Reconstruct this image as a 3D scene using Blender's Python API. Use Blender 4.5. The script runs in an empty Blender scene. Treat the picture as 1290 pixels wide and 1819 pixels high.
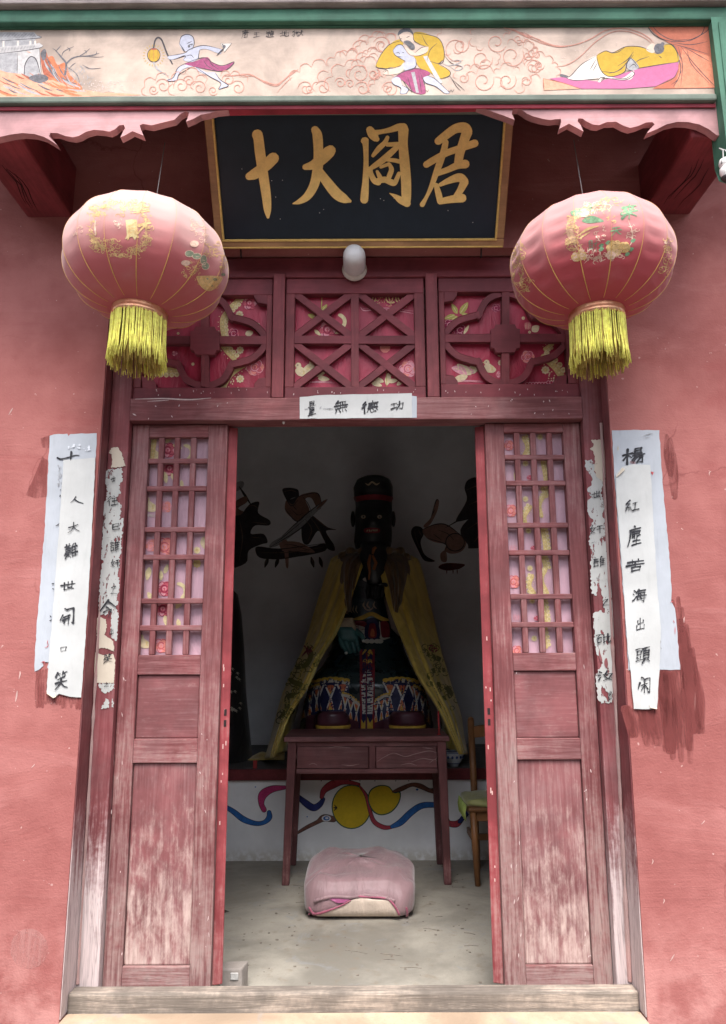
import bpy, bmesh, math, random
from mathutils import Vector, Matrix, Euler
from mathutils.geometry import delaunay_2d_cdt
from mathutils.bvhtree import BVHTree

S = bpy.context.scene
COL = S.collection
rad = math.radians
rnd = random.Random(7)

# ------------------------------------------------------------------ camera, sky, sun, exposure
IW, IH, FPX = 1290.0, 1819.0, 1350.0
PITCH, ROLL, EYE = rad(10.9), rad(0.25), 1.22
cam_d = bpy.data.cameras.new('camera')
cam = bpy.data.objects.new('camera', cam_d)
COL.objects.link(cam)
cam_d.sensor_fit = 'VERTICAL'
cam_d.sensor_height = 36.0
cam_d.lens = 36.0 * FPX / IH
cam_d.clip_start, cam_d.clip_end = 0.05, 500.0
CAMM = Matrix.Rotation(math.pi / 2 + PITCH, 4, 'X') @ Matrix.Rotation(-ROLL, 4, 'Z')
cam.matrix_world = Matrix.Translation((0, 0, EYE)) @ CAMM
S.camera = cam

SUN_EL = 60.0
world = bpy.data.worlds.new('World')
S.world = world
world.use_nodes = True
wn = world.node_tree
bg = wn.nodes['Background']
sky = wn.nodes.new('ShaderNodeTexSky')
sky.sky_type = 'NISHITA'
sky.sun_disc = False
sky.sun_elevation = rad(SUN_EL)
sky.sun_rotation = rad(180)
sky.air_density, sky.dust_density, sky.ozone_density = 1.0, 2.0, 1.0
hsv = wn.nodes.new('ShaderNodeHueSaturation')
hsv.inputs['Saturation'].default_value = 0.45
wn.links.new(sky.outputs[0], hsv.inputs['Color'])
wn.links.new(hsv.outputs[0], bg.inputs['Color'])
bg.inputs['Strength'].default_value = 0.10
sun_d = bpy.data.lights.new('sun', 'SUN')
sun_d.energy, sun_d.angle, sun_d.color = 1.05, rad(32), (1.0, 0.96, 0.91)
sun = bpy.data.objects.new('sun', sun_d)
sun.rotation_euler = (rad(90 - SUN_EL), 0, 0)
sun.location = (0, -5, 8)
COL.objects.link(sun)
S.view_settings.view_transform = 'Standard'
S.view_settings.look = 'None'
S.view_settings.exposure = 2.36
S.view_settings.gamma = 1.0
S.view_settings.use_curve_mapping = False
S.cycles.max_bounces = 10
S.cycles.diffuse_bounces = 6

# ------------------------------------------------------------------ pixel <-> place
CAMO = Vector((0, 0, EYE))
def ray(px, py):
    return (CAMM.to_3x3() @ Vector(((px - IW / 2) / FPX, (IH / 2 - py) / FPX, -1.0)))
def at(px, py, Y):
    d = ray(px, py); return CAMO + d * (Y / d.y)
def atz(px, py, z):
    d = ray(px, py); return CAMO + d * ((z - EYE) / d.z)
def on_plane(p0, n):
    def f(px, py, lift=0.0):
        d = ray(px, py); t = (p0 - CAMO).dot(n) / d.dot(n)
        return CAMO + d * t + n * lift
    return f
def on_Y(Y):
    return lambda px, py, lift=0.0: at(px, py, Y) + Vector((0, -lift, 0))
def on_mesh(mb):
    bv = BVHTree.FromPolygons(mb.v, mb.f)
    def f(px, py, lift=0.0):
        d = ray(px, py).normalized()
        loc, nor, i, dist = bv.ray_cast(CAMO, d)
        if loc is None:
            q = CAMO + d * (sum((v.length for v in map(lambda a: Vector(a) - CAMO, mb.v[:8]))) / 8)
            loc, nor, i, dist = bv.find_nearest(q)
        if nor.dot(d) > 0: nor = -nor
        return loc + nor * lift
    return f
WBAT = 0.027                                   # the wall leans back a little as it rises
def wallY(z): return 2.78 + WBAT * z
WN = Vector((0, -1, WBAT)).normalized()
on_wall = on_plane(Vector((0, 2.78, 0)), WN)

# ------------------------------------------------------------------ curves
def cr(pts, n=6, closed=False):
    P = [Vector(p) for p in pts]
    if len(P) < 3: 
        return P
    out = []
    m = len(P)
    rng = range(m) if closed else range(m - 1)
    for i in rng:
        p1, p2 = P[i], P[(i + 1) % m]
        p0 = P[i - 1] if (closed or i > 0) else p1 * 2 - p2
        p3 = P[(i + 2) % m] if (closed or i + 2 < m) else p2 * 2 - p1
        for k in range(n):
            t = k / n
            out.append(0.5 * ((2 * p1) + (p2 - p0) * t + (2 * p0 - 5 * p1 + 4 * p2 - p3) * t * t + (3 * p1 - p0 - 3 * p2 + p3) * t ** 3))
    if not closed: out.append(P[-1])
    return out

# ------------------------------------------------------------------ mesh builder
class MB:
    def __init__(s): s.v, s.f, s.m, s.mats = [], [], [], []
    def mi(s, m):
        if m not in s.mats: s.mats.append(m)
        return s.mats.index(m)
    def add(s, vs, fs, m):
        b = len(s.v); k = s.mi(m)
        s.v += [Vector(v) for v in vs]
        for f in fs: s.f.append([b + i for i in f]); s.m.append(k)
    def box(s, x0, x1, y0, y1, z0, z1, m):
        s.add([(x0,y0,z0),(x1,y0,z0),(x1,y1,z0),(x0,y1,z0),(x0,y0,z1),(x1,y0,z1),(x1,y1,z1),(x0,y1,z1)],
              [(3,2,1,0),(4,5,6,7),(0,1,5,4),(1,2,6,5),(2,3,7,6),(3,0,4,7)], m)
    def hexa(s, v8, m):
        s.add(v8, [(3,2,1,0),(4,5,6,7),(0,1,5,4),(1,2,6,5),(2,3,7,6),(3,0,4,7)], m)
    def obox(s, o, U, V, N, u0, u1, v0, v1, n0, n1, m):
        P = lambda u, v, n: o + U * u + V * v + N * n
        s.hexa([P(u0,v0,n1),P(u1,v0,n1),P(u1,v0,n0),P(u0,v0,n0),P(u0,v1,n1),P(u1,v1,n1),P(u1,v1,n0),P(u0,v1,n0)], m)
    def prism(s, front, off, m):
        """closed outline of 3-D points (counter-clockwise seen from the camera or not), pushed by off"""
        n = len(front); off = Vector(off)
        p2 = [Vector((p.x, p.z)) for p in front]
        r = delaunay_2d_cdt(p2, [], [list(range(n))], 1, 1e-7)
        vs, tris = r[0], r[2]
        # map back through nearest original vertex
        idx = []
        for k, q in enumerate(vs):
            o = r[3][k]
            idx.append(o[0] if o else min(range(n), key=lambda i: (p2[i] - q).length))
        s.add(front + [p + off for p in front], [[idx[i] for i in t] for t in tris] + [[n + idx[i] for i in reversed(t)] for t in tris] +
              [[i, (i + 1) % n, n + (i + 1) % n, n + i] for i in range(n)], m)
    def loft(s, rings, m, cap=True, closed=True):
        n = len(rings[0]); vs = [p for r in rings for p in r]; fs = []
        for i in range(len(rings) - 1):
            for j in range(n if closed else n - 1):
                fs.append([i*n+j, i*n+(j+1) % n, (i+1)*n+(j+1) % n, (i+1)*n+j])
        if cap and closed:
            fs.append(list(range(n))[::-1]); fs.append([(len(rings)-1)*n + j for j in range(n)])
        s.add(vs, fs, m)
    def tube(s, path, rads, m, sides=8):
        P = [Vector(p) for p in path]
        if not isinstance(rads, (list, tuple)): rads = [rads] * len(P)
        rings = []; up = Vector((0.13, 0.97, 0.2))
        for i, p in enumerate(P):
            t = (P[min(i+1, len(P)-1)] - P[max(i-1, 0)]).normalized()
            a = t.cross(up)
            if a.length < 1e-4: a = t.cross(Vector((1, 0, 0)))
            a.normalize(); b = t.cross(a)
            rings.append([p + (a * math.cos(2*math.pi*k/sides) + b * math.sin(2*math.pi*k/sides)) * rads[i] for k in range(sides)])
        s.loft(rings, m)
    def lathe(s, c, prof, m, axis='Z', sides=24):
        c = Vector(c); rings = []
        for r, h in prof:
            ring = []
            for k in range(sides):
                a = 2*math.pi*k/sides
                ring.append(c + (Vector((r*math.cos(a), r*math.sin(a), h)) if axis == 'Z' else Vector((r*math.cos(a), -h, r*math.sin(a)))))
            rings.append(ring)
        s.loft(rings, m)
    def ball(s, c, r, m, nu=12, nv=8):
        c = Vector(c); r = Vector(r) if not isinstance(r, (int, float)) else Vector((r, r, r)); rings = []
        for i in range(1, nv):
            th = math.pi * i / nv
            rings.append([c + Vector((r.x*math.sin(th)*math.cos(2*math.pi*k/nu), r.y*math.sin(th)*math.sin(2*math.pi*k/nu), -r.z*math.cos(th))) for k in range(nu)])
        s.loft(rings, m)
    def build(s, name, parent=None, smooth=False, bevel=0.0, solid=0.0, sub=0):
        me = bpy.data.meshes.new(name)
        off = ORG.get(parent.name, Vector()) if parent else Vector()
        me.from_pydata([v - off for v in s.v], [], s.f)
        for m in s.mats: me.materials.append(m)
        me.polygons.foreach_set('material_index', s.m)
        if smooth: me.polygons.foreach_set('use_smooth', [True] * len(s.f))
        me.update()
        o = bpy.data.objects.new(name, me); COL.objects.link(o)
        ORG[o.name] = off
        if parent: o.parent = parent
        if bevel:
            b = o.modifiers.new('bevel', 'BEVEL'); b.width = bevel; b.segments = 2; b.limit_method = 'ANGLE'; b.angle_limit = rad(40)
        if solid:
            b = o.modifiers.new('solid', 'SOLIDIFY'); b.thickness = solid; b.offset = 0
        if sub:
            b = o.modifiers.new('sub', 'SUBSURF'); b.levels = sub; b.render_levels = sub
        return o
ORG = {}
def thing(name, label, cat, loc=(0, 0, 0), group=None):
    o = bpy.data.objects.new(name, None); COL.objects.link(o)
    o.empty_display_size = 0.05
    o.location = loc; ORG[o.name] = Vector(loc)
    return tag(o, label, cat, group)
def tag(o, label, cat, group=None):
    o['label'] = label; o['category'] = cat
    if group: o['group'] = group
    return o
_bx = {}
def pbox(name, parent, x0, x1, y0, y1, z0, z1, m, bevel=0.003):
    """one box-shaped piece; alike pieces share their mesh"""
    d = (round(x1-x0, 3), round(y1-y0, 3), round(z1-z0, 3), m.name, bevel)
    if d not in _bx:
        mb = MB(); mb.box(-d[0]/2, d[0]/2, -d[1]/2, d[1]/2, -d[2]/2, d[2]/2, m)
        me = bpy.data.meshes.new(name); me.from_pydata(mb.v, [], mb.f); me.materials.append(m); _bx[d] = me
    o = bpy.data.objects.new(name, _bx[d]); COL.objects.link(o)
    off = ORG.get(parent.name, Vector()) if parent else Vector()
    o.location = Vector(((x0+x1)/2, (y0+y1)/2, (z0+z1)/2)) - off
    if parent: o.parent = parent
    ORG[o.name] = Vector(((x0+x1)/2, (y0+y1)/2, (z0+z1)/2))
    if bevel:
        b = o.modifiers.new('bevel', 'BEVEL'); b.width = bevel; b.segments = 2
    return o

# ------------------------------------------------------------------ drawing with paint on a surface
class Draw:
    def __init__(s, proj, lift=0.001, sc=1.0, ox=0.0, oy=0.0, grid=0, step=0.000004):
        s.p, s.l, s.sc, s.ox, s.oy, s.grid, s.step = proj, lift, sc, ox, oy, grid, step
        s.mb = MB()
    def frame(s, sc, ox, oy): s.sc, s.ox, s.oy = sc, ox, oy; return s
    def px(s, p): return Vector((s.ox + p[0] / s.sc, s.oy + p[1] / s.sc))
    def fill(s, pts, m, smooth=True, n=4):
        q = [s.px(p) for p in pts]
        if smooth: q = cr(q, n, True)
        s._fill(q, m)
    def _fill(s, q, m):
        s.l += s.step
        k = len(q); extra = []
        if s.grid:
            xs = [p.x for p in q]; ys = [p.y for p in q]
            y = min(ys) + s.grid / 2
            while y < max(ys):
                x = min(xs) + s.grid / 2
                while x < max(xs): extra.append(Vector((x, y))); x += s.grid
                y += s.grid
            q2 = []
            for i in range(k):
                a, b = q[i], q[(i+1) % k]; c = max(1, int((b-a).length / s.grid))
                q2 += [a.lerp(b, t / c) for t in range(c)]
            q = q2; k = len(q)
        r = delaunay_2d_cdt(q + extra, [], [list(range(k))], 1, 1e-5)
        vs = [s.p(v.x, v.y, s.l) for v in r[0]]
        s.mb.add(vs, [list(t) for t in r[2]], m)
    def line(s, pts, w, m, smooth=True, taper=(0.35, 0.35), n=6):
        """brush stroke; pts may carry their own width as third number"""
        s.l += s.step
        P = [s.px(p) for p in pts]
        W = [(p[2] if len(p) > 2 else w) / s.sc for p in pts]
        if len(pts[0]) == 2 and taper:
            k = len(pts)
            if k == 2:
                mid = (P[0] + P[1]) / 2; P = [P[0], mid, P[1]]; W = [W[0]*taper[0], W[0], W[0]*taper[1]]
            else:
                W[0] *= taper[0]; W[-1] *= taper[1]
        Q = cr([(p.x, p.y, v) for p, v in zip(P, W)], n) if (smooth and len(P) > 2) else [Vector((p.x, p.y, v)) for p, v in zip(P, W)]
        if len(Q) < 2: return
        # round the ends
        a = (Q[0].xy - Q[1].xy); b = (Q[-1].xy - Q[-2].xy)
        if a.length > 1e-6 and b.length > 1e-6:
            a.normalize(); b.normalize()
            Q = [Vector((*(Q[0].xy + a*Q[0].z*.42), Q[0].z*.35)), Vector((*(Q[0].xy + a*Q[0].z*.25), Q[0].z*.8))] + Q + \
                [Vector((*(Q[-1].xy + b*Q[-1].z*.25), Q[-1].z*.8)), Vector((*(Q[-1].xy + b*Q[-1].z*.42), Q[-1].z*.35))]
        if s.grid:
            R = [Q[0]]
            for u, v in zip(Q, Q[1:]):
                c = max(1, int((v.xy-u.xy).length / s.grid)); R += [u.lerp(v, (t+1)/c) for t in range(c)]
            Q = R
        vs = []
        for i, p in enumerate(Q):
            t = Q[min(i+1, len(Q)-1)].xy - Q[max(i-1, 0)].xy
            if t.length < 1e-7: t = Vector((1, 0))
            t.normalize(); nn = Vector((-t.y, t.x)) * max(p.z, 0.05) / 2
            vs += [s.p(p.x+nn.x, p.y+nn.y, s.l), s.p(p.x-nn.x, p.y-nn.y, s.l)]
        s.mb.add(vs, [[2*i, 2*i+1, 2*i+3, 2*i+2] for i in range(len(Q)-1)], m)
    def disc(s, x, y, r, m, ry=None, n=10):
        ry = ry or r
        s._fill([s.px((x + r*math.cos(2*math.pi*k/n), y + ry*math.sin(2*math.pi*k/n))) for k in range(n)], m)
    def ring(s, x, y, r, w, m, a0=0, a1=360, ry=None):
        ry = ry or r; n = 12
        s.line([(x + r*math.cos(rad(a0+(a1-a0)*k/n)), y + ry*math.sin(rad(a0+(a1-a0)*k/n))) for k in range(n+1)], w, m, taper=(.7, .7), n=2)
    def build(s, name, parent, smooth=False): return s.mb.build(name, parent, smooth)

GLYPH = {
'十': "2 62 20 78 50 62 75 45 98 48|60 5 58 55 56 95",
'人': "45 10 30 45 8 65|40 40 60 65 95 85",
'大': "8 50 50 40 82 30|52 5 48 45 30 75 5 92|50 48 70 75 95 92",
'難': "10 20 45 17|20 8 20 28|36 6 36 28|15 35 42 33|42 33 42 48|15 50 42 48|15 35 15 50|28 28 28 80|10 60 48 57|6 74 50 70|28 74 8 98|30 74 46 92|65 5 52 35|58 28 58 95|75 8 80 20|58 28 92 25|58 48 90 45|58 66 90 63|58 86 95 83|75 27 75 85",
'世': "5 45 95 35|28 20 28 82|52 10 52 70|75 12 75 68|52 70 75 68|28 84 85 80",
'開': "42 5 58 16|55 15 92 12|92 12 90 95|90 95 78 88|25 38 10 70|30 55 70 50|28 70 72 66|42 50 36 90|60 48 60 98",
'口': "22 28 28 78|22 28 82 25|80 26 72 75|28 75 75 72",
'笑': "30 5 18 25|25 14 48 10|35 15 42 26|68 3 58 22|62 12 90 8|72 13 80 24|70 32 25 42|12 60 88 54|52 40 46 65 10 95|50 62 70 82 95 95",
'紅': "40 5 15 30|15 30 38 32|38 32 12 58|12 58 40 55|28 58 28 90|12 70 10 88|42 66 48 80|58 30 90 27|74 29 72 80|52 84 98 80",
'塵': "50 3 55 12|20 20 90 15|25 20 20 60 5 95|35 30 82 27|82 27 80 50|35 30 35 55|50 28 50 62|66 27 66 60|35 42 80 40|35 56 50 52|66 56 85 50|38 75 82 72|60 65 60 92|30 95 92 92",
'苦': "10 22 90 18|35 8 36 32|66 5 62 30|3 50 97 42|52 30 50 62|30 64 34 94|30 64 75 60|75 60 70 92|34 92 72 88",
'海': "15 10 28 20|8 35 20 44|8 85 18 72 30 55|50 8 35 32|42 22 92 18|45 38 38 80|38 80 90 76|45 38 85 34|85 34 80 95|80 95 68 88|28 58 98 52|60 42 64 52|56 62 62 72",
'出': "50 5 50 92|25 22 25 48|25 48 78 44|78 20 76 46|15 60 16 92|16 92 88 88|88 58 86 90",
'頭': "8 12 45 9|14 25 14 48|14 25 40 22|40 22 38 46|14 46 38 44|16 58 22 72|38 54 32 70|5 80 50 74|52 12 98 8|74 10 68 24|56 26 56 76|56 26 92 24|92 24 92 75|56 42 90 40|56 58 90 56|56 74 92 72|66 78 48 96|80 78 95 94",
'閑': "35 5 50 15|52 18 90 14|90 14 88 92|88 92 74 86|22 30 10 65|32 48 78 42|55 28 54 88|52 46 34 74|56 48 76 70",
'楊': "5 38 45 30|26 8 25 95|25 40 8 70|28 42 42 58|58 8 58 38|58 8 88 5|88 5 86 36|58 22 86 20|58 36 88 34|48 50 98 45|62 50 45 75|60 60 92 56|92 56 88 92|88 92 76 88|70 62 52 90|82 60 66 92",
'功': "5 28 45 22|25 26 25 72|2 80 48 66|50 38 95 30|95 30 88 85|88 85 72 78|70 8 68 45 45 92",
'德': "28 5 10 28|30 25 5 52|20 45 20 95|42 18 95 14|68 3 66 28|46 30 46 48|46 48 92 46|92 46 92 28|46 30 92 28|62 30 62 46|77 29 77 46|45 58 95 55|42 72 36 90|54 68 58 90 82 88|82 88 82 78|68 66 72 76|88 66 95 78",
'無': "30 5 12 28|20 20 88 16|5 45 96 40|28 20 28 62|46 19 46 62|62 18 62 60|78 17 78 60|8 64 94 60|18 78 8 95|40 78 44 92|60 76 66 90|80 74 94 92",
'量': "28 5 28 28|28 28 72 26|72 26 72 4|28 5 72 4|28 16 72 15|5 38 95 35|26 46 26 68|26 68 74 66|74 66 74 45|26 46 74 45|26 57 74 56|50 46 50 94|22 80 78 78|8 95 95 93",
'唐': "48 2 54 10|15 18 92 14|20 18 16 60 3 96|35 28 78 26|78 26 78 46|32 50 78 46|28 38 94 35|55 18 55 62|36 64 38 92|36 64 80 62|80 62 76 90|38 90 78 88",
'王': "12 15 88 12|18 48 82 45|5 88 96 84|50 14 50 86",
'遊': "10 8 20 18|5 38 22 36 10 70|2 72 30 85 95 92|38 5 44 16|28 24 60 20|40 24 30 70|40 40 56 38|56 38 52 68|72 5 62 24|66 18 96 14|66 36 92 32|92 32 76 48|80 48 78 76|78 76 70 72|60 56 98 52",
'地': "5 38 42 32|24 10 24 75|2 82 44 68|46 48 92 34|92 34 90 62|68 8 68 72|54 22 54 84 94 86|94 86 96 72",
'獄': "28 5 5 30|8 8 28 40 20 95|20 95 8 85|26 48 4 75|40 12 46 20|36 32 58 28|42 42 54 41|42 54 54 53|42 66 44 90|44 90 56 88|56 88 56 64|62 40 98 34|80 8 78 45 58 92|78 45 96 92|88 12 95 22",
'往': "28 5 8 30|30 28 4 55|20 46 20 95|60 5 68 15|42 30 92 26|46 56 88 53|36 92 98 88|67 30 67 90",
'已': "18 20 80 15|80 15 74 48|22 50 74 48|20 20 18 80 80 85|80 85 88 66",
'今': "50 5 5 50|50 8 95 48|42 40 56 48|25 60 70 56|70 56 48 95",
'一': "8 55 92 45",
'奸': "22 8 10 55 40 90|40 35 10 92|2 42 50 36|58 28 92 24|52 55 98 50|75 27 74 96",
'誰': "15 5 24 12|5 22 45 20|10 34 40 32|10 46 40 44|10 60 12 88|12 88 40 86|40 86 40 58|10 60 40 58|66 5 52 35|58 28 58 95|58 28 94 25|58 48 90 45|58 66 90 63|58 86 96 83|76 27 76 85",
'之': "48 5 55 16|20 32 80 28|80 28 15 80|10 80 50 85 98 92",
'砒': "5 15 45 12|25 14 5 58|15 46 15 85|15 85 38 83|38 83 38 44|15 46 38 44|55 15 55 90|55 90 68 78|55 45 72 42|80 10 80 85 96 84|96 84 96 70|80 50 95 38",
'汝': "12 10 24 20|5 38 18 46|5 88 22 55|58 8 44 55 80 92|84 35 68 75 35 95|32 42 98 34",
'楚': "5 20 45 16|25 4 24 48|24 22 6 42|26 22 42 36|52 18 96 14|74 3 74 46|73 20 56 42|76 20 94 38|18 56 85 52|85 52 74 64|50 55 50 90|52 72 80 70|30 66 26 82 8 96|28 80 60 92 96 94",
'江': "12 10 24 20|5 38 18 46|5 88 22 55|42 22 92 18|66 20 66 84|34 88 98 84",
'財': "12 8 12 66|12 8 40 7|40 7 40 65|12 26 40 25|12 44 40 43|12 64 40 63|20 68 4 94|32 68 46 90|52 32 98 28|80 5 80 92|80 92 68 86|78 34 50 72",
'來': "12 20 88 17|50 2 50 96|30 26 14 48|28 34 42 46|70 25 56 46|68 32 86 46|5 56 96 53|48 56 8 90|52 56 95 88",
'天': "18 18 84 15|5 48 96 44|50 17 46 50 8 94|52 50 72 74 96 92",
'鑫': "50 2 25 22|50 2 78 20|34 22 66 21|50 20 50 42|28 32 72 31|24 44 76 43|25 50 5 68|26 50 46 66|8 74 44 73|26 68 26 94|4 96 48 95|75 50 54 66|76 50 97 66|58 74 94 73|76 68 76 94|54 96 98 95",
}
def glyph(d, ch, cx, cy, w, h, m, sw=9.0):
    """write one character centred on pixel cx,cy"""
    r = random.Random(hash((ord(ch), int(cx), int(cy))))
    for st in GLYPH[ch].split('|'):
        n = [float(a) for a in st.split()]
        pts = [(cx + (n[i]/100 - .5)*w + r.uniform(-.03, .03)*w, cy + (n[i+1]/100 - .5 - .16*(n[i]/100 - .5))*h + r.uniform(-.03, .03)*h) for i in range(0, len(n), 2)]
        k = sw * (w + h) / 200 * r.uniform(.6, 1.45)
        if len(pts) == 2:
            a, b = pts; mid = ((a[0]+b[0])/2 + r.uniform(-.015, .015)*w, (a[1]+b[1])/2 - .02*h)
            pts = [(a[0], a[1], k*1.1), (mid[0], mid[1], k*.7), (b[0], b[1], k*r.uniform(.25, 1.1))]
        else:
            L = len(pts); pts = [(p[0], p[1], k*(1.1 - .55*i/(L-1))) for i, p in enumerate(pts)]
        d.line(pts, k, m, n=4)

# ------------------------------------------------------------------ materials
_mc = {}
class NT:
    def __init__(s, name):
        s.mat = bpy.data.materials.new(name); s.mat.use_nodes = True
        s.t = s.mat.node_tree; s.b = s.t.nodes['Principled BSDF']
    def n(s, typ, **k):
        o = s.t.nodes.new('ShaderNode' + typ)
        for a, v in k.items(): setattr(o, a, v)
        return o
    def l(s, a, b): s.t.links.new(a, b)
    def set(s, sock, v):
        if hasattr(v, 'is_linked') or hasattr(v, 'links'): s.l(v, sock)
        else: sock.default_value = v
    def coord(s, scale=(1, 1, 1), rnd_=True, world=False):
        if world: v = s.n('NewGeometry').outputs['Position']
        else: v = s.n('TexCoord').outputs['Object']
        if rnd_:
            r = s.n('ObjectInfo').outputs['Random']; a = s.n('VectorMath', operation='MULTIPLY_ADD')
            c = s.n('CombineXYZ'); s.l(r, c.inputs[0]); s.l(r, c.inputs[1]); s.l(r, c.inputs[2])
            s.l(c.outputs[0], a.inputs[0]); a.inputs[1].default_value = (13.7, 7.3, 19.1); s.l(v, a.inputs[2]); v = a.outputs[0]
        m = s.n('Mapping'); m.inputs['Scale'].default_value = scale; s.l(v, m.inputs['Vector'])
        return m.outputs[0]
    def noise(s, vec, scale, detail=4, rough=.55, dist=0.0):
        o = s.n('TexNoise'); o.inputs['Scale'].default_value = scale; o.inputs['Detail'].default_value = detail
        o.inputs['Roughness'].default_value = rough; o.inputs['Distortion'].default_value = dist
        s.l(vec, o.inputs['Vector']); return o.outputs['Fac']
    def rng(s, v, a, b, c=0.0, d=1.0, smooth=True):
        o = s.n('MapRange', interpolation_type='SMOOTHSTEP' if smooth else 'LINEAR')
        s.l(v, o.inputs[0])
        for i, q in enumerate((a, b, c, d)): o.inputs[i+1].default_value = q
        return o.outputs[0]
    def math(s, op, a, b=0.0, c=None):
        o = s.n('Math', operation=op); s.set(o.inputs[0], a); s.set(o.inputs[1], b)
        if c is not None: s.set(o.inputs[2], c)
        return o.outputs[0]
    def mix(s, f, a, b, typ='MIX'):
        o = s.n('Mix', data_type='RGBA', blend_type=typ); s.set(o.inputs[0], f)
        for k, v in ((6, a), (7, b)):
            if isinstance(v, tuple): o.inputs[k].default_value = (*v[:3], 1)
            else: s.l(v, o.inputs[k])
        return o.outputs[2]
    def bump(s, h, strength=.3, dist=.002, prev=None):
        o = s.n('Bump'); o.inputs['Strength'].default_value = strength; o.inputs['Distance'].default_value = dist
        s.l(h, o.inputs['Height'])
        if prev: s.l(prev, o.inputs['Normal'])
        return o.outputs[0]
    def z(s):
        g = s.n('NewGeometry'); x = s.n('SeparateXYZ'); s.l(g.outputs['Position'], x.inputs[0]); return x.outputs[2]
    def done(s, col, rough=.7, nrm=None, spec=.3, **k):
        if isinstance(col, tuple): s.b.inputs['Base Color'].default_value = (*col, 1)
        else: s.l(col, s.b.inputs['Base Color'])
        s.set(s.b.inputs['Roughness'], rough)
        s.b.inputs['Specular IOR Level'].default_value = spec
        for a, v in k.items(): s.b.inputs[a.replace('_', ' ')].default_value = v
        if nrm: s.l(nrm, s.b.inputs['Normal'])
        return s.mat
def sc_(c, k): return tuple(min(1, a*k) for a in c)

def paint(name, col, rough=.75, var=.22, scale=25, spec=.2):
    """flat paint or ink with uneven coverage"""
    if name in _mc: return _mc[name]
    t = NT(name); v = t.coord(rnd_=False)
    n = t.noise(v, scale, 5, .65); n2 = t.noise(v, scale*7, 2)
    f = t.math('ADD', t.math('MULTIPLY', n, .7), t.math('MULTIPLY', n2, .3))
    c = t.mix(t.rng(f, .3, .7), sc_(col, 1-var), sc_(col, 1+var))
    _mc[name] = t.done(c, rough, t.bump(n2, .1, .001), spec); return _mc[name]

def wood(name, pcol, bare, axis='Z', wear=0.0, zw=0.0, zlo=.1, zhi=1.5, grain=1.0, rough=.65, mottle=0, dust=.0):
    if name in _mc: return _mc[name]
    t = NT(name)
    st = (1, 1, .05) if axis == 'Z' else ((.05, 1, 1) if axis == 'X' else (1, .05, 1))
    v = t.coord(st); vo = t.coord((1, 1, 1))
    g = t.noise(v, 95, 6, .62, .6)                 # fine fibres
    g2 = t.noise(v, 22, 3, .5, 1.2)                # broad growth rings
    ringw = t.math('ABSOLUTE', t.math('SINE', t.math('MULTIPLY', g2, 60.0)))
    p = t.noise(vo, 4.5, 6, .62, .3)               # patches of worn paint
    sp = t.noise(vo, 60, 4, .6)
    zf = t.rng(t.z(), zlo, zhi, zw, 0.0)
    m = t.math('ADD', t.math('MULTIPLY', g, .38), t.math('MULTIPLY', p, .42))
    m = t.math('ADD', m, t.math('MULTIPLY', sp, .2))
    if mottle:
        vm = t.coord((1, 1, .35) if axis == 'Z' else (.35, 1, 1)); mo = t.noise(vm, 34, 5, .7, .3)
        m = t.math('ADD', t.math('MULTIPLY', m, .45), t.math('MULTIPLY', mo, .55)); ringw = t.math('MULTIPLY', ringw, .0)
        ringw = t.math('ADD', ringw, mo)
    m = t.math('ADD', t.math('ADD', m, zf), wear)
    mask = t.rng(m, .5, .78)
    pc = t.mix(t.rng(p, .35, .68), sc_(pcol, .75), sc_(pcol, 1.3))
    pc = t.mix(t.math('MULTIPLY', t.rng(g, .35, .6, 1, 0), .45*grain), pc, sc_(pcol, .4))
    du = t.noise(vo, 2.2, 6, .7); pc = t.mix(t.rng(t.math('ADD', t.math('MULTIPLY', du, .6), t.math('MULTIPLY', g, .4)), .42, .72, 0, dust), pc, (.32, .205, .20))
    bc = t.mix(t.rng(t.math('ADD', t.math('MULTIPLY', g, .75), t.math('MULTIPLY', ringw, .25)), .25, .62), sc_(bare, .62 if mottle else .5), bare)
    c = t.mix(mask, pc, bc)
    h = t.math('ADD', t.math('MULTIPLY', g, .6), t.math('MULTIPLY', ringw, .35*grain))
    nb = t.bump(h, .55*grain, .0018)
    nb = t.bump(sp, .15, .001, nb)
    _mc[name] = t.done(c, t.mix(mask, (rough,)*3, (.9,)*3), nb, .35); return _mc[name]

RED = (.225, .063, .065); BARE = (.50, .36, .33)
W_V = wood('red_wood_upright', RED, (.32, .225, .205), 'Z', .02, .14, .1, 1.5, dust=.55)
W_H = wood('red_wood_level', RED, (.33, .235, .215), 'X', .0, .14, .1, 1.5, dust=.5)
W_PANEL = wood('worn_panel_wood', (.205, .068, .070), (.50, .37, .33), 'Z', -.04, .20, .1, .95, .4, mottle=1, dust=.7)
W_PANH = wood('worn_panel_level', (.21, .070, .072), (.50, .37, .34), 'X', -.03, .2, .1, 1.15, .4, mottle=1, dust=.7)
W_POST = wood('frame_post_wood', (.19, .045, .050), (.56, .46, .45), 'Z', -.07, .40, .1, 1.0, .5, dust=.4)
W_TR = wood('transom_wood', (.170, .033, .041), (.33, .2, .18), 'X', -.10, 0, grain=.4)
W_TRV = wood('transom_wood_upright', (.18, .038, .044), (.36, .25, .22), 'Z', -.06, 0, grain=.7)
W_EDGE = wood('door_edge_wood', (.27, .046, .052), (.42, .24, .22), 'Z', -.02, .12, .1, .8, .4)
W_SILL = wood('threshold_wood', (.22, .185, .155), (.56, .455, .365), 'X', .03, 0, grain=1.0, rough=.9)
W_BRK = wood('bracket_wood', (.20, .035, .040), (.22, .12, .11), 'Y', -.10, 0, grain=.7)
W_VAL = wood('valance_paint', (.43, .22, .22), (.50, .36, .34), 'X', -.04, 0, grain=.35)
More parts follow.
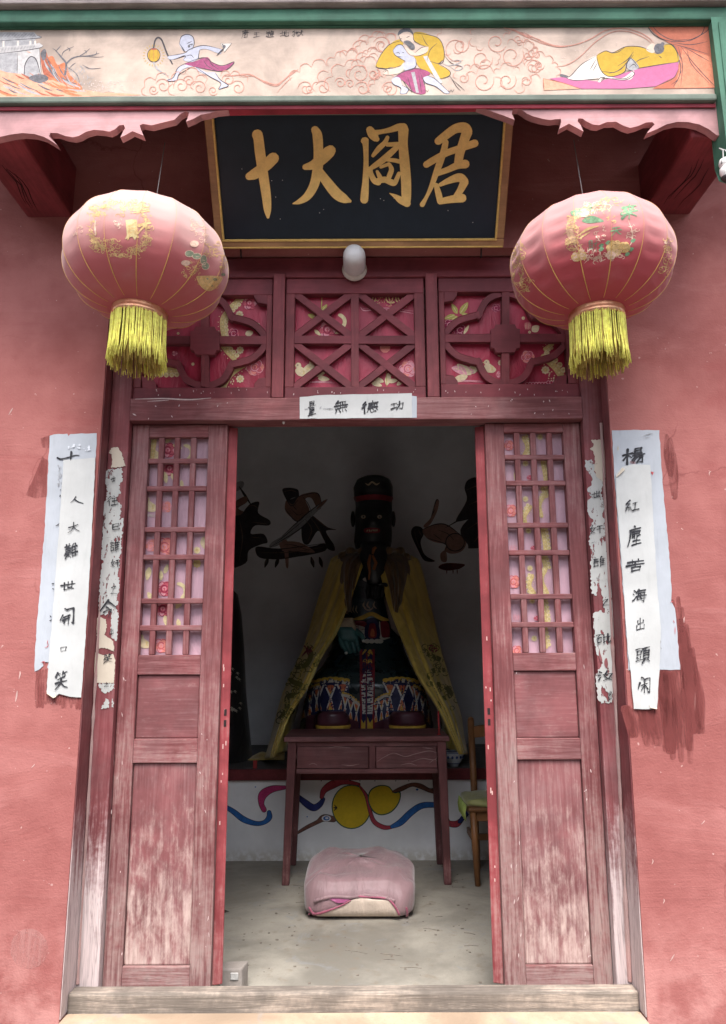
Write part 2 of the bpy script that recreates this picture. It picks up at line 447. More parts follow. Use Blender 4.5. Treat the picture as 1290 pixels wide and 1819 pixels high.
W_VALB = wood('valance_red_strip', (.29, .034, .05), (.4, .16, .16), 'X', -.12, 0, grain=.3)
W_GRN = wood('green_rail_paint', (.045, .135, .085), (.20, .27, .22), 'X', -.14, 0, grain=.35)
W_GRNV = wood('green_post_paint', (.06, .17, .11), (.26, .33, .27), 'Z', -.08, 0, grain=.35)
W_GRNL = wood('grey_green_rail_paint', (.115, .14, .11), (.25, .26, .21), 'X', -.02, 0, grain=.35)
W_EAVE = wood('eaves_board_wood', (.36, .29, .27), (.46, .40, .37), 'X', 0, 0)
W_TAB = wood('table_wood', (.135, .046, .046), (.33, .22, .20), 'X', -.09, .06, .0, .6, .6, dust=.35)
W_TABV = wood('table_wood_upright', (.135, .046, .046), (.38, .24, .22), 'Z', -.10, .14, .0, .5, .6)
W_CHAIR = wood('chair_wood', (.22, .095, .035), (.34, .18, .08), 'Z', -.12, 0, grain=.3, rough=.4)
W_GOLD = wood('gilt_frame_wood', (.33, .17, .075), (.42, .24, .12), 'X', -.1, 0, grain=.5, rough=.45)
GILT = paint('gilt_bead', (.62, .40, .12), .4, .2)

def plaster(name, col, spots=.5):
    t = NT(name); v = t.coord(rnd_=False)
    n = t.noise(v, 1.3, 6, .6); n2 = t.noise(v, 9, 5, .6); n3 = t.noise(v, 140, 3)
    vs = t.coord((1, 1, .12), rnd_=False); streak = t.noise(vs, 6, 4, .6, .8)
    vh = t.coord((.1, 1, 1), rnd_=False); hor = t.noise(vh, 7, 5, .6, .8)
    f = t.math('ADD', t.math('MULTIPLY', n, .5), t.math('ADD', t.math('MULTIPLY', n2, .26), t.math('ADD', t.math('MULTIPLY', streak, .12), t.math('MULTIPLY', hor, .12))))
    c = t.mix(t.rng(f, .36, .64), sc_(col, .80), (min(1, col[0]*1.12), col[1]*1.30, col[2]*1.30))
    # dust splashed on the foot of the wall
    z = t.z(); zf = t.math('MULTIPLY', t.rng(z, .0, .45, 1, 0), t.rng(n2, .35, .65))
    c = t.mix(t.math('MULTIPLY', zf, .55), c, (.58, .30, .27))
    # thin scratches and chips
    sv = t.n('TexVoronoi', feature='DISTANCE_TO_EDGE'); sv.inputs['Scale'].default_value = 1.7
    t.l(t.coord((1, 1, .35), rnd_=False), sv.inputs['Vector'])
    ch = t.noise(v, 55, 2, .5)
    scf = t.noise(t.coord((.35, 1, 1.3), rnd_=False), 3.1, 7, .72, 1.0); c = t.mix(t.rng(scf, .52, .70, 0, .38), c, (.46, .20, .185)); c = t.mix(t.rng(scf, .30, .45, .45, 0), c, (.26, .068, .064))
    sv2 = t.n('TexVoronoi', feature='DISTANCE_TO_EDGE'); sv2.inputs['Scale'].default_value = 1.15
    wv = t.n('VectorMath', operation='ADD'); nz = t.n('TexNoise'); nz.inputs['Scale'].default_value = 3.0; nz.inputs['Detail'].default_value = 6; t.l(v, nz.inputs['Vector']); sc2 = t.n('VectorMath', operation='SCALE'); sc2.inputs['Scale'].default_value = .35; t.l(nz.outputs['Color'], sc2.inputs[0]); t.l(v, wv.inputs[0]); t.l(sc2.outputs[0], wv.inputs[1]); t.l(wv.outputs[0], sv2.inputs['Vector'])
    crack = t.math('MULTIPLY', t.rng(sv2.outputs['Distance'], .0, .006, 1, 0), t.rng(n, .50, .58)); c = t.mix(t.math('MULTIPLY', crack, .6), c, (.20, .06, .055))
    chip = t.math('MULTIPLY', t.rng(ch, .735, .76), spots)
    c = t.mix(chip, c, (.66, .46, .42))
    nb = t.bump(n2, .35, .008); nb = t.bump(n3, .5, .0025, nb); nb = t.bump(scf, .45, .010, nb)
    return t.done(c, .85, nb, .15)
M_WALL = plaster('red_wall_plaster', (.335, .108, .098))
def brushed(name, col, axis_z=True):
    """dry brushed paint that lets the wall show between the bristle marks"""
    t = NT(name); v = t.coord((14, 14, 1.6), rnd_=False)
    n = t.noise(v, 4.5, 5, .65); n2 = t.noise(t.coord(rnd_=False), 10, 4)
    a = t.rng(t.math('ADD', t.math('MULTIPLY', n, .6), t.math('MULTIPLY', n2, .4)), .36, .62, .10, .62)
    m = t.done(col, .85, None, .15); tr = t.n('BsdfTransparent'); mx = t.n('MixShader')
    t.l(a, mx.inputs[0]); t.l(tr.outputs[0], mx.inputs[1]); t.l(t.b.outputs[0], mx.inputs[2])
    t.l(mx.outputs[0], t.t.nodes['Material Output'].inputs[0]); return m
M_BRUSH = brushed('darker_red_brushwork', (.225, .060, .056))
M_DUSTMARK = brushed('pale_dust_mark', (.50, .24, .22))

def concrete(name, col, dirt):
    t = NT(name); v = t.coord(rnd_=False)
    n = t.noise(v, 1.6, 7, .65, .4); n2 = t.noise(v, 14, 5, .65); n3 = t.noise(v, 120, 3)
    c = t.mix(t.rng(n, .35, .65), sc_(col, .66), sc_(col, 1.2))
    n4 = t.noise(v, 5.5, 7, .7, .8); c = t.mix(t.rng(n4, .56, .66, 0, .45), c, sc_((.30, .31, .32), .9)); c = t.mix(t.rng(n4, .30, .42, .5, 0), c, dirt)
    c = t.mix(t.math('MULTIPLY', t.rng(n2, .55, .72), .5), c, dirt)
    c = t.mix(t.math('MULTIPLY', t.rng(n3, .55, .75), .3), c, sc_(col, .5))
    nb = t.bump(n2, .3, .004); nb = t.bump(n3, .25, .001, nb)
    return t.done(c, t.rng(n, .3, .7, .55, .9), nb, .3)
M_FLOOR = concrete('room_floor_cement', (.325, .298, .252), (.22, .17, .12))
M_YARD = concrete('yard_paving', (.125, .118, .108), (.2, .16, .12))
M_STEP = concrete('step_stone', (.46, .34, .24), (.32, .24, .17))
M_BRICK = concrete('doorstop_stone', (.33, .29, .26), (.2, .17, .15))
def limewash(name, col):
    t = NT(name); v = t.coord(rnd_=False)
    n = t.noise(v, 2.0, 5, .6); n2 = t.noise(v, 30, 4)
    z = t.z(); zf = t.math('MULTIPLY', t.rng(z, .0, .10, 1, 0), t.rng(n2, .3, .6))
    c = t.mix(t.rng(n, .35, .65), sc_(col, .88), sc_(col, 1.05)); c = t.mix(t.math('MULTIPLY', zf, .6), c, (.45, .40, .30))
    return t.done(c, .8, t.bump(n2, .15, .002), .2)
M_LIME = limewash('altar_limewash', (.84, .84, .83))
M_INWALL = limewash('room_wall_limewash', (.78, .79, .81))
M_CEIL = paint('dark_ceiling_boards', (.10, .085, .075), .9)
M_LEDGE = concrete('altar_ledge_cement', (.13, .13, .13), (.08, .07, .06))
M_LIP = paint('altar_lip_paint', (.14, .025, .028), .5, .3, 12)
M_REVEAL = plaster('door_reveal_plaster', (.38, .235, .22), .2)

def paper(name, col, wrinkle=.4):
    t = NT(name); v = t.coord(rnd_=False)
    n = t.noise(v, 5, 5, .6); n2 = t.noise(t.coord((1, 1, .2), rnd_=False), 40, 4); n3 = t.noise(v, 180, 2)
    c = t.mix(t.rng(n, .3, .7), sc_(col, .90), sc_(col, 1.05))
    c = t.mix(t.math('MULTIPLY', t.rng(n2, .55, .75), wrinkle*.5), c, sc_(col, .68))
    return t.done(c, .9, t.bump(n2, wrinkle, .004, t.bump(n3, .1, .0005)), .15)
M_PAPER = paper('white_paper', (.50, .50, .487), .4)
M_PAPERB = paper('bluish_old_paper', (.42, .44, .475), .5)
M_PAPERT = paper('torn_stained_paper', (.45, .45, .43), 1.0)
def moth_eaten(m, lo, hi):
    nt = m.node_tree; b = nt.nodes['Principled BSDF']; out = nt.nodes['Material Output']; tc = nt.nodes.new('ShaderNodeTexCoord'); mp = nt.nodes.new('ShaderNodeMapping'); mp.inputs['Scale'].default_value = (1, 1, .45)
    n = nt.nodes.new('ShaderNodeTexNoise'); n.inputs['Scale'].default_value = 42; n.inputs['Detail'].default_value = 6; n.inputs['Roughness'].default_value = .65
    r_ = nt.nodes.new('ShaderNodeMapRange'); r_.inputs[1].default_value = lo; r_.inputs[2].default_value = hi; tr = nt.nodes.new('ShaderNodeBsdfTransparent'); mx = nt.nodes.new('ShaderNodeMixShader')
    L = nt.links.new; L(tc.outputs['Object'], mp.inputs[0]); L(mp.outputs[0], n.inputs['Vector']); L(n.outputs['Fac'], r_.inputs[0]); L(r_.outputs[0], mx.inputs[0]); L(b.outputs[0], mx.inputs[1]); L(tr.outputs[0], mx.inputs[2]); L(mx.outputs[0], out.inputs[0])
moth_eaten(M_PAPERT, .575, .60)
M_PAPERY = paper('yellowed_paper', (.54, .47, .38), .5)
INK = paint('black_ink', (.035, .035, .04), .8, .5, 60)
INKG = paint('faded_ink', (.30, .30, .31), .8, .4, 60)

# ------------------------------------------------------------------ SETTING
def structure(o): o['kind'] = 'structure'; return o
mb = MB(); mb.box(-60, 60, -60, 2.60, -.30, -.004, M_YARD); structure(mb.build('ground'))
mb = MB(); mb.box(-2.4, 2.4, 2.98, 6.45, -.2, 0, M_FLOOR); structure(mb.build('room_floor'))
mb = MB(); mb.box(-2.4, 2.4, 3.2, 6.45, 3.35, 3.45, M_INWALL); structure(mb.build('ceiling'))
BACKY = 6.36
room = thing('room_wall', 'limewashed inner wall with painted punishment scenes behind the statues', 'wall', (0, BACKY, 0))
mb = MB(); mb.box(-2.4, 2.4, BACKY, BACKY+.1, 0, 3.345, M_INWALL)
mb.box(-2.4, -2.3, 3.21, BACKY-.001, 0, 3.344, M_INWALL); mb.box(2.3, 2.4, 3.21, BACKY-.001, 0, 3.344, M_INWALL)
mb.build('wall_face', room)

# front wall with its opening (slightly leaning edges), thick masonry
fw = thing('front_wall', 'salmon red plastered temple front wall with a tall doorway', 'wall', (0, 2.8, 0))
OLt, OLb, ORt, ORb, OT = -1.018, -1.012, .972, .932, 2.872
mb = MB()
def wblock(x0b, x1b, x0t, x1t, z0, z1, m=None):
    m = m or M_WALL
    a, b = wallY(z0), wallY(z1)
    mb.hexa([(x0b,a,z0),(x1b,a,z0),(x1b,3.2,z0),(x0b,3.2,z0),(x0t,b,z1),(x1t,b,z1),(x1t,3.2,z1),(x0t,3.2,z1)], m)
wblock(-3.6, OLb, -3.6, OLt, -.004, OT); wblock(ORb, 3.6, ORt, 3.6, -.004, OT); wblock(-3.6, 3.6, -3.6, 3.6, OT, 4.0)
mb.build('wall_face', fw)
# thin plaster skins on the two jambs, worn pale
mb = MB()
for xb, xt, s in ((OLb, OLt, 1), (ORb, ORt, -1)):
    mb.hexa([(min(xb, xb+s*.003), wallY(0)+.006, .05), (max(xb, xb+s*.003), wallY(0)+.006, .05), (max(xb, xb+s*.003), 3.0, .05), (min(xb, xb+s*.003), 3.0, .05),
             (min(xt, xt+s*.003), wallY(2.86)+.006, 2.865), (max(xt, xt+s*.003), wallY(2.86)+.006, 2.865), (max(xt, xt+s*.003), 3.0, 2.865), (min(xt, xt+s*.003), 3.0, 2.865)], W_POST)
mb.build('jamb_plaster', fw)

# brushed darker patches and marks on the plaster
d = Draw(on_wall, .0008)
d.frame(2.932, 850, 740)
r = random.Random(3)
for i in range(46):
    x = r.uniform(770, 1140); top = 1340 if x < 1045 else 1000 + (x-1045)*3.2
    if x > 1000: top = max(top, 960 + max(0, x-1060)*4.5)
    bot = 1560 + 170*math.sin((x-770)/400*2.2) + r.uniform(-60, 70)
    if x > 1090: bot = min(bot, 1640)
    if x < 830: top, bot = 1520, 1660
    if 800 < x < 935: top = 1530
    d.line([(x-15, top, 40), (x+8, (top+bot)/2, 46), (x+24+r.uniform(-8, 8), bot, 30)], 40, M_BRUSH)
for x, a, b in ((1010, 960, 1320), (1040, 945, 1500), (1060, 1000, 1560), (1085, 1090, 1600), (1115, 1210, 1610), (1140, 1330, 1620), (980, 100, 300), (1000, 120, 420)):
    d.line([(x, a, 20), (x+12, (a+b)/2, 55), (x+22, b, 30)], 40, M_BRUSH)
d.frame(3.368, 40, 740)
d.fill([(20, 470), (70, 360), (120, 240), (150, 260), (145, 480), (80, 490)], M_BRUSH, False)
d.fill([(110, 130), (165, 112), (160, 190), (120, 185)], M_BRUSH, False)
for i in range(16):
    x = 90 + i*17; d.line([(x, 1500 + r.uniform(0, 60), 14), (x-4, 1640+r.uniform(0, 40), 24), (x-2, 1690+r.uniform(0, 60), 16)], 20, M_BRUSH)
d.frame(1, 0, 0)
d.disc(52, 1685, 34, M_DUSTMARK, 36, 18)
d.line([(28, 1652), (60, 1660), (82, 1672)], 4, M_DUSTMARK); d.line([(1235, 1230), (1234, 1262)], 2, M_DUSTMARK)
for x, y, w in ((30, 1235, 22), (36, 1198, 16), (1215, 1100, 12), (60, 1360, 8), (1180, 1600, 10), (1250, 1460, 8), (20, 730, 14), (1195, 1700, 14), (1160, 1530, 10), (1260, 840, 9)):
    d.line([(x-2*(w % 3), y+w/2), (x, y), (x+(w % 5)-1, y-w/2*.7)], .8+.1*w, paint('white_scratch', (.52, .34, .31)))
o = d.build('paint_patch', fw); o['kind'] = 'stuff'

# step and ledge in front of the door
mb = MB(); mb.box(OLb+.004, ORb-.004, 2.70, 2.835, -.003, .052, M_STEP); mb.box(-1.7, 1.62, 2.3, 2.74, -.26, -.0005, M_YARD)
structure(mb.build('step', bevel=.012))

# roof over the porch (casts the shade on the upper wall)
M_TILE = paint('grey_roof_tiles', (.10, .10, .11), .8)
roof = thing('porch_roof', 'grey tiled roof slope over the temple porch with dark boards beneath', 'roof', (0, 2.6, 3.6))
mb = MB()
mb.hexa([(-3.6,2.14,3.70),(3.6,2.14,3.70),(3.6,6.5,4.95),(-3.6,6.5,4.95),(-3.6,2.14,3.76),(3.6,2.14,3.76),(3.6,6.5,5.01),(-3.6,6.5,5.01)], M_CEIL)
mb.build('roof_boards', roof)
mb = MB()
for i in range(60):
    x = -3.55 + i*.12
    mb.hexa([(x,2.09,3.77),(x+.105,2.09,3.77),(x+.105,6.5,5.02),(x,6.5,5.02),(x+.03,2.09,3.82),(x+.075,2.09,3.82),(x+.075,6.5,5.07),(x+.03,6.5,5.07)], M_TILE)
o = mb.build('tile_course', roof); o['kind'] = 'stuff'

# unseen hall across the yard, added to close off the low sky
M_HALLROOF = paint('hall_roof_tiles', (.09, .09, .10), .8); M_HALLWALL = paint('hall_plaster', (.22, .19, .17), .85, .15, 3); M_HALLDOOR = paint('hall_door_paint', (.14, .035, .035), .6)
hl = thing('sky_block_hall', 'unseen hall added across the yard to block low sky, with plaster walls and a heavy grey tiled roof', 'building', (0, -6.2, 0))
mb = MB(); mb.box(-11, 11, -9.5, -6.5, -.003, 2.9, M_HALLWALL); mb.build('wall', hl)
mb = MB(); mb.hexa([(-12,-5.3,2.75),(12,-5.3,2.75),(12,-8.0,4.2),(-12,-8.0,4.2),(-12,-5.3,2.87),(12,-5.3,2.87),(12,-8.0,4.35),(-12,-8.0,4.35)], M_HALLROOF); mb.hexa([(-12,-8.001,4.2),(12,-8.001,4.2),(12,-10.7,2.75),(-12,-10.7,2.75),(-12,-8.001,4.35),(12,-8.001,4.35),(12,-10.7,2.87),(-12,-10.7,2.87)], M_HALLROOF)
mb.box(-12.1, 12.1, -8.15, -7.85, 4.3, 4.55, M_HALLROOF); mb.build('roof', hl)
for sx, lab in ((-1, 'unseen low side wing added on the left of the yard to block low sky'), (1, 'unseen low side wing added on the right of the yard to block low sky')):
    wg = thing('sky_block_wing', lab, 'building', (sx*7.5, -1.5, 0))  # wings stand out of view, added to shut out low sky from the sides
    mb = MB(); mb.box(min(sx*6.2, sx*9), max(sx*6.2, sx*9), -6.0, 2.2, -.003, 3.6, M_HALLWALL); mb.build('wall', wg)
    mb = MB(); a, b = sx*5.5, sx*7.8; mb.hexa([(a,-6.2,3.5),(a,2.4,3.5),(b,2.4,5.6),(b,-6.2,5.6),(a,-6.2,3.62),(a,2.4,3.62),(b,2.4,5.75),(b,-6.2,5.75)], M_HALLROOF); mb.build('roof', wg)
    for k in range(3): pbox('door_panel', wg, sx*6.2-.03, sx*6.2+.03, -5.2+k*2.4, -3.8+k*2.4, .15, 2.4, M_HALLDOOR, .01)
for k in range(-2, 3):
    pbox('door_panel', hl, k*3.6-.9, k*3.6+.9, -6.49, -6.42, .15, 2.3, M_HALLDOOR, .01); mb = MB(); mb.lathe((k*3.6+1.8, -5.7, 0), [(.24, 0), (.24, .12), (.17, .16), (.16, 2.74)], M_HALLDOOR, 'Z', 20); mb.build('column', hl, True)

# ------------------------------------------------------------------ DOOR FRAME
def Z(py, Y, px=634): return at(px, py, Y).z
def X(px, Y, py=1168): return at(px, py, Y).x
FXL, FXR = -.931, .879          # clear width between the posts
LXI, RXI = -.546, .494          # inner edges of the two shut leaves
SILL = .108; LB, LT = 2.154, 2.248; HB, HT = 2.778, 2.866
frame = thing('door_frame', 'dark red wooden door frame with carved transom panels over the open doorway', 'door frame', (0, 2.92, 0))
pbox('post', frame, OLt+.006, FXL, 2.915, 3.02, .067, HT, W_POST, .004)
pbox('post', frame, FXR, ORt-.006, 2.915, 3.02, .067, HT, W_POST, .004)
mb = MB(); mb.box(OLb+.004, ORb-.004, 2.838, 2.902, 0.0, SILL, W_SILL); mb.box(OLb+.004, ORb-.004, 2.9025, 3.0, 0.0, .066, W_SILL)
o = mb.build('threshold', frame, bevel=.008); o['label'] = 'pale worn timber threshold'
pbox('lintel', frame, FXL, FXR, 2.905, 3.0, LB, LT, W_H, .004)
pbox('header', frame, FXL, FXR, 2.918, 3.0, HB, HT, W_TR, .004)
mulx = [(X(484, 2.91, 600), X(505, 2.91, 600)), (X(758, 2.91, 600), X(779, 2.91, 600))]
for a, b in mulx: pbox('mullion', frame, a, b, 2.908, 2.99, LT+.001, HB+.012, W_TRV, .003)
# the pale mortar bead along the outer edge of the right post
mb = MB(); r = random.Random(5); path = []; rr = []
for i in range(40):
    z = .11 + i*.052; path.append((ORb - .010 + (ORt-ORb)*z/2.86, 2.912, z)); rr.append(.004 + r.random()*.006 * (1 if z < 1.35 else .4))
mb.tube(path, rr, M_REVEAL, 6); mb.build('mortar_bead', frame)
mb = MB(); path = [(OLb + .010 + (OLt-OLb)*z/2.86, 2.912, z) for z in [.11 + i*.05 for i in range(28)]]
mb.tube(path, [.003 + r.random()*.004 for _ in path], M_REVEAL, 6); mb.build('mortar_bead', frame)

# ---- cloth prints
C_GOLD = paint('printed_gold', (.58, .44, .19), .6, .3, 90); C_GOLDL = paint('printed_pale_gold', (.66, .55, .31), .6, .2, 90)
C_ROSE = paint('printed_rose', (.50, .10, .13), .7, .25, 90); C_ROSED = paint('printed_dark_rose', (.26, .02, .06), .7, .25, 90)
C_PINK = paint('printed_pink', (.66, .30, .34), .7, .2, 90); C_CREAM = paint('printed_cream', (.64, .52, .33), .7, .15, 90)
C_LEAF = paint('printed_olive_leaf', (.42, .36, .10), .7, .25, 90); C_WHITE = paint('printed_white', (.62, .52, .48), .7, .1)
C_CORAL = paint('printed_coral', (.70, .24, .20), .7, .2, 90)
def cloth_mat(name, col, sheen=.3):
    t = NT(name); v = t.coord(rnd_=False)
    n = t.noise(t.coord((2.4, 1, .7), rnd_=False), 5, 5, .6, .6); n2 = t.noise(v, 18, 4)
    c = t.mix(t.rng(n, .32, .68), sc_(col, .84), sc_(col, 1.12))
    nb = t.bump(n, .7, .02); nb = t.bump(n2, .3, .006, nb)
    return t.done(c, .48, nb, .4, Sheen_Weight=sheen)
M_CLRED = cloth_mat('crimson_cloth', (.36, .016, .048)); M_CLLIL = cloth_mat('lilac_cloth', (.55, .34, .405))
def rose(d, x, y, r, c1=C_ROSE, c2=C_ROSED, c3=C_PINK):
    for k in range(6):
        a = k*1.05; d.disc(x + r*.55*math.cos(a), y + r*.5*math.sin(a), r*.5, c1 if k % 2 else c3)
    d.disc(x, y, r*.6, c1); d.ring(x, y, r*.42, r*.12, c2, 20, 330); d.ring(x, y, r*.2, r*.12, c3, 120, 420)
    for k in range(5):
        a = k*1.25+.4; d.ring(x + r*.55*math.cos(a), y + r*.5*math.sin(a), r*.42, r*.08, c2, 60*k, 60*k+150)
def daisy(d, x, y, r, c=C_CREAM):
    for k in range(8): d.disc(x + r*.68*math.cos(k*.785), y + r*.68*math.sin(k*.785), r*.30, c, n=7)
    d.disc(x, y, r*.42, C_GOLD)
def leaf(d, x, y, L, ang, c=C_LEAF, w=.42):
    a = rad(ang); ux, uy = math.cos(a), math.sin(a)
    P = lambda t, s: (x + L*(t*ux - s*uy), y + L*(t*uy + s*ux))
    d.fill([P(0, 0), P(.35, w*.5), P(.75, w*.38), P(1, 0), P(.7, -w*.4), P(.3, -w*.5)], c); d.line([P(.05, 0), P(.9, 0)], L*.05, C_GOLDL)
def band(d, pts, w, side=1, c=C_GOLD, c2=C_GOLDL):
    """lace-like golden ribbon: a band, dots along it and scallops on one side"""
    d.line(pts, w, c, taper=(1, 1))
    q = cr([(p[0], p[1]) for p in pts], 5); acc = 0; nx = w*.5
    for a, b in zip(q, q[1:]):
        t = (b-a); L = t.length
        if L < 1e-5: continue
        t /= L; nn = Vector((-t.y, t.x))*side
        while acc < L:
            p = a + t*acc; d.disc(p.x + nn.x*w*.75, p.y + nn.y*w*.75, w*.44, c2, n=8); d.disc(p.x + nn.x*w*.78, p.y + nn.y*w*.78, w*.2, c, n=6)
            d.disc(p.x, p.y, w*.15, c2, n=5); d.disc(p.x - nn.x*w*.85, p.y - nn.y*w*.85, w*.11, c2, n=5); acc += w*.85
        acc -= L
def bird(d, x, y, s, flip=1):
    d.fill([(x-s*.9*flip, y+s*.5), (x-s*.3*flip, y-s*.1), (x+s*.2*flip, y-s*.3), (x+s*.7*flip, y+s*.2), (x+s*.3*flip, y+s*.8), (x-s*.5*flip, y+s*.9)], C_CREAM)
    d.disc(x+s*.3*flip, y-s*.4, s*.36, C_CREAM); d.disc(x+s*.36*flip, y-s*.46, s*.08, INK, n=6); d.fill([(x+s*.62*flip, y-s*.5), (x+s*.9*flip, y-s*.36), (x+s*.62*flip, y-s*.3)], C_GOLD, False)
    for k in range(4): d.line([(x-s*.2*flip+k*s*.14, y+s*.05), (x-s*(.55-k*.12)*flip, y+s*.7)], s*.07, C_GOLD)
def waves(d, x, y, w, c=C_PINK):
    for k in range(3): d.line([(x, y+k*5), (x+w*.4, y+k*5-4), (x+w, y+k*5+2)], 4, c)

# ---- transoms: three carved windows backed with printed cloth
TY = 2.930
def px_prism(pts, Y, th, m, name, parent, bevel=.0025):
    mb = MB(); mb.prism([at(p[0], p[1], Y) for p in pts], (0, th, 0), m); return mb.build(name, parent, bevel=bevel)
def bar_px(p, q, w, Y, th, m, parent, name='lattice_bar'):
    a, b = Vector(p), Vector(q); t = (b-a).normalized(); n = Vector((-t.y, t.x))*w/2
    return px_prism([a+n, b+n, b-n, a-n], Y, th, m, name, parent)
def strip_outline(pts, w, n=5):
    q = cr(pts, n); L, R = [], []
    for i, p in enumerate(q):
        t = (q[min(i+1, len(q)-1)] - q[max(i-1, 0)]).normalized(); nn = Vector((-t.y, t.x))*w/2
        L.append(p+nn); R.append(p-nn)
    return L + R[::-1]
def transom(label, x0, x1, ox0, ox1, oy0, oy1):
    t = thing('transom_window', label, 'transom', (0, 0, 0)); 
    del t['category']; del t['label']; t.parent = frame; t.location = Vector((0, -2.92, 0)); t['label'] = label
    zt, zb = HB-.001, LT+.001
    a, b = X(x0, TY, 600), X(x1, TY, 600); c, e = X(ox0, TY, 600), X(ox1, TY, 600); zo1, zo0 = Z(oy0, TY), Z(oy1, TY)
    pbox('rail', t, a, b, TY, 2.975, zo1, zt, W_TR); pbox('rail', t, a, b, TY, 2.975, zb, zo0, W_TR)
    pbox('stile', t, a, c, TY, 2.975, zo0, zo1, W_TRV); pbox('stile', t, e, b, TY, 2.975, zo0, zo1, W_TRV)
    return t
def transom_cloth(t, ox0, ox1, oy0, oy1, seed):
    d = Draw(on_Y(2.968), 0.0, grid=0)
    d.fill([(ox0-6, oy0-6), (ox1+6, oy0-6), (ox1+6, oy1+6), (ox0-6, oy1+6)], M_CLRED, False); d.l = .0006
    return d
# centre: two by two panes each crossed
tc = transom('centre transom with straight crossed lattice', 507, 755, 523, 737, 521, 687)
cx, cy = 630.5, 603.5
bar_px((cx, 521), (cx, 687), 12.5, TY+.0035, .026, W_TRV, tc); bar_px((523, cy), (737, cy), 13, TY+.0042, .026, W_TR, tc)
k = 0
for (a, b) in ((523, cx-6), (cx+6, 737)):
    for (u, v) in ((521, cy-6), (cy+6, 687)):
        for (p, q) in (((a, u), (b, v)), ((a, v), (b, u))):
            k += 1; bar_px(p, q, 11, TY+.005+k*.0007, .024, W_TR, tc)
d = transom_cloth(tc, 523, 737, 521, 687, 1); d.frame(4.778, 500, 490)
d.line([(345, 150), (340, 300)], 8, C_LEAF); leaf(d, 340, 300, 75, -50); leaf(d, 330, 360, 110, 195); leaf(d, 300, 380, 80, 150); rose(d, 390, 455, 75); d.ring(480, 390, 58, 32, C_GOLDL, -80, 70)
leaf(d, 280, 460, 70, 40, C_GOLDL); leaf(d, 510, 470, 60, 160, C_GOLDL)
for x in (760, 930, 1010): d.disc(x, 190, 62, C_ROSED); d.ring(x, 190, 40, 10, C_GOLD, 0, 300); d.line([(x-30, 150), (x, 235)], 9, C_GOLD); d.line([(x+30, 150), (x, 235)], 9, C_GOLD)
for i in range(70): d.disc(rnd.uniform(800, 1110), rnd.uniform(160, 270), 4, C_GOLD, n=5)
d.line([(670, 265), (700, 295), (800, 290), (960, 295), (1120, 320)], 9, C_PINK); d.line([(690, 280), (900, 275), (1120, 300)], 6, C_PINK)
bird(d, 165, 790, 70, -1); bird(d, 240, 760, 62, 1); leaf(d, 280, 850, 120, -25, C_CREAM); leaf(d, 310, 870, 100, 5, C_CREAM); waves(d, 230, 900, 220)
rose(d, 1075, 790, 75, C_PINK, C_ROSE, C_CORAL); d.disc(880, 610, 45, C_CORAL); d.ring(880, 610, 38, 6, C_PINK, 180, 330)
for x, y, L, a in ((895, 930, 110, -80), (900, 870, 90, -60), (870, 900, 90, 200), (760, 900, 100, 20), (900, 900, 90, -10), (980, 930, 80, -40), (820, 830, 70, -60)): leaf(d, x, y, L, a, C_CREAM)
d.line([(895, 940), (890, 800)], 6, C_LEAF); daisy(d, 400, 580, 16); daisy(d, 520, 660, 16); daisy(d, 440, 250, 14)
d.build('cloth', tc)
# sides: four-lobed tracery round a notched square
QUAD = [(107, 3), (102, 15), (86, 30), (67, 37), (47, 42), (43, 52), (33, 68), (17, 77), (2, 80)]
def side_transom(label, x0, x1, ccx, ccy, hw, hh):
    t = transom(label, x0, x1, ccx-hw, ccx+hw, ccy-hh, ccy+hh)
    bar_px((ccx, ccy-hh), (ccx, ccy+hh), 12.5, TY+.0035, .026, W_TRV, t); bar_px((ccx-hw, ccy-1), (ccx+hw, ccy-1), 13, TY+.0042, .026, W_TR, t)
    i = 0
    for sx in (1, -1):
        for sy in (1, -1):
            i += 1
            px_prism(strip_outline([(ccx+sx*a, ccy+sy*b) for a, b in QUAD[:5]], 11.5), TY+.0055+i*.0008, .024, W_TR, 'tracery_bar', t)
            px_prism(strip_outline([(ccx+sx*a, ccy+sy*b) for a, b in [(51, 38)] + QUAD[4:]], 11.5), TY+.0059+i*.0008, .024, W_TR, 'tracery_bar', t)
            # notched corner block
            cx_, cy_ = ccx+sx*(hw+2), ccy+sy*(hh+2)
            px_prism([(cx_, cy_), (cx_-sx*24, cy_), (cx_-sx*23, cy_-sy*8), (cx_-sx*16, cy_-sy*17), (cx_-sx*4, cy_-sy*19), (cx_, cy_-sy*20)], TY+.002, .026, W_TR, 'corner_block', t)
    q = [(-26, -17), (-20, -18), (-17, -25), (17, -25), (20, -18), (26, -17), (26, 17), (20, 18), (17, 25), (-17, 25), (-20, 18), (-26, 17)]
    px_prism([(ccx+a, ccy+b) for a, b in q], TY-.001, .03, W_TR, 'centre_block', t)
    return t
tl = side_transom('left transom with four-lobed tracery', 232, 483, 364, 605, 109, 82)
d = transom_cloth(tl, 255, 473, 523, 689, 2); d.frame(4.778, 230, 490)
band(d, [(800, 500), (790, 420), (800, 350), (870, 260), (930, 200), (960, 150)], 42, 1); band(d, [(890, 700), (840, 650), (800, 600)], 46, 1); band(d, [(790, 960), (850, 850), (920, 790), (980, 750)], 46, -1); band(d, [(230, 800), (320, 805), (410, 800)], 50, 1)
band(d, [(250, 400), (180, 300), (120, 200)], 40, 1)
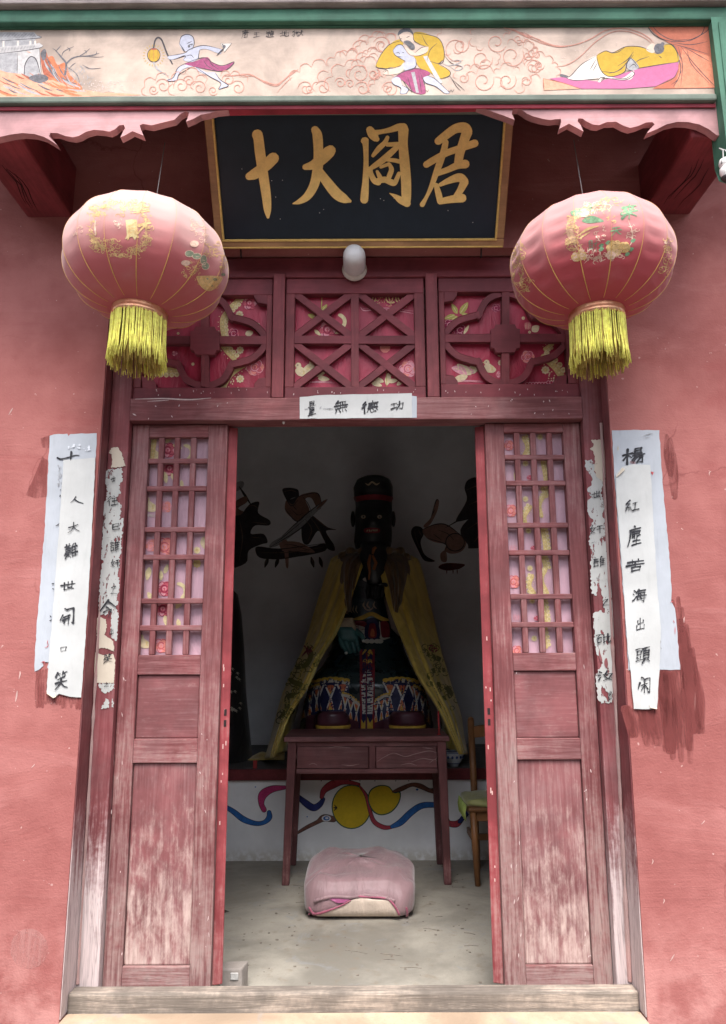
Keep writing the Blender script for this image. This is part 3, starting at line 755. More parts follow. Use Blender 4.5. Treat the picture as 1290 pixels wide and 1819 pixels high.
daisy(d, 935, 330, 34); daisy(d, 940, 632, 34); daisy(d, 940, 875, 36); daisy(d, 1095, 415, 14); daisy(d, 300, 560, 26); daisy(d, 150, 520, 26); rose(d, 885, 490, 46, C_ROSED, C_PINK, C_ROSE); leaf(d, 985, 500, 70, -20, C_CREAM, .7); rose(d, 1065, 775, 75, C_ROSE, C_PINK, C_CORAL)
rose(d, 1020, 230, 60); rose(d, 200, 650, 60); leaf(d, 330, 590, 60, -20, C_CREAM, .7); rose(d, 385, 660, 22, C_ROSED, C_PINK); daisy(d, 540, 750, 14); daisy(d, 415, 490, 12)
for i in range(9): d.disc(880+rnd.uniform(-60, 60), 920+rnd.uniform(-30, 30), 6, C_CREAM, n=5)
d.build('cloth', tl)
tr = side_transom('right transom with four-lobed tracery', 781, 1031, 898, 601, 107, 82)
d = transom_cloth(tr, 791, 1005, 519, 684, 3); d.frame(4.448, 770, 490)
for x, y, L, a in ((190, 300, 90, -120), (210, 300, 110, -55), (170, 310, 90, 160), (190, 320, 80, 150), (220, 300, 60, 10)): leaf(d, x, y, L, a, C_LEAF)
rose(d, 130, 390, 50, C_ROSED, C_PINK, C_ROSED); rose(d, 210, 430, 50, C_ROSED, C_PINK, C_ROSED); leaf(d, 240, 460, 80, -60, C_GOLDL, .3); rose(d, 495, 255, 34, C_ROSED, C_PINK, C_ROSED)
leaf(d, 780, 440, 70, -40, C_CREAM, .8); d.disc(745, 395, 30, C_ROSE); 
for k in range(4): d.line([(725+k*12, 370), (728+k*12, 425)], 4, C_CREAM)
daisy(d, 710, 335, 14); daisy(d, 760, 445, 12); band(d, [(870, 640), (960, 720), (1010, 790)], 52, -1); band(d, [(880, 580), (940, 540)], 30, 1); daisy(d, 885, 745, 34); daisy(d, 525, 620, 22); daisy(d, 532, 688, 24)
rose(d, 745, 640, 52, C_ROSE, C_PINK, C_CORAL); bird(d, 440, 710, 62, -1); bird(d, 310, 720, 62, 1); leaf(d, 320, 760, 180, 190, C_PINK); leaf(d, 300, 780, 140, 215, C_CREAM); leaf(d, 260, 800, 110, 240, C_PINK); leaf(d, 270, 790, 130, 160, C_CREAM)
waves(d, 190, 830, 200); rose(d, 520, 780, 26, C_ROSE, C_PINK, C_PINK); 
for k in range(10): d.ring(740+k*24, 855 - (k > 6)*12, 13, 5, C_PINK)
for i in range(10): d.disc(930+rnd.uniform(-30, 30), 790+rnd.uniform(-40, 40), 6, C_CREAM, n=5)
d.build('cloth', tr)

# ------------------------------------------------------------------ DOOR LEAVES
DY = 2.950
def leaf_door(label, xa, xb, mirror, vb, hb, rails, cloth_fn):
    """xa..xb in metres; vb: px spans of upright bars at py 790; hb: px centres of level bars"""
    t = thing('door_leaf', label, 'door', (xa if not mirror else xb, DY, SILL), 'door leaves of the doorway')
    zb, zt = .076, LB-.003
    sw_o, sw_i = .068, .076
    so, si = (sw_o, sw_i) if not mirror else (sw_i, sw_o)
    pbox('stile', t, xa, xa+so, DY, DY+.036, zb, zt, W_V); pbox('stile', t, xb-si, xb, DY, DY+.036, zb, zt, W_V)
    a, b = xa+so, xb-si
    zr = [(Z(rails[0], DY), zt)] + [(Z(q, DY), Z(p, DY)) for p, q in rails[1:]]
    zr[-1] = (zb, zr[-1][1])
    for z0, z1 in zr: pbox('rail', t, a, b, DY+.001, DY+.035, z0, z1, W_H)
    # panels sit back from the frame
    pbox('panel', t, a+.001, b-.001, DY+.012, DY+.026, zr[2][1], zr[1][0], W_PANH, .006)
    pbox('panel', t, a+.001, b-.001, DY+.012, DY+.026, zr[3][1], zr[2][0], W_PANEL, .006)
    lz0, lz1 = zr[1][1], zr[0][0]
    for p, q in vb:
        x0, x1 = X(p, DY, 790), X(q, DY, 790)
        pbox('lattice_bar', t, x0, x0+.0235, DY+.004, DY+.026, lz0, lz1, W_V, .004)
    for y in hb:
        z = Z(y, DY); pbox('lattice_bar', t, a, b, DY+.0015, DY+.028, z-.0105, z+.0105, W_H, .004)
    d = Draw(on_Y(DY+.040), 0.0)
    P = lambda x, z: (x, z)
    mb = d.mb; mb.add([(a-.02, DY+.041, lz0-.02), (b+.02, DY+.041, lz0-.02), (b+.02, DY+.041, lz1+.02), (a-.02, DY+.041, lz1+.02)], [(0, 1, 2, 3)], M_CLLIL)
    d.l = .0008; cloth_fn(d); d.build('cloth', t)
    return t
def cl_left(d):
    d.frame(3.368, 40, 740)
    for x, y in ((870, 200), (880, 310), (850, 1030), (840, 1150)): rose(d, x, y, 48, C_ROSE, C_ROSED, C_PINK)
    rose(d, 850, 780, 62, C_CORAL, C_ROSE, C_PINK); rose(d, 860, 540, 36, C_CORAL, C_PINK); rose(d, 830, 1370, 45, C_CORAL, C_ROSE); rose(d, 770, 770, 40, C_CORAL, C_PINK)
    for x, y, L, a in ((860, 160, 70, -60), (900, 170, 60, 20), (790, 200, 90, 70), (770, 170, 60, 100), (850, 330, 70, 80), (890, 340, 60, 60), (850, 1190, 80, 70), (830, 980, 60, -90), (850, 940, 60, -70), (920, 1150, 80, -60), (930, 1210, 60, 80), (760, 900, 80, 100), (750, 1050, 70, 60), (970, 290, 70, -40), (950, 380, 50, 80)): leaf(d, x, y, L, a, C_GOLDL)
    bird(d, 760, 520, 55, -1); bird(d, 725, 1340, 50, -1); d.ring(970, 215, 42, 20, C_GOLDL, -90, 60); d.ring(930, 1045, 45, 22, C_GOLDL, -90, 60); waves(d, 735, 590, 60, C_WHITE)
    d.fill([(1080, 720), (1110, 735), (1120, 790), (1085, 790), (1065, 755)], C_CREAM); daisy(d, 1045, 800, 22, C_GOLDL); daisy(d, 1045, 880, 26, C_GOLD); daisy(d, 1110, 840, 20, C_GOLD)
    band(d, [(790, 140), (775, 250)], 30, 1)
def cl_right(d):
    d.frame(2.932, 850, 740)
    band(d, [(235, 110), (255, 160), (240, 200)], 22, -1, C_GOLD, C_GOLDL)
    for y0, y1 in ((235, 335), (375, 415), (585, 705), (730, 790), (955, 1080), (1110, 1200)): band(d, [(335, y0), (345, (y0+y1)/2), (352, y1)], 24, -1)
    band(d, [(350, 400), (320, 460), (330, 520)], 18, 1); band(d, [(270, 470), (240, 520), (245, 560)], 22, 1); band(d, [(280, 830), (265, 880), (290, 920)], 22, 1); band(d, [(350, 800), (330, 850), (360, 920)], 18, 1)
    for x, y, r_ in ((158, 150, 28), (168, 490, 34), (183, 860, 36), (200, 1220, 30)): rose(d, x, y, r_, C_CORAL, C_ROSE, C_PINK)
    for x, y in ((265, 318), (285, 685), (302, 1050)): rose(d, x, y, 14, C_ROSE, C_ROSED)
    for x, y in ((245, 430), (245, 245), (268, 790), (290, 1155), (260, 595), (280, 960), (320, 108)): daisy(d, x, y, 16, C_GOLDL)
    for x, y in ((180, 690), (200, 1050)):
        for k in range(5): d.line([(x-16+k*8, y-20), (x-16+k*8, y+14)], 4, C_PINK)
    d.line([(185, 290), (188, 330)], 5, C_GOLDL)
leaf_door('shut left door leaf with lilac cloth and yellow leaves behind its lattice', FXL+.002, LXI, False,
          [(281, 292), (309, 321), (338, 350)], [817, 866, 939, 988, 1066, 1114], [775, (1162, 1197), (1311, 1354), (1716, 1750)], cl_left)
leaf_door('shut right door leaf with lilac cloth and gold lace bands behind its lattice', RXI, FXR-.002, True,
          [(914, 925), (943, 954), (972, 984)], [813, 859, 934, 983, 1061, 1111], [769, (1161, 1193), (1313, 1351), (1717, 1748)], cl_right)
# the two middle leaves stand open into the room: seen edge on
def open_leaf(label, hx, ux, uy):
    t = thing('door_leaf', label, 'door', (hx, 2.995, SILL), 'door leaves of the doorway')
    U = Vector((ux, uy, 0)).normalized(); N = Vector((-U.y, U.x, 0)); V = Vector((0, 0, 1)); o = Vector((hx, 2.992, 0))
    if N.x * hx > 0: N = -N                                   # N towards the middle of the doorway
    zb, zt = .076, LB-.004; w = .43; th = .038
    def ob(name, u0, u1, z0, z1, n0, n1, m, bv=.003):
        mb = MB(); mb.obox(o, U, V, N, u0, u1, z0, z1, n0, n1, m); return mb.build(name, t, bevel=bv)
    ob('stile', 0, .07, zb, zt, -th, 0, W_EDGE, .004); ob('stile', w-.07, w, zb, zt, -th, 0, W_V)
    zr = [(zt-.065, zt), (1.145, 1.225), (.80, .885), (zb, zb+.07)]
    for a, b in zr: ob('rail', .07, w-.07, a, b, -th+.001, -.001, W_H)
    ob('panel', .07, w-.07, .885, 1.145, -.026, -.012, W_PANH); ob('panel', .07, w-.07, zb+.07, .80, -.026, -.012, W_PANEL)
    for k in range(3): ob('lattice_bar', .07+(w-.14)*(k+1)/4-.012, .07+(w-.14)*(k+1)/4+.012, 1.225, zt-.065, -.03, -.008, W_V)
    for z in (1.34, 1.44, 1.60, 1.70, 1.88, 1.98): ob('lattice_bar', .07, w-.07, z-.011, z+.011, -.032, -.006, W_H)
    mb = MB(); mb.obox(o, U, V, N, .075, w-.075, 1.23, zt-.07, -.036, -.0345, M_CLLIL); mb.build('cloth', t)
    for z in (1.02, .98): ob('latch_hole', -.0015, .002, z-.012, z+.012, -.024, -.014, paint('dark_hole', (.03, .02, .02)), 0)
    mb = MB(); r = random.Random(int(abs(hx)*1000))
    for k in range(9):
        z = r.uniform(.4, 1.3); n0 = -r.uniform(.008, .03); mb.obox(o, U, V, N, -.0012, .001, z, z+r.uniform(.006, .02), n0-.004, n0, paint('bare_wood_chip', (.62, .42, .38)))
    o = mb.build('paint_chip', t); o['kind'] = 'stuff'
    return t
open_leaf('open door leaf seen by its red edge beside the doorstop stone', LXI+.036, -.40, .92)
open_leaf('open door leaf seen by its red edge in front of the chair', RXI-.036, .36, .93)

# ------------------------------------------------------------------ LAMP above the door
t = thing('porch_lamp', 'white frosted glass jar lamp on a cream base above the doorway', 'lamp', at(630, 482, 2.918))
c = at(630, 480, 2.918); M_CER = paint('cream_porcelain', (.62, .56, .50), .35, .12, 30, .5); M_FROST = paint('frosted_glass', (.66, .64, .63), .35, .05, 12, .5)
mb = MB(); mb.lathe(c, [(.050, 0), (.052, .006), (.050, .014), (.043, .022), (.040, .030)], M_CER, 'Y', 28); mb.build('lamp_base', t, True, bevel=.002)
mb = MB(); mb.lathe(c, [(.040, .028), (.0445, .034), (.0455, .05), (.0455, .105), (.044, .122), (.038, .138), (.026, .149), (.010, .154)], M_FROST, 'Y', 28); mb.build('glass_jar', t, True)
for sx in (-1, 1):
    mb = MB(); mb.ball(c + Vector((sx*.045, -.004, -.012)), .004, paint('screw_brass', (.2, .15, .08), .5)); mb.build('screw', t, True)

# ------------------------------------------------------------------ NAME BOARD leaning forward over the door
pb, pt = at(640, 441, 2.80), at(640, 205, 2.50)
PU = Vector((1, 0, 0)); PV = Vector((0, pt.y-pb.y, pt.z-pb.z)).normalized(); PN = PU.cross(PV); PN = PN if PN.y < 0 else -PN
on_plq = on_plane(pb, PN)
def plq_uv(px, py): q = on_plq(px, py) - pb; return q.dot(PU), q.dot(PV)
ubl, _ = plq_uv(387, 440); ubr, _ = plq_uv(894, 440); utl, vt = plq_uv(360, 205); utr, _ = plq_uv(912, 205)
u0, u1 = min(ubl, utl)*.5 + max(ubl, utl)*.5, (ubr+utr)/2
v1 = vt + .05
plq = thing('name_board', 'black name board with four large gold brush characters in a gilt frame', 'sign board', pb)
M_BLK = paint('blue_black_lacquer', (.008, .014, .023), .45, .25, 3, .3)
M_CHAR = paint('gold_leaf_paint', (.92, .60, .21), .6, .12, 30); M_CHARD = paint('dark_red_outline', (.05, .014, .012), .6)
def pob(name, a, b, c, e, n0, n1, m, bv=.004):
    mb = MB(); mb.obox(pb, PU, PV, PN, a, b, c, e, n0, n1, m); return mb.build(name, plq, bevel=bv)
fwid = .036
pob('board', u0+fwid-.004, u1-fwid+.004, fwid-.004, v1-fwid+.004, -.02, 0, M_BLK, 0)
for nm, a, b, c, e in (('frame_bar', u0, u1, 0, fwid), ('frame_bar', u0, u1, v1-fwid, v1), ('frame_bar', u0, u0+fwid, fwid+.0005, v1-fwid-.0005), ('frame_bar', u1-fwid, u1, fwid+.0005, v1-fwid-.0005)):
    pob(nm, a, b, c, e, -.022, .012, W_GOLD, .004)
for a, b, c, e in ((u0+fwid-.007, u1-fwid+.007, fwid-.007, fwid+.001), (u0+fwid-.007, u0+fwid+.001, fwid+.0012, v1-fwid), (u1-fwid-.001, u1-fwid+.007, fwid+.0012, v1-fwid), (u0+.004, u1-.004, .003, .009)):
    pob('gilt_bead', a, b, c, e, .0, .0155, GILT, .002)
CHARS = {
 '十': ((5.864, 420, 200), ["218 225 112|232 280 105|248 420 108|280 640 104|312 860 96|325 1010 76|330 1090 30", "130 665 78|190 640 110|260 590 110|330 530 120|390 470 118"]),
 '大': ((5.864, 420, 200), ["818 175 80|845 240 102|855 400 100|850 560 105|815 740 98|745 865 85|660 925 55|590 948 12", "715 568 60|800 545 95|880 490 120|960 415 125|985 390 110", "865 610 80|935 710 100|1040 840 112|1120 895 95|1185 922 34"]),
 '阎': ((5.375, 630, 200), ["98 268 78|106 310 56|110 450 48|106 640 60|98 760 74|92 835 76", "145 162 72|170 205 88|200 242 72|215 255 50", "180 195 56|260 182 44|340 165 52|420 140 70|468 145 90", "466 160 100|464 300 88|478 480 96|492 660 96|494 800 90|500 870 66", "505 868 70|440 835 66|390 800 40|335 770 8", "315 235 36|290 285 46|230 345 52|175 412 34", "310 305 40|400 302 44|440 300 40", "405 330 50|340 390 60|260 460 62|180 515 48|135 545 26", "300 450 30|380 456 40|440 470 40", "150 530 38|158 590 50|190 650 56|230 668 56", "215 560 28|235 600 42|255 640 44", "335 495 34|352 545 48|330 610 50", "205 655 52|290 640 60|350 665 60|385 668 50|425 580 38", "250 520 30|330 490 34"]),
 '君': ((5.375, 630, 200), ["795 275 70|860 225 80|960 155 88|1045 145 104|1075 180 104", "1075 185 100|1040 280 90|1005 390 84|990 480 80", "870 280 56|850 370 62|810 490 64|770 600 56|735 700 46|690 800 34|645 880 48", "682 498 62|760 450 66|880 385 64|1010 340 66|1150 292 74", "790 580 54|890 545 58|980 505 70|1060 490 84", "778 690 44|800 770 60|818 850 60", "815 690 36|900 650 60|1000 620 84|1050 655 78", "1050 660 80|1010 740 66|970 800 58", "820 848 56|920 828 70|1030 815 84"]),
}
lift = .0010
for ch, (fr, sts) in CHARS.items():
    d = Draw(on_plq, .0006).frame(*fr); d2 = Draw(on_plq, .0016).frame(*fr)
    for st in sts:
        pts = [tuple(float(v) for v in p.split()) for p in st.split('|')]
        d.line([(x, y, w+12) for x, y, w in pts], 0, M_CHARD); d2.line(pts, 0, M_CHAR)
    d.mb.v += [] ; b = len(d.mb.v)
    d.mb.mats.append(M_CHAR); d.mb.v += d2.mb.v; d.mb.f += [[i+b for i in f] for f in d2.mb.f]; d.mb.m += [1]*len(d2.mb.f)
    d.build('character', plq)
d = Draw(on_plq, .0012)
for x, y in ((483, 321), (502, 320), (490, 350), (575, 372), (568, 378), (676, 353), (682, 356), (796, 374), (498, 389), (700, 352), (840, 395), (430, 300)): d.disc(x, y, .8, paint('paint_fleck', (.6, .55, .5)), n=5)
o = d.build('paint_fleck', plq); o['kind'] = 'stuff'
for px in (427, 856):
    mb = MB(); q = at(px, 443, 2.80); mb.tube([q+Vector((0, .01, .01)), q+Vector((0, .02, -.015)), q+Vector((0, .03, -.02))], .0035, paint('iron_hook', (.03, .02, .02), .6), 6); mb.build('hook', plq, True)

# ------------------------------------------------------------------ PAINTED EAVES BEAM
BY = 2.35
beam = thing('painted_beam', 'painted eaves beam with a ghost story picture between green rails', 'beam', (0, BY, 3.3))
zp0, zp1 = Z(172, BY), Z(44, BY)
M_PANEL = wood('beam_picture_ground', (.50, .375, .30), (.45, .335, .27), 'X', -.22, 0, grain=.12)
BXR = X(1264, BY, 110)
pbox('picture_panel', beam, -1.62, BXR, BY, BY+.06, zp0-.02, zp1+.02, M_PANEL, 0)
zg0, zg1 = Z(49, BY), Z(14, BY-.03)
pbox('upper_rail', beam, -1.62, BXR+.2, BY-.03, BY+.05, zg0, zg1, W_GRN, .006)
pbox('upper_rail_lip', beam, -1.62, BXR, BY-.010, BY+.03, zg0-.004, zg0-.0005, W_GRN, .004)
zl1, zl0 = Z(168, BY-.022), Z(180, BY-.022)
pbox('lower_rail', beam, -1.62, BXR-.004, BY-.022, BY+.05, zl0, zl1, W_GRNL, .006)
pbox('eaves_board', beam, -1.62, BXR+.4, BY-.055, BY+.05, zg1+.001, zg1+.16, W_EAVE, .005)
mb = MB()
gp0 = Z(305, BY-.02, 1275)
gx0, gx1 = BXR+.001, BXR+.085
mb.prism([Vector((gx0, BY-.035, zg0-.001)), Vector((gx0, BY-.035, gp0+.06)), Vector((gx0+.012, BY-.035, gp0+.015)), Vector((gx0+.05, BY-.035, gp0)), Vector((gx1, BY-.035, gp0+.02)), Vector((gx1, BY-.035, zg0-.001))], (0, .085, 0), W_GRNV)
mb.build('hanging_post', beam, bevel=.005)
pbox('post_fillet', beam, gx0+.018, gx0+.024, BY-.039, BY-.0345, gp0+.05, zg0-.02, W_GRN, 0)

# the picture
P_GREY = paint('picture_grey', (.40, .38, .38), .8, .25, 60); P_DGREY = paint('picture_dark_grey', (.16, .15, .16), .8, .4, 60); P_LGREY = paint('picture_light_grey', (.56, .52, .50), .8, .2, 60)
P_ORANGE = paint('picture_orange', (.62, .20, .10), .8, .3, 40); P_RUST = paint('picture_rust', (.42, .13, .08), .8, .35, 40); P_SALM = paint('picture_salmon', (.70, .36, .24), .8, .2, 40)
P_LINE = paint('picture_outline', (.08, .07, .075), .8, .4, 60); P_BODY = paint('picture_blue_grey', (.50, .49, .56), .8, .12, 60); P_PURP = paint('picture_purple_cloth', (.36, .09, .18), .8, .25, 60)
P_YEL = paint('picture_ochre', (.56, .35, .055), .8, .10, 50); P_CLOUD = paint('picture_cloud_line', (.56, .27, .21), .8, .25, 60); P_MAG = paint('picture_pink', (.52, .16, .29), .8, .08, 50)
P_SKIN = paint('picture_skin', (.74, .55, .44), .8, .1, 50); P_WHITE = paint('picture_white', (.76, .66, .58), .8, .08, 50); P_ROOM = paint('picture_curtain', (.50, .16, .10), .8, .12, 40); P_MIST = paint('picture_mist', (.60, .48, .43), .8, .15, 60)
d = Draw(on_Y(BY), .0004, step=.0000015)
r = random.Random(11)
d.frame(2.932, 0, 30)
# gate tower
d.fill([(-40, 190), (95, 180), (205, 165), (215, 300), (90, 330), (-40, 320)], P_LGREY, False)
d.fill([(-40, 195), (88, 185), (92, 320), (-40, 320)], P_GREY, False)
d.fill([(128, 320), (130, 260), (145, 220), (165, 208), (190, 225), (200, 265), (210, 315)], P_GREY); d.line([(128, 320), (130, 255), (150, 215), (170, 208), (192, 230), (215, 312)], 5, P_LINE)
d.fill([(-40, 130), (185, 115), (185, 150), (-40, 160)], P_GREY, False)
for x in (20, 95, 160, 185): d.fill([(x-6, 125), (x+4, 124), (x+4, 155), (x-6, 156)], P_WHITE, False)
d.fill([(-40, 80), (178, 80), (195, 98), (218, 104), (200, 114), (-40, 130)], P_GREY, False); d.fill([(-40, 160), (185, 142), (205, 135), (226, 152), (200, 165), (90, 180), (-40, 196)], P_LGREY, False)
for i in range(26):
    x = -10 + i*7.6; d.line([(x-6, 82), (x+8, 116 - i*.3)], 2.2, P_DGREY); d.line([(x, 160-i*.5), (x+4, 188-i*.9)], 2.2, P_DGREY)
d.line([(-40, 128), (190, 112), (218, 104)], 3.5, P_LINE); d.line([(-40, 195), (90, 181), (200, 164), (226, 152)], 3.5, P_LINE); d.line([(195, 98), (218, 104)], 3, P_LINE); d.line([(92, 185), (90, 320)], 3, P_LINE); d.line([(206, 165), (216, 300)], 3, P_LINE)
d.line([(140, 180), (165, 190)], 5, P_SALM); d.line([(130, 190), (150, 200)], 4, P_WHITE)
# rocks
d.fill([(-40, 280), (40, 290), (110, 300), (180, 330), (240, 310), (330, 330), (420, 380), (520, 395), (640, 398), (730, 408), (500, 414), (-40, 420)], P_SALM)
d.fill([(212, 190), (232, 170), (245, 190), (260, 240), (300, 300), (260, 330), (225, 290)], P_RUST); d.fill([(245, 230), (275, 205), (300, 250), (340, 240), (365, 300), (430, 370), (380, 380), (290, 330)], P_ORANGE)
for i in range(44):
    x = r.uniform(-30, 330); y = 290 + max(0, x-150)*.12 + r.uniform(0, 95); L = r.uniform(40, 120)
    if y > 402: continue
    d.line([(x, y), (x+L*.5, min(408, y+L*.28)), (x+L, min(410, y+L*.45))], r.uniform(5, 14), r.choice([P_ORANGE, P_ORANGE, P_RUST, P_GREY, P_SALM, P_DGREY]))
for i in range(22):
    x = r.uniform(215, 350); y = 190 + (x-215)*.5 + r.uniform(0, 60); d.line([(x, y), (x+15, y+35), (x+45, y+75)], r.uniform(4, 10), r.choice([P_DGREY, P_RUST, P_ORANGE, P_GREY]))
d.fill([(212, 190), (230, 168), (242, 180), (238, 220), (222, 225)], P_DGREY)
for i in range(14):
    x = r.uniform(300, 560); d.line([(x, 372 + (x-300)*.08), (x+70, 384 + (x-300)*.08)], r.uniform(3, 7), r.choice([P_GREY, P_ORANGE, P_SALM]))
d.fill([(150, 320), (190, 300), (240, 305), (250, 330), (200, 345)], P_DGREY)
# bare tree
d.line([(340, 300, 12), (345, 245, 10), (320, 210, 8), (290, 175, 4), (275, 165, 2)], 8, P_DGREY); d.line([(345, 245, 9), (380, 215, 7), (430, 205, 5), (500, 210, 3), (540, 208, 1.5)], 6, P_DGREY)
for a in (((320, 210), (335, 180), (385, 155)), ((290, 180), (305, 165), (318, 150)), ((400, 212), (440, 190), (470, 165)), ((430, 205), (480, 200), (518, 190)), ((350, 260), (400, 300), (420, 360)), ((360, 270), (380, 250), (395, 240)), ((430, 250), (470, 270), (525, 268)), ((360, 180), (365, 170), (350, 160)), ((450, 190), (450, 180), (440, 176)), ((480, 203), (500, 195), (505, 180))): d.line(list(a), 4.5, P_DGREY)
for i in range(46):
    x = r.uniform(345, 480); y = r.uniform(265, 372) ; d.line([(x, y), (x+r.uniform(-26, 26), y-r.uniform(6, 34))], 2, P_GREY)
for i in range(110):
    x = r.gauss(560, 70); y = r.uniform(330, 392); d.disc(x, y, r.uniform(1.5, 4), P_MIST, n=5)
# running ghost with a lantern
ln = [(800, 168), (808, 125), (825, 108), (845, 125), (870, 190), (898, 245)]
d.line(ln, 8, P_LINE, taper=(.8, .8)); d.disc(802, 200, 33, P_YEL, 36, 16); d.ring(802, 200, 33, 4, P_LINE, ry=36)
for x in (785, 802, 819): d.line([(x, 168), (x+(x-802)*.35, 200), (x, 232)], 2.5, P_RUST)
d.fill([(788, 165), (816, 165), (814, 174), (790, 174)], P_RUST, False); d.line([(802, 238, 9), (815, 265, 10), (845, 290, 7), (880, 308, 2)], 8, P_GREY)
for k in range(22):
    a = k*.2856; d.line([(802+46*math.cos(a), 202+46*math.sin(a)), (802+58*math.cos(a), 202+58*math.sin(a))], 3, P_YEL)
d.fill([(880, 205), (960, 190), (990, 170), (1060, 150), (1150, 168), (1152, 190), (1140, 192), (1080, 170), (1040, 175), (1035, 215), (1000, 235), (955, 225), (965, 200), (905, 222), (880, 220)], P_BODY)
d.fill([(935, 140), (945, 105), (975, 92), (1005, 105), (1012, 140), (1000, 170), (960, 180), (945, 165)], P_BODY)
d.fill([(965, 250), (1020, 255), (960, 270), (930, 300), (920, 330), (868, 334), (875, 325), (905, 315), (925, 270)], P_BODY); d.fill([(1020, 262), (1080, 290), (1120, 290), (1150, 330), (1190, 355), (1188, 365), (1160, 370), (1148, 380), (1140, 372), (1150, 345), (1090, 310), (1030, 280)], P_BODY)
d.fill([(960, 245), (1010, 235), (1060, 215), (1085, 212), (1110, 240), (1160, 255), (1220, 235), (1190, 270), (1140, 284), (1080, 276), (1020, 262)], P_PURP)
for a in ([(880, 205), (960, 190), (990, 170), (1060, 150), (1150, 168)], [(905, 222), (965, 205), (955, 225)], [(1040, 175), (1035, 215), (1055, 212)], [(935, 140), (945, 105), (975, 92), (1005, 105), (1012, 140), (1000, 172)], [(935, 140), (950, 160), (962, 182), (945, 160)], [(960, 245), (925, 270), (905, 315), (868, 334), (920, 332), (935, 300), (1000, 262)], [(1020, 262), (1090, 310), (1150, 345), (1140, 375), (1160, 372), (1190, 358), (1150, 330), (1120, 290)], [(960, 245), (1060, 213), (1110, 240), (1160, 255), (1220, 235), (1190, 270), (1140, 284), (1020, 262)], [(1060, 225), (1080, 255), (1120, 278)], [(1090, 225), (1105, 250), (1140, 275)], [(970, 205), (995, 200), (1010, 215)], [(975, 140), (1000, 128)], [(980, 150), (1005, 140)]): d.line(a, 4, P_LINE)
d.disc(985, 155, 7, P_DGREY); d.disc(1000, 145, 5, P_DGREY)
d.fill([(1150, 140), (1208, 138), (1170, 185)], P_WHITE, False); d.line([(1150, 140), (1208, 138), (1170, 185), (1150, 140)], 3, P_LINE, False); d.line([(1130, 202), (1175, 158)], 9, P_LINE); d.disc(1168, 155, 9, P_DGREY); d.disc(1160, 146, 4, P_DGREY)
# clouds: helper that strings arcs and curls
def puffs(pts, w=4.5, c=None):
    for i in range(len(pts)-1):
        (x0, y0), (x1, y1) = pts[i], pts[i+1]; mx, my = (x0+x1)/2, (y0+y1)/2; dx, dy = x1-x0, y1-y0
        h = .42; d.line([(x0, y0), (mx-dx*.25+dy*h, my-dy*.25-dx*h), (mx+dx*.25+dy*h, my+dy*.25-dx*h), (x1, y1)], w*.8, P_CLOUD)
def curl(x, y, R, a0=0, turn=1.4, flip=1, w=4.5):
    n = 16; pts = []
    for k in range(n+1):
        t = k/n; rr = R*(1-t*.78); a = rad(a0) + flip*t*turn*2*math.pi; pts.append((x+rr*math.cos(a), y+rr*math.sin(a)))
    d.line(pts, w*.8, P_CLOUD, n=3)
puffs([(765, 410), (755, 365), (810, 330), (880, 320)]); puffs([(910, 410), (900, 350), (960, 300), (1040, 305), (1070, 345)]); puffs([(1010, 380), (1020, 335), (1070, 320)]); puffs([(1150, 310), (1200, 300), (1250, 315), (1290, 340)])
for x, y, R, a in ((800, 380, 26, 20), (850, 360, 40, 200), (945, 360, 42, 160), (1040, 370, 38, 200), (1110, 385, 26, 30), (1190, 330, 34, 180), (1240, 370, 40, 210), (985, 335, 30, 180)): curl(x, y, R, a)
d.frame(2.932, 400, 30)
d.line([(0, 310), (60, 305), (130, 300), (190, 330), (260, 352), (300, 335), (340, 300), (380, 275)], 6, P_CLOUD); d.line([(90, 315), (150, 310), (210, 345), (270, 360), (310, 325), (370, 285)], 4, P_CLOUD)
d.line([(270, 395), (320, 340), (350, 315)], 4, P_CLOUD)
puffs([(340, 330), (390, 290), (450, 262), (530, 258)]); puffs([(540, 260), (570, 215), (630, 205), (690, 195)]); puffs([(600, 210), (640, 185), (690, 190), (700, 150), (760, 110), (830, 108), (890, 125)]); puffs([(690, 240), (740, 195), (800, 180)]); puffs([(550, 390), (560, 310), (620, 260), (700, 262), (730, 280)]); puffs([(470, 390), (490, 340), (540, 290)]); puffs([(650, 320), (660, 270), (720, 240), (790, 240)]); puffs([(760, 400), (780, 350), (830, 318), (880, 320)]); puffs([(670, 185), (740, 140), (735, 140)])
for x, y, R, a in ((420, 375, 42, 180), (440, 375, 22, 40), (510, 370, 40, 200), (700, 300, 55, 170), (775, 300, 36, 300), (820, 150, 50, 200), (650, 350, 26, 150), (715, 375, 40, 200), (860, 380, 45, 190), (800, 250, 24, 240), (600, 345, 30, 190)): curl(x, y, R, a)
glyphs = (('唐', 105, 90, 40, 44), ('王', 163, 94, 34, 30), ('遊', 234, 92, 44, 36), ('地', 310, 89, 48, 34), ('獄', 378, 88, 62, 34))
d.frame(2.932, 400, 30)
for ch, x, y, w, h in glyphs: glyph(d, ch, x, y, w, h, P_LINE, 8.5)
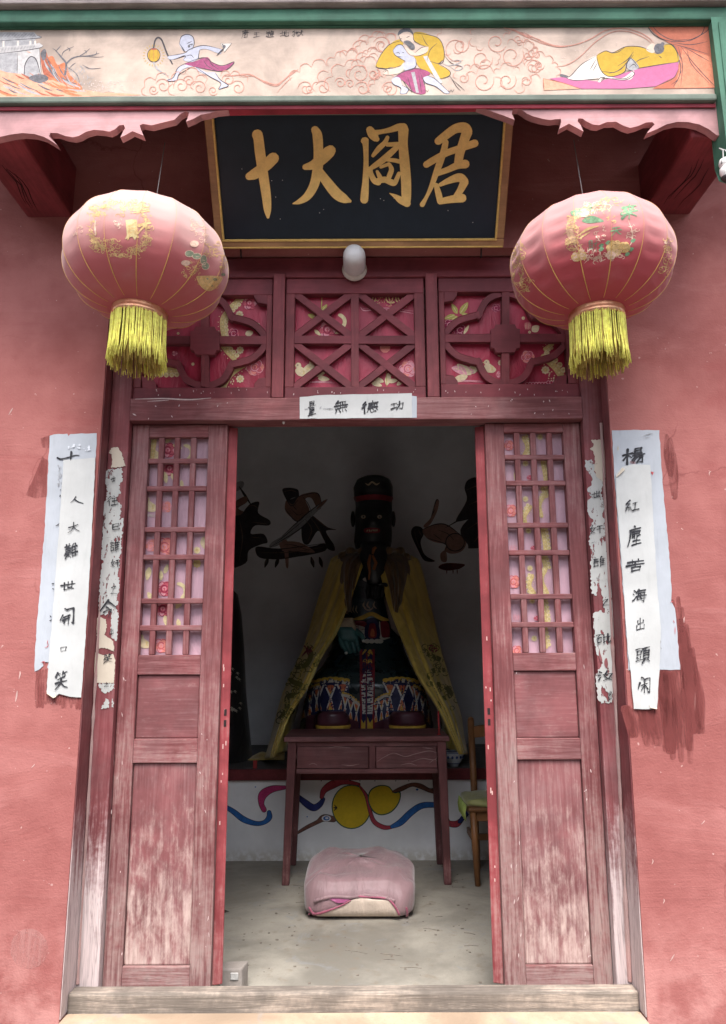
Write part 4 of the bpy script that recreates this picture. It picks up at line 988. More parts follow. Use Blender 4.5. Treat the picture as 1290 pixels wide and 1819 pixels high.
# man in ochre robe bent over a crouching figure, clouds behind
d.frame(4.031, 640, 30)
puffs([(565, 165), (580, 120), (640, 88), (720, 78), (800, 85), (860, 75)]); puffs([(800, 130), (820, 90), (880, 72), (980, 68), (1040, 100), (1060, 130)]); puffs([(885, 220), (830, 210), (800, 150)]); puffs([(1030, 155), (1070, 125), (1130, 120), (1170, 150), (1160, 185), (1120, 185)]); puffs([(1055, 195), (1110, 180), (1165, 220), (1170, 300)]); puffs([(975, 260), (985, 310), (960, 340)]); puffs([(1180, 200), (1230, 195), (1225, 235), (1265, 250), (1240, 290)]); puffs([(740, 360), (790, 375), (860, 370), (940, 330)]); puffs([(690, 440), (680, 400), (740, 370)]); puffs([(760, 450), (830, 410), (960, 405), (1000, 380), (1100, 370), (1140, 390)]); puffs([(960, 430), (990, 510), (1040, 530)]); puffs([(1200, 440), (1180, 490), (1100, 520)]); puffs([(650, 260), (600, 240), (595, 190)]); puffs([(0, 220), (60, 190), (110, 150), (190, 145), (260, 160)]); puffs([(20, 290), (70, 250), (120, 250)]); puffs([(0, 330), (60, 300), (130, 290)]); puffs([(80, 500), (90, 450), (160, 430), (230, 425)]); puffs([(0, 480), (45, 500), (40, 545)])
for x, y, R, a, w in ((690, 230, 95, 60, 5), (720, 205, 60, 330, 6), (975, 185, 75, 20, 6), (870, 305, 80, 350, 6), (1085, 280, 90, 330, 6), (1230, 360, 60, 200, 5), (880, 460, 80, 340, 6), (1050, 460, 70, 330, 6), (1200, 280, 40, 300, 5), (1130, 160, 34, 0, 5), (740, 440, 40, 300, 5), (150, 205, 60, 320, 5), (95, 410, 44, 300, 5), (190, 510, 36, 320, 5), (1270, 350, 20, 200, 5)): curl(x, y, R, a, 1.3, 1, w)
d.line([(1000, 72), (1090, 95), (1180, 140), (1290, 185)], 7, P_CLOUD); d.line([(1080, 80), (1180, 130), (1290, 165)], 6, P_CLOUD)
d.fill([(115, 340), (150, 270), (210, 200), (270, 165), (310, 175), (300, 230), (320, 300), (290, 350), (220, 370), (120, 362)], P_YEL); d.fill([(385, 115), (440, 112), (510, 135), (570, 165), (595, 230), (605, 300), (560, 340), (630, 380), (640, 420), (570, 445), (500, 400), (430, 370), (385, 290), (400, 260), (480, 220), (430, 200), (385, 170)], P_YEL)
d.fill([(450, 285), (480, 280), (590, 475), (560, 480)], P_LGREY, False)
d.fill([(275, 130), (320, 105), (360, 115), (385, 160), (370, 200), (330, 200), (290, 170)], P_SKIN); d.fill([(270, 135), (280, 100), (320, 85), (365, 95), (382, 130), (350, 110), (310, 112)], P_DGREY); d.fill([(300, 92), (320, 72), (350, 75), (358, 95), (325, 100)], P_DGREY)
d.fill([(310, 180), (345, 170), (385, 200), (390, 230), (365, 235), (335, 205)], P_DGREY); d.fill([(390, 260), (440, 220), (485, 215), (480, 250), (430, 275), (385, 280)], P_SKIN); d.fill([(320, 220), (360, 240), (390, 260), (370, 280), (335, 250)], P_SKIN)
d.fill([(160, 400), (200, 370), (280, 360), (310, 330), (320, 360), (290, 400), (230, 415), (180, 415)], P_SKIN)
d.fill([(235, 240), (265, 205), (300, 205), (325, 240), (345, 270), (395, 300), (400, 350), (370, 380), (320, 385), (310, 350), (325, 320), (290, 300), (250, 275)], P_BODY)
d.fill([(240, 440), (300, 400), (390, 370), (470, 385), (500, 410), (450, 450), (470, 545), (390, 545), (330, 480), (290, 450)], P_PURP); d.fill([(365, 400), (390, 395), (420, 545), (400, 545)], P_GREY, False)
d.fill([(225, 460), (245, 432), (285, 440), (300, 490), (345, 520), (330, 548), (285, 548), (290, 510), (240, 485)], P_BODY); d.fill([(450, 440), (490, 425), (540, 450), (600, 510), (640, 545), (600, 545), (540, 500), (470, 475)], P_BODY)
for a in ([(115, 340), (150, 270), (210, 200), (300, 170)], [(115, 345), (125, 365), (220, 372), (290, 350)], [(385, 115), (510, 135), (570, 165), (600, 240), (595, 320), (560, 340)], [(480, 310), (500, 240), (550, 190)], [(500, 320), (560, 335), (590, 310)], [(570, 340), (640, 390), (635, 425), (570, 445)], [(235, 240), (265, 205), (300, 205), (325, 240)], [(235, 240), (250, 275), (290, 300), (320, 320)], [(395, 300), (400, 350), (370, 380), (310, 388)], [(240, 440), (300, 400), (390, 370), (470, 385)], [(300, 450), (350, 520), (390, 545)], [(430, 400), (460, 480), (470, 545)], [(225, 460), (240, 485), (290, 510), (285, 548)], [(300, 490), (345, 520), (330, 548)], [(450, 440), (470, 475), (540, 500), (600, 545)], [(490, 425), (540, 450), (640, 545)], [(390, 260), (440, 222), (485, 215)], [(385, 282), (430, 278), (480, 255)], [(160, 400), (200, 370), (240, 362)], [(165, 405), (195, 385), (200, 415)], [(275, 130), (290, 170), (310, 185)], [(330, 150), (355, 140)], [(285, 158), (300, 160)], [(250, 262), (275, 258), (285, 270)], [(300, 255), (315, 260)], [(270, 285), (300, 290)], [(340, 430), (370, 545)], [(420, 420), (440, 545)], [(380, 120), (385, 170), (430, 200)], [(440, 130), (470, 190), (490, 210)]): d.line(a, 5, P_LINE)
d.line([(600, 275), (650, 330), (730, 360)], 4, P_LINE); d.line([(590, 335), (640, 350), (720, 325), (700, 310), (640, 320)], 5, P_GREY); d.line([(640, 355), (690, 385), (735, 365), (700, 345), (650, 350)], 5, P_GREY)
d.line([(640, 420), (690, 500), (720, 530)], 4, P_LINE); d.line([(660, 450), (750, 530)], 4, P_LINE)
for x in (480, 640, 660): d.line([(x, 540), (x+12, 520)], 3, P_LINE); d.line([(x, 540), (x-8, 525)], 3, P_LINE)
# sleeper on a pink bed under an orange curtain
d.frame(3.583, 930, 20)
puffs([(0, 200), (40, 200), (60, 230), (85, 260), (80, 300)]); puffs([(10, 350), (60, 300), (140, 290), (180, 335), (215, 360), (210, 410), (180, 430)]); puffs([(0, 490), (40, 440), (110, 430)])
for x, y, R, a in ((55, 265, 32, 330), (75, 360, 55, 180), (100, 345, 34, 0), (15, 440, 40, 300)): curl(x, y, R, a, 1.3)
d.line([(0, 135), (90, 180), (200, 220), (310, 218), (420, 180), (520, 125), (620, 110), (720, 130), (790, 165), (830, 205)], 6, P_CLOUD); d.line([(0, 150), (100, 198), (220, 228), (300, 222)], 5, P_CLOUD); d.line([(205, 355), (280, 340), (360, 290), (460, 195), (560, 135), (660, 130), (760, 165), (815, 205)], 5, P_CLOUD)
for i in range(160): d.disc(r.uniform(190, 700), r.uniform(180, 330) - 0, r.uniform(1.5, 4), P_MIST, n=5) if r.random() < .5 else None
d.fill([(775, 75), (1187, 70), (1195, 300), (1222, 490), (820, 495), (960, 420), (1000, 300), (960, 220), (880, 180), (820, 130)], P_ROOM, False)
d.fill([(1010, 240), (1190, 290), (1220, 485), (960, 490), (990, 380)], paint('picture_curtain_light', (.68, .25, .15), .8, .2, 40), False)
for a in ([(778, 80), (830, 150), (920, 190), (1040, 190), (1150, 140), (1187, 100)], [(810, 80), (860, 140), (950, 185), (1060, 180)], [(940, 200), (1060, 215), (1170, 195)], [(950, 210), (1060, 240), (1175, 275)], [(1000, 225), (1080, 330), (1170, 430), (1215, 475)], [(1030, 235), (1110, 280), (1180, 320)], [(985, 230), (1010, 340), (1000, 480)], [(1005, 380), (980, 440), (950, 485)], [(1160, 75), (1130, 150), (1050, 195)], [(1040, 250), (1070, 340), (1180, 460)], [(980, 290), (1000, 350), (985, 430), (940, 470)]): d.line(a, 5, P_LINE)
d.fill([(165, 430), (250, 420), (480, 450), (720, 370), (985, 325), (985, 370), (960, 420), (840, 480), (640, 495), (370, 495), (240, 455)], P_MAG, False)
d.fill([(125, 430), (250, 458), (360, 495), (130, 505)], P_SALM, False); d.line([(125, 430), (250, 458), (360, 495)], 5, P_RUST); d.line([(125, 430), (130, 503)], 5, P_RUST)
d.fill([(240, 405), (290, 420), (370, 340), (460, 285), (490, 330), (520, 400), (620, 430), (700, 380), (690, 430), (640, 440), (510, 425), (490, 452), (470, 450), (475, 430), (330, 442), (290, 432)], P_WHITE)
d.fill([(465, 285), (520, 255), (570, 265), (650, 228), (740, 228), (800, 250), (860, 275), (900, 215), (940, 215), (975, 260), (985, 320), (880, 340), (720, 365), (690, 360), (650, 330), (640, 390), (560, 418), (510, 400), (480, 350)], P_YEL)
d.fill([(655, 340), (680, 300), (710, 320), (735, 360), (700, 378), (665, 370)], P_GREY); d.fill([(780, 240), (820, 205), (845, 230), (830, 265), (800, 262)], P_SKIN); d.disc(862, 240, 34, P_DGREY); d.disc(885, 210, 12, P_DGREY)
for a in ([(465, 285), (520, 255), (570, 265), (650, 228), (740, 228), (800, 250)], [(900, 215), (940, 215), (975, 260), (985, 320)], [(985, 325), (880, 340), (720, 365)], [(465, 285), (480, 350), (510, 400), (560, 418), (640, 390), (660, 330), (700, 280)], [(690, 280), (620, 370), (540, 400)], [(700, 260), (660, 310), (600, 350)], [(560, 270), (600, 262), (640, 235)], [(500, 385), (580, 390), (640, 350)], [(240, 405), (290, 420), (370, 340), (460, 288)], [(255, 420), (330, 442), (475, 430)], [(470, 450), (490, 425), (515, 425), (490, 455)], [(460, 310), (420, 380)], [(470, 330), (440, 385)], [(520, 425), (640, 440), (700, 410), (695, 385), (650, 380)], [(560, 430), (650, 430), (690, 400)], [(710, 330), (740, 310), (800, 290)], [(860, 285), (880, 300)], [(985, 370), (950, 430), (830, 485)], [(655, 340), (680, 300), (735, 360)], [(670, 360), (700, 340), (720, 358)]): d.line(a, 5, P_LINE)
d.fill([(230, 405), (250, 402), (290, 418), (270, 425), (245, 420)], P_DGREY)
o = d.build('painted_scene', beam); o['kind'] = 'stuff'

# ------------------------------------------------------------------ CARVED VALANCE BOARD
VY = 2.352
vL = [(-60, 258)] + [(x/2.932, 180+y/2.932) for x, y in ((0,185),(60,172),(120,165),(180,170),(230,185),(265,205),(300,228),(276,203),(256,182),(262,164),(300,165),(340,180),(380,187),(410,180),(450,158),(490,148),(540,152),(570,158),(600,145),(620,125),(645,122),(652,140),(640,160),(628,188),(660,172),(690,155),(748,178),(735,150),(728,125),(745,117),(790,125),(830,115),(870,105),(910,95),(940,65),(965,52),(985,58),(980,80),(970,106),(1010,90),(1045,70),(1090,62),(1130,50),(1190,44))]
vC = [(470, 193.5), (560, 192.5), (640, 192), (720, 191), (800, 189.5), (840, 188)]
vR0 = [(630+x/1.9545, y/1.9545) for x, y in ((425,368),(480,388),(520,402),(556,416),(546,395),(550,375),(570,375),(600,395))]
vR = [(930+x/3.583, 20+y/3.583) for x, y in ((60,668),(120,684),(170,692),(205,687),(237,685),(241,702),(229,748),(290,715),(382,765),(365,725),(345,700),(350,682),(375,682),(400,700),(440,720),(480,725),(530,705),(590,703),(640,730),(680,742),(730,730),(780,708),(820,705),(836,720),(810,745),(783,778),(850,750),(910,720),(980,703),(1050,705),(1120,720),(1180,750),(1230,788),(1257,792))]
def val_piece(name, low, x0, x1, m, Y, th):
    ytop = 176
    pts = [at(p[0], p[1], Y) for p in low]; zt = zl0 + .03
    top = [Vector((pts[-1].x, Y, zt)), Vector((pts[0].x, Y, zt))]
    mb = MB(); mb.prism(pts + top, (0, th, 0), m); return mb.build(name, val)
val = thing('carved_valance', 'faded pink carved valance board with scalloped lower edge under the painted beam', 'valance', (0, VY, 3.1))
vx0, vx1 = vL[-1], vR0[0]
val_piece('scalloped_board', vL, 0, 0, W_VAL, VY, .030)
val_piece('scalloped_board', vR0 + vR, 0, 0, W_VAL, VY, .030)
val_piece('centre_strip', [(vL[-1][0]+.5, vL[-1][1])] + vC + [(vx1[0]-.5, vx1[1])], 0, 0, W_VALB, VY-.002, .030)
pbox('soffit_strip', val, -1.62, BXR-.004, VY-.008, VY-.0025, zl0-.016, zl0-.001, W_VALB, .002)

# ------------------------------------------------------------------ BEAM ENDS carrying the eaves
def bracket(label, xa, xb):
    t = thing('projecting_beam', label, 'beam', ((xa+xb)/2, 2.85, 3.02))
    z0 = 3.022
    mb = MB(); mb.hexa([(xa, VY+.034, z0), (xb, VY+.034, z0), (xb, 2.90, z0), (xa, 2.90, z0), (xa, VY+.034, z0+.24), (xb, VY+.034, z0+.24), (xb, 2.90, z0+.24), (xa, 2.90, z0+.24)], W_BRK)
    mb.build('timber', t, bevel=.012)
    mb = MB(); r = random.Random(int(xa*100)); M_CRK = paint('dark_crack', (.02, .008, .008))
    for k in range(4):
        x = xa + (xb-xa)*r.uniform(.2, .8); y = r.uniform(2.5, 2.6); 
        pts = [(x + r.uniform(-.004, .004) + .012*math.sin(i), y+i*.05, z0-.0004) for i in range(6)]
        mb.tube(pts, [.0006, .0016, .0022, .0018, .0012, .0004], M_CRK, 4)
    o = mb.build('crack', t); o['kind'] = 'stuff'
bracket('dark red projecting beam end above the lantern with gold coin characters', X(47, 2.86, 385), X(128, 2.86, 385))
bracket('dark red cracked projecting beam end beside the hanging white insulator', X(1141, 2.86, 370), X(1226, 2.86, 370))

# white insulator on a wire
t = thing('insulator', 'small white porcelain insulator hanging on a wire at the green post', 'insulator', at(1290, 300, 2.30))
c = at(1290, 300, 2.30); M_POR = paint('white_porcelain', (.72, .70, .67), .3, .1, 40, .5)
mb = MB(); mb.lathe(c, [(.006, .036), (.018, .034), (.022, .02), (.020, .012), (.016, .006), (.021, .0), (.022, -.014), (.018, -.024), (.014, -.034), (.004, -.042)], M_POR, 'Z', 18); mb.build('porcelain_body', t, True)
mb = MB(); mb.lathe(c, [(.0185, -.030), (.019, -.034), (.010, -.046), (.002, -.047)], paint('dark_tip', (.05, .04, .04)), 'Z', 12); mb.build('tip', t, True)
for s in (-1, 1):
    mb = MB(); mb.tube([c+Vector((.02*s, -.01, .012)), c+Vector((.012*s, -.012, .035)), c+Vector((.004*s, .0, .07)), c+Vector((0, .03, .10))], .0022, paint('grey_wire', (.35, .34, .33), .5), 5); mb.build('wire', t, True)

# ------------------------------------------------------------------ LANTERNS
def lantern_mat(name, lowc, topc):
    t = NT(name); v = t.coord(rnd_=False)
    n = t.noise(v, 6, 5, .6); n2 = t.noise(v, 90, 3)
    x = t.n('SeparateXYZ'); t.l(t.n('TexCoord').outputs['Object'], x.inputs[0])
    up = t.rng(t.math('ADD', x.outputs[2], t.math('MULTIPLY', t.math('SUBTRACT', n, .5), .10)), -.13, .06)      # upper gores paler than the lower, edge broken by noise
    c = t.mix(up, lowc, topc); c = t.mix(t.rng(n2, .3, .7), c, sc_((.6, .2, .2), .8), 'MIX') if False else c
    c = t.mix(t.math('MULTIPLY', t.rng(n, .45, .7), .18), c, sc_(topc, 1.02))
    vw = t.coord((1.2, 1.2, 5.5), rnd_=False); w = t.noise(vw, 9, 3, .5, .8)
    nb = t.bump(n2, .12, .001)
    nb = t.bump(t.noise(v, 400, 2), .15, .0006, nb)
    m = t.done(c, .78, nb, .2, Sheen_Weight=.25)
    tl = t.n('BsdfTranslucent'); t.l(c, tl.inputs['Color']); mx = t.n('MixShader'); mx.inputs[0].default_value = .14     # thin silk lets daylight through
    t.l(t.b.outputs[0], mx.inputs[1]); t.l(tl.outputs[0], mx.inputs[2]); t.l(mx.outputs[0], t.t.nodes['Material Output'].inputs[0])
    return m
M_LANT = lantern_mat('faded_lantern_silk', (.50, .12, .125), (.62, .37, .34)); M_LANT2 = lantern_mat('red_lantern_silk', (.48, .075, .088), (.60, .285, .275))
M_SEAM = paint('gold_seam', (.66, .40, .12), .45, .15, 60); M_SEAMD = paint('dark_seam_gap', (.16, .05, .05), .8)
M_RING = None
t_ = NT('copper_ring'); v_ = t_.coord(rnd_=False); M_RING = t_.done(t_.mix(t_.rng(t_.noise(v_, 12, 3), .35, .65), (.62, .24, .13), (.80, .50, .28)), .3, None, .5, Metallic=.6)
M_TAS = paint('yellow_tassel_thread', (.92, .78, .17), .75, .3, 60); M_TASD = paint('brown_yellow_tassel_thread', (.40, .28, .07), .8, .35, 60)
M_LGOLD = paint('lantern_print_gold', (.66, .44, .20), .45, .3, 80); M_LPALE = paint('lantern_print_pale', (.74, .50, .38), .5, .25, 80); M_LGRN = paint('lantern_print_green', (.20, .34, .19), .5, .35, 70); M_LDGRN = paint('lantern_print_dark_green', (.25, .27, .18), .5, .3, 70)
def make_lantern(label, cpx, Y, a, b, tilt, wrinkles, prints, seed):
    c = at(*cpx, Y); r = random.Random(seed)
    t = thing('lantern', label, 'lantern', c, 'round fabric lanterns under the eaves')
    R = Euler((rad(tilt[0]), rad(tilt[1]), rad(tilt[2]))).to_matrix()
    G, NA, NZ = 16, 16*8, 44
    rings = []; hcap = .955
    def prof(th): # th -pi/2..pi/2
        return abs(math.cos(th))**.80, math.sin(th)
    ths = [(-.5 + k/NZ)*math.pi*.885 for k in range(NZ+1)]
    wr = [(r.uniform(0, 6.3), r.uniform(.6, 1.4), r.uniform(9, 15)) for _ in range(G)]
    for th in ths:
        cr_, sz = prof(th); ring = []
        for k in range(NA):
            ph = 2*math.pi*k/NA; g = (k % 8)/8.0; gi = k//8
            sc = 1 - .026*(1-abs(2*g-1)**1.6)*min(1, cr_*1.6)       # flat cloth stretched between ribs
            amp = wrinkles*wr[gi][1]*math.sin(math.pi*g)*max(0, math.cos(th*1.15+.35))
            rip = amp*.0042*math.sin(th*wr[gi][2]*2.2 + wr[gi][0] + 1.1*math.sin(g*3))
            rr = a*cr_*sc + rip
            ring.append(c + R @ Vector((rr*math.cos(ph), rr*math.sin(ph), b*sz)))
        rings.append(ring)
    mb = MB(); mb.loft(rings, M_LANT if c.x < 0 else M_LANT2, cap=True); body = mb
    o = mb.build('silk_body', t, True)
    proj = on_mesh(mb)
    # seams: gold piping down each rib, stronger low down
    sm = MB()
    for g in range(G):
        i0 = 1; path = []; rr = []
        for i in range(2, NZ-2):
            p = rings[i][g*8]; q = (p - c).normalized(); path.append(p + q*.0003); u = i/NZ; rr.append(.0003 + .0016*max(0, 1-abs(u-.20)/.24))
        sm.tube(path, rr, M_SEAM, 5)
    o = sm.build('rib_piping', t, True); o['kind'] = 'stuff'
    # caps
    zb = b*math.sin(ths[0]); rb = a*prof(ths[0])[0]
    L = lambda r_, h, n=40: [c + R @ Vector((r_*math.cos(2*math.pi*k/n), r_*math.sin(2*math.pi*k/n), h)) for k in range(n)]
    rr = .094
    cp = MB(); cp.loft([L(rr-.004, zb+.02), L(rr, zb+.012), L(rr+.003, zb+.004), L(rr, zb-.004), L(rr+.002, zb-.012), L(rr+.003, zb-.022), L(rr-.001, zb-.028), L(rr-.008, zb-.028), L(rr-.01, zb+.02)], M_RING, cap=False); cp.build('bottom_ring', t, True)
    cp = MB(); cp.loft([L(rr-.02, -zb-.02), L(rr-.02, -zb+.012), L(rr-.03, -zb+.016), L(.01, -zb+.016)], M_RING); cp.build('top_ring', t, True)
    # fringe: outer and inner curtain of threads
    ts = MB()
    for k in range(430):
        inner = k > 300
        ph = r.uniform(0, 2*math.pi); r0 = rr - (.022 if inner else .002) + r.uniform(-.004, .003); Lh = (r.uniform(.170, .200) if inner else r.uniform(.150, .185)) 
        clump = .012*math.sin(ph*9+seed); dr = r.uniform(-.006, .012); p0 = Vector((r0*math.cos(ph), r0*math.sin(ph), zb-.018))
        pts = []
        for s in range(5):
            u = s/4; ph2 = ph + clump*u*6*.25 + r.uniform(-.05, .05)*u; q = r0 + dr*u*u + r.uniform(-.002, .002)*u
            # threads hang straight down whatever the tilt of the lantern
            base = c + R @ p0; hang = Vector((q*math.cos(ph2)-p0.x, q*math.sin(ph2)-p0.y, -Lh*u)); pts.append(base + hang)
        ts.tube(pts, [.0022, .0022, .0021, .0019, .0013], M_TASD if (inner or r.random() < .10) else M_TAS, 4)
    o = ts.build('fringe', t, True); o['kind'] = 'stuff'
    # hanger
    hg = MB(); top = c + R @ Vector((0, 0, -zb+.016)); hook = Vector((top.x+.02*(1 if c.x < 0 else -1), top.y+.02, 3.12)); hg.tube([top, top.lerp(hook, .5), hook], .0018, paint('grey_wire', (.35, .34, .33), .5), 5); hg.build('hanging_wire', t, True)
    d = Draw(proj, .0006, grid=5, step=.0000015); prints(d, r); o = d.build('gold_print', t); o['kind'] = 'stuff'
    return t
def scrib(d, r, x, y, w, h, n, m, lw, s=14):
    """thicket of small petals and curls"""
    for i in range(n):
        px, py = x + r.uniform(-w, w), y + r.uniform(-h, h); a = r.uniform(0, 360)
        q = r.random()
        if q < .5: d.ring(px, py, r.uniform(.4, 1)*s, lw, m, a, a+r.uniform(120, 300), r.uniform(.3, .8)*s)
        else: d.line([(px, py), (px+r.uniform(-s, s), py+r.uniform(-s, s)), (px+r.uniform(-s, s)*1.5, py+r.uniform(-s, s)*1.5)], lw, m, n=3)
def prints_left(d, r):
    d.frame(4.607, 140, 340)
    # wreath
    for i in range(34):
        a = rad(20 + i*10.2); x = 340 + 235*math.cos(a); y = 305 + 215*math.sin(a)
        if 255 < (20 + i*10.2) % 360 < 285: continue
        scrib(d, r, x, y, 26, 26, 5, M_LGOLD, 4.5, 22)
    for x, y, w, h, n in ((150, 160, 85, 45, 26), (320, 140, 60, 60, 22), (230, 440, 120, 55, 50), (400, 510, 90, 30, 22), (135, 420, 30, 60, 18), (480, 480, 60, 30, 18), (570, 350, 26, 90, 20), (500, 130, 80, 50, 16)): scrib(d, r, x, y, w, h, n, M_LGOLD, 4.5, 22)
    scrib(d, r, 320, 270, 30, 40, 14, M_LPALE, 4, 20); d.line([(138, 240), (135, 300), (140, 360)], 16, M_LPALE)
    glyph(d, '鑫', 515, 130, 130, 90, M_LGOLD, 8); 
    d.fill([(385, 235), (480, 240), (478, 370), (460, 400), (440, 370), (380, 392), (395, 360)], paint('lantern_print_light_gold', (.66, .52, .26), .45, .2, 80), False)
    glyph(d, '財', 490, 310, 200, 165, M_LGOLD, 10)
    # second spray to the right
    for x, y, w, h, n in ((980, 270, 60, 60, 20), (1000, 370, 50, 40, 16), (1090, 470, 60, 70, 26), (930, 600, 70, 30, 18), (920, 680, 70, 40, 22), (1180, 600, 25, 90, 16)): scrib(d, r, x, y, w, h, n, M_LPALE if y < 400 else M_LGOLD, 4.5, 20)
    d.fill([(960, 700), (1000, 690), (1100, 690), (1175, 705), (1130, 780), (1065, 815), (1000, 780)], M_LGOLD); scrib(d, r, 1060, 750, 80, 45, 22, M_SEAM, 4, 18)
    for x, y, a, b, m in ((905, 510, 36, 26, M_LDGRN), (965, 530, 36, 24, M_LDGRN), (1020, 560, 26, 40, M_LDGRN), (1035, 610, 30, 30, M_LDGRN), (945, 430, 34, 24, M_LPALE), (875, 585, 36, 20, M_LPALE)):
        d.disc(x, y, a, m, b); d.ring(x, y, a, 5, M_LPALE, ry=b); d.line([(x-a*.6, y), (x+a*.6, y+6)], 4, M_LPALE)
    for x, y in ((1050, 715), (1115, 720), (1085, 770), (1180, 680)): d.disc(x, y, 18, M_LDGRN if x > 1100 else M_LGOLD, 13); d.disc(x, y, 10, M_LDGRN, 8)
    d.line([(400, 996), (440, 990), (490, 984)], 5, M_LPALE)
    # spray round the left side
    scrib(d, r, 0, 300, 30, 60, 10, M_LPALE, 4, 18)
def prints_right(d, r):
    d.frame(2.932, 850, 180)
    # bird-and-flower medallion, open to the right
    for i in range(24):
        a = rad(75 + i*9.5); x = 610 + 140*math.cos(a); y = 690 + 135*math.sin(a); scrib(d, r, x, y, 18, 18, 5, M_LGOLD if i > 4 else M_LPALE, 3, 15)
    d.line([(545, 575, 20), (490, 620, 34), (475, 680, 36), (510, 740, 30), (545, 790, 20)], 20, paint('lantern_print_soft_gold', (.58, .34, .22), .5, .3, 80)); scrib(d, r, 500, 680, 34, 80, 40, M_LGOLD, 3, 14)
    d.line([(520, 700), (570, 665), (625, 650)], 14, M_LGOLD); d.line([(525, 715), (580, 680)], 9, M_LGOLD)
    d.fill([(540, 620), (590, 595), (655, 625), (600, 634), (560, 634)], M_LGRN); d.fill([(480, 575), (530, 560), (550, 580), (500, 600)], M_LGRN); d.fill([(535, 560), (580, 530), (590, 560), (550, 580)], M_LGRN); scrib(d, r, 545, 580, 45, 30, 20, M_LGOLD, 3, 12); rose(d, 550, 580, 26, M_LPALE, M_LGOLD, M_LPALE)
    scrib(d, r, 620, 555, 60, 28, 30, M_LPALE, 3, 16); scrib(d, r, 690, 525, 60, 18, 14, M_LGOLD, 3, 14)
    glyph(d, '來', 785, 575, 90, 78, M_LGRN, 13); glyph(d, '天', 718, 675, 56, 50, M_LGRN, 13); glyph(d, '財', 598, 755, 56, 70, M_LDGRN, 8)
    scrib(d, r, 635, 690, 24, 40, 12, M_LPALE, 3, 12); scrib(d, r, 690, 610, 22, 22, 8, M_LGOLD, 3, 10)
    d.line([(780, 620), (800, 680), (795, 740), (760, 770)], 5, M_LPALE); scrib(d, r, 800, 670, 26, 40, 12, M_LPALE, 3, 14)
    for x, y in ((805, 725), (795, 770), (640, 750), (675, 735), (775, 795), (640, 770)): d.fill([(x-14, y+4), (x, y-10), (x+14, y-4), (x, y+12)], M_LGRN)
    rose(d, 710, 765, 44, M_LGOLD, paint('lantern_print_brown', (.34, .18, .07), .5), M_LGOLD); rose(d, 760, 760, 30, M_LGOLD, M_SEAM, M_LGOLD); rose(d, 510, 810, 26, M_LGOLD, M_SEAM, M_LPALE); rose(d, 545, 805, 22, M_LGOLD, M_SEAM, M_LPALE); rose(d, 690, 800, 26, M_LPALE, M_LGOLD, M_LPALE)
    scrib(d, r, 620, 800, 130, 22, 40, M_LPALE, 3, 15)
    # side sprays
    scrib(d, r, 205, 850, 34, 110, 60, M_LGOLD, 3.4, 16); scrib(d, r, 230, 970, 34, 34, 20, M_LGOLD, 3.4, 14); scrib(d, r, 270, 930, 14, 14, 8, M_LGOLD, 3, 9); scrib(d, r, 985, 770, 20, 70, 26, M_LGOLD, 3, 14); scrib(d, r, 965, 880, 24, 40, 16, M_LGOLD, 3, 14); d.disc(975, 735, 9, M_LPALE)
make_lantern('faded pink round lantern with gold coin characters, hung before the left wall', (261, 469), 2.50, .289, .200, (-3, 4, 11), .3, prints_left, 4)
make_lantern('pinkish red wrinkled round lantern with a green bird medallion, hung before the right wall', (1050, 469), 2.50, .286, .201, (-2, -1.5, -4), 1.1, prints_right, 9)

# ------------------------------------------------------------------ PAPER STRIPS
def sheet(name, parent, proj, polys, m, lift, sc=1, ox=0, oy=0, ripple=.0, grid=8, th=.0006, seed=0, smooth=False):
    """thin paper traced on its surface, gently cockled"""
    r = random.Random(seed); ph = r.uniform(0, 6)
    def pj(px, py, l=0.0):
        return proj(px, py, lift + ripple*(math.sin(py*.045+ph)*.5 + math.sin(px*.11+py*.012+ph*2)*.5 + .6))
    d = Draw(pj, 0, sc, ox, oy, grid=grid)
    for q in polys: d.fill(q, m, smooth, 2)
    o = d.mb.build(name, parent, True)
    return o
def jag(pts, amp, r, step=9):
    amp *= 1.5
    out = []
    for i, p in enumerate(pts):
        a, b = Vector(p), Vector(pts[(i+1) % len(pts)]); L = (b-a).length; c = max(1, int(L/step)); t = (b-a).normalized() if L else Vector((0, 0)); n = Vector((-t.y, t.x))
        out += [a] + [a.lerp(b, k/c) + n*r.uniform(-amp, amp) for k in range(1, c)]
    return out
def write(parent, proj, lift, rows, sw=10, m=INK):
    for ch, x, y, w, h in rows:
        d = Draw(proj, lift); glyph(d, ch, x, y, w, h, m, sw); o = d.build('character', parent)
PSL = on_wall
tl_ = thing('couplet_strip', 'old bluish paper strip with brush character ten, left wall, behind a newer strip', 'paper strip', on_wall(110, 1000), 'couplet papers beside the door')
r = random.Random(21)
sheet('paper', tl_, on_wall, [jag([(165,117),(190,108),(270,104),(276,118),(288,106),(446,100),(436,300),(300,1000),(210,1480),(170,1530),(150,1500),(160,1470),(118,1466),(128,1490),(100,1515),(75,1526),(73,1490),(92,1200),(112,950),(132,720),(152,400)], 1.6, r, 22)], M_PAPERB, .0025, 3.368, 40, 740, .0015, 8, seed=1)
write(tl_, on_wall, .0062, [('十', 123.3, 811, 40, 16)], 12)
d = Draw(on_wall, .0062).frame(7.167, 50, 760)
for a in (((425, 790), (415, 800)), ((420, 855), (412, 885)), ((360, 1250), (385, 1240), (408, 1218))): d.line(list(a), 12, INK)
for i in range(30): d.disc(rnd.uniform(385, 435), rnd.uniform(480, 770), rnd.uniform(3, 9), INKG, n=6)
for i in range(24): d.disc(rnd.uniform(520, 800), rnd.uniform(220, 300), rnd.uniform(5, 16), paint('faint_smudge', (.60, .62, .66)), n=7)
d.frame(6.994, 50, 1000)
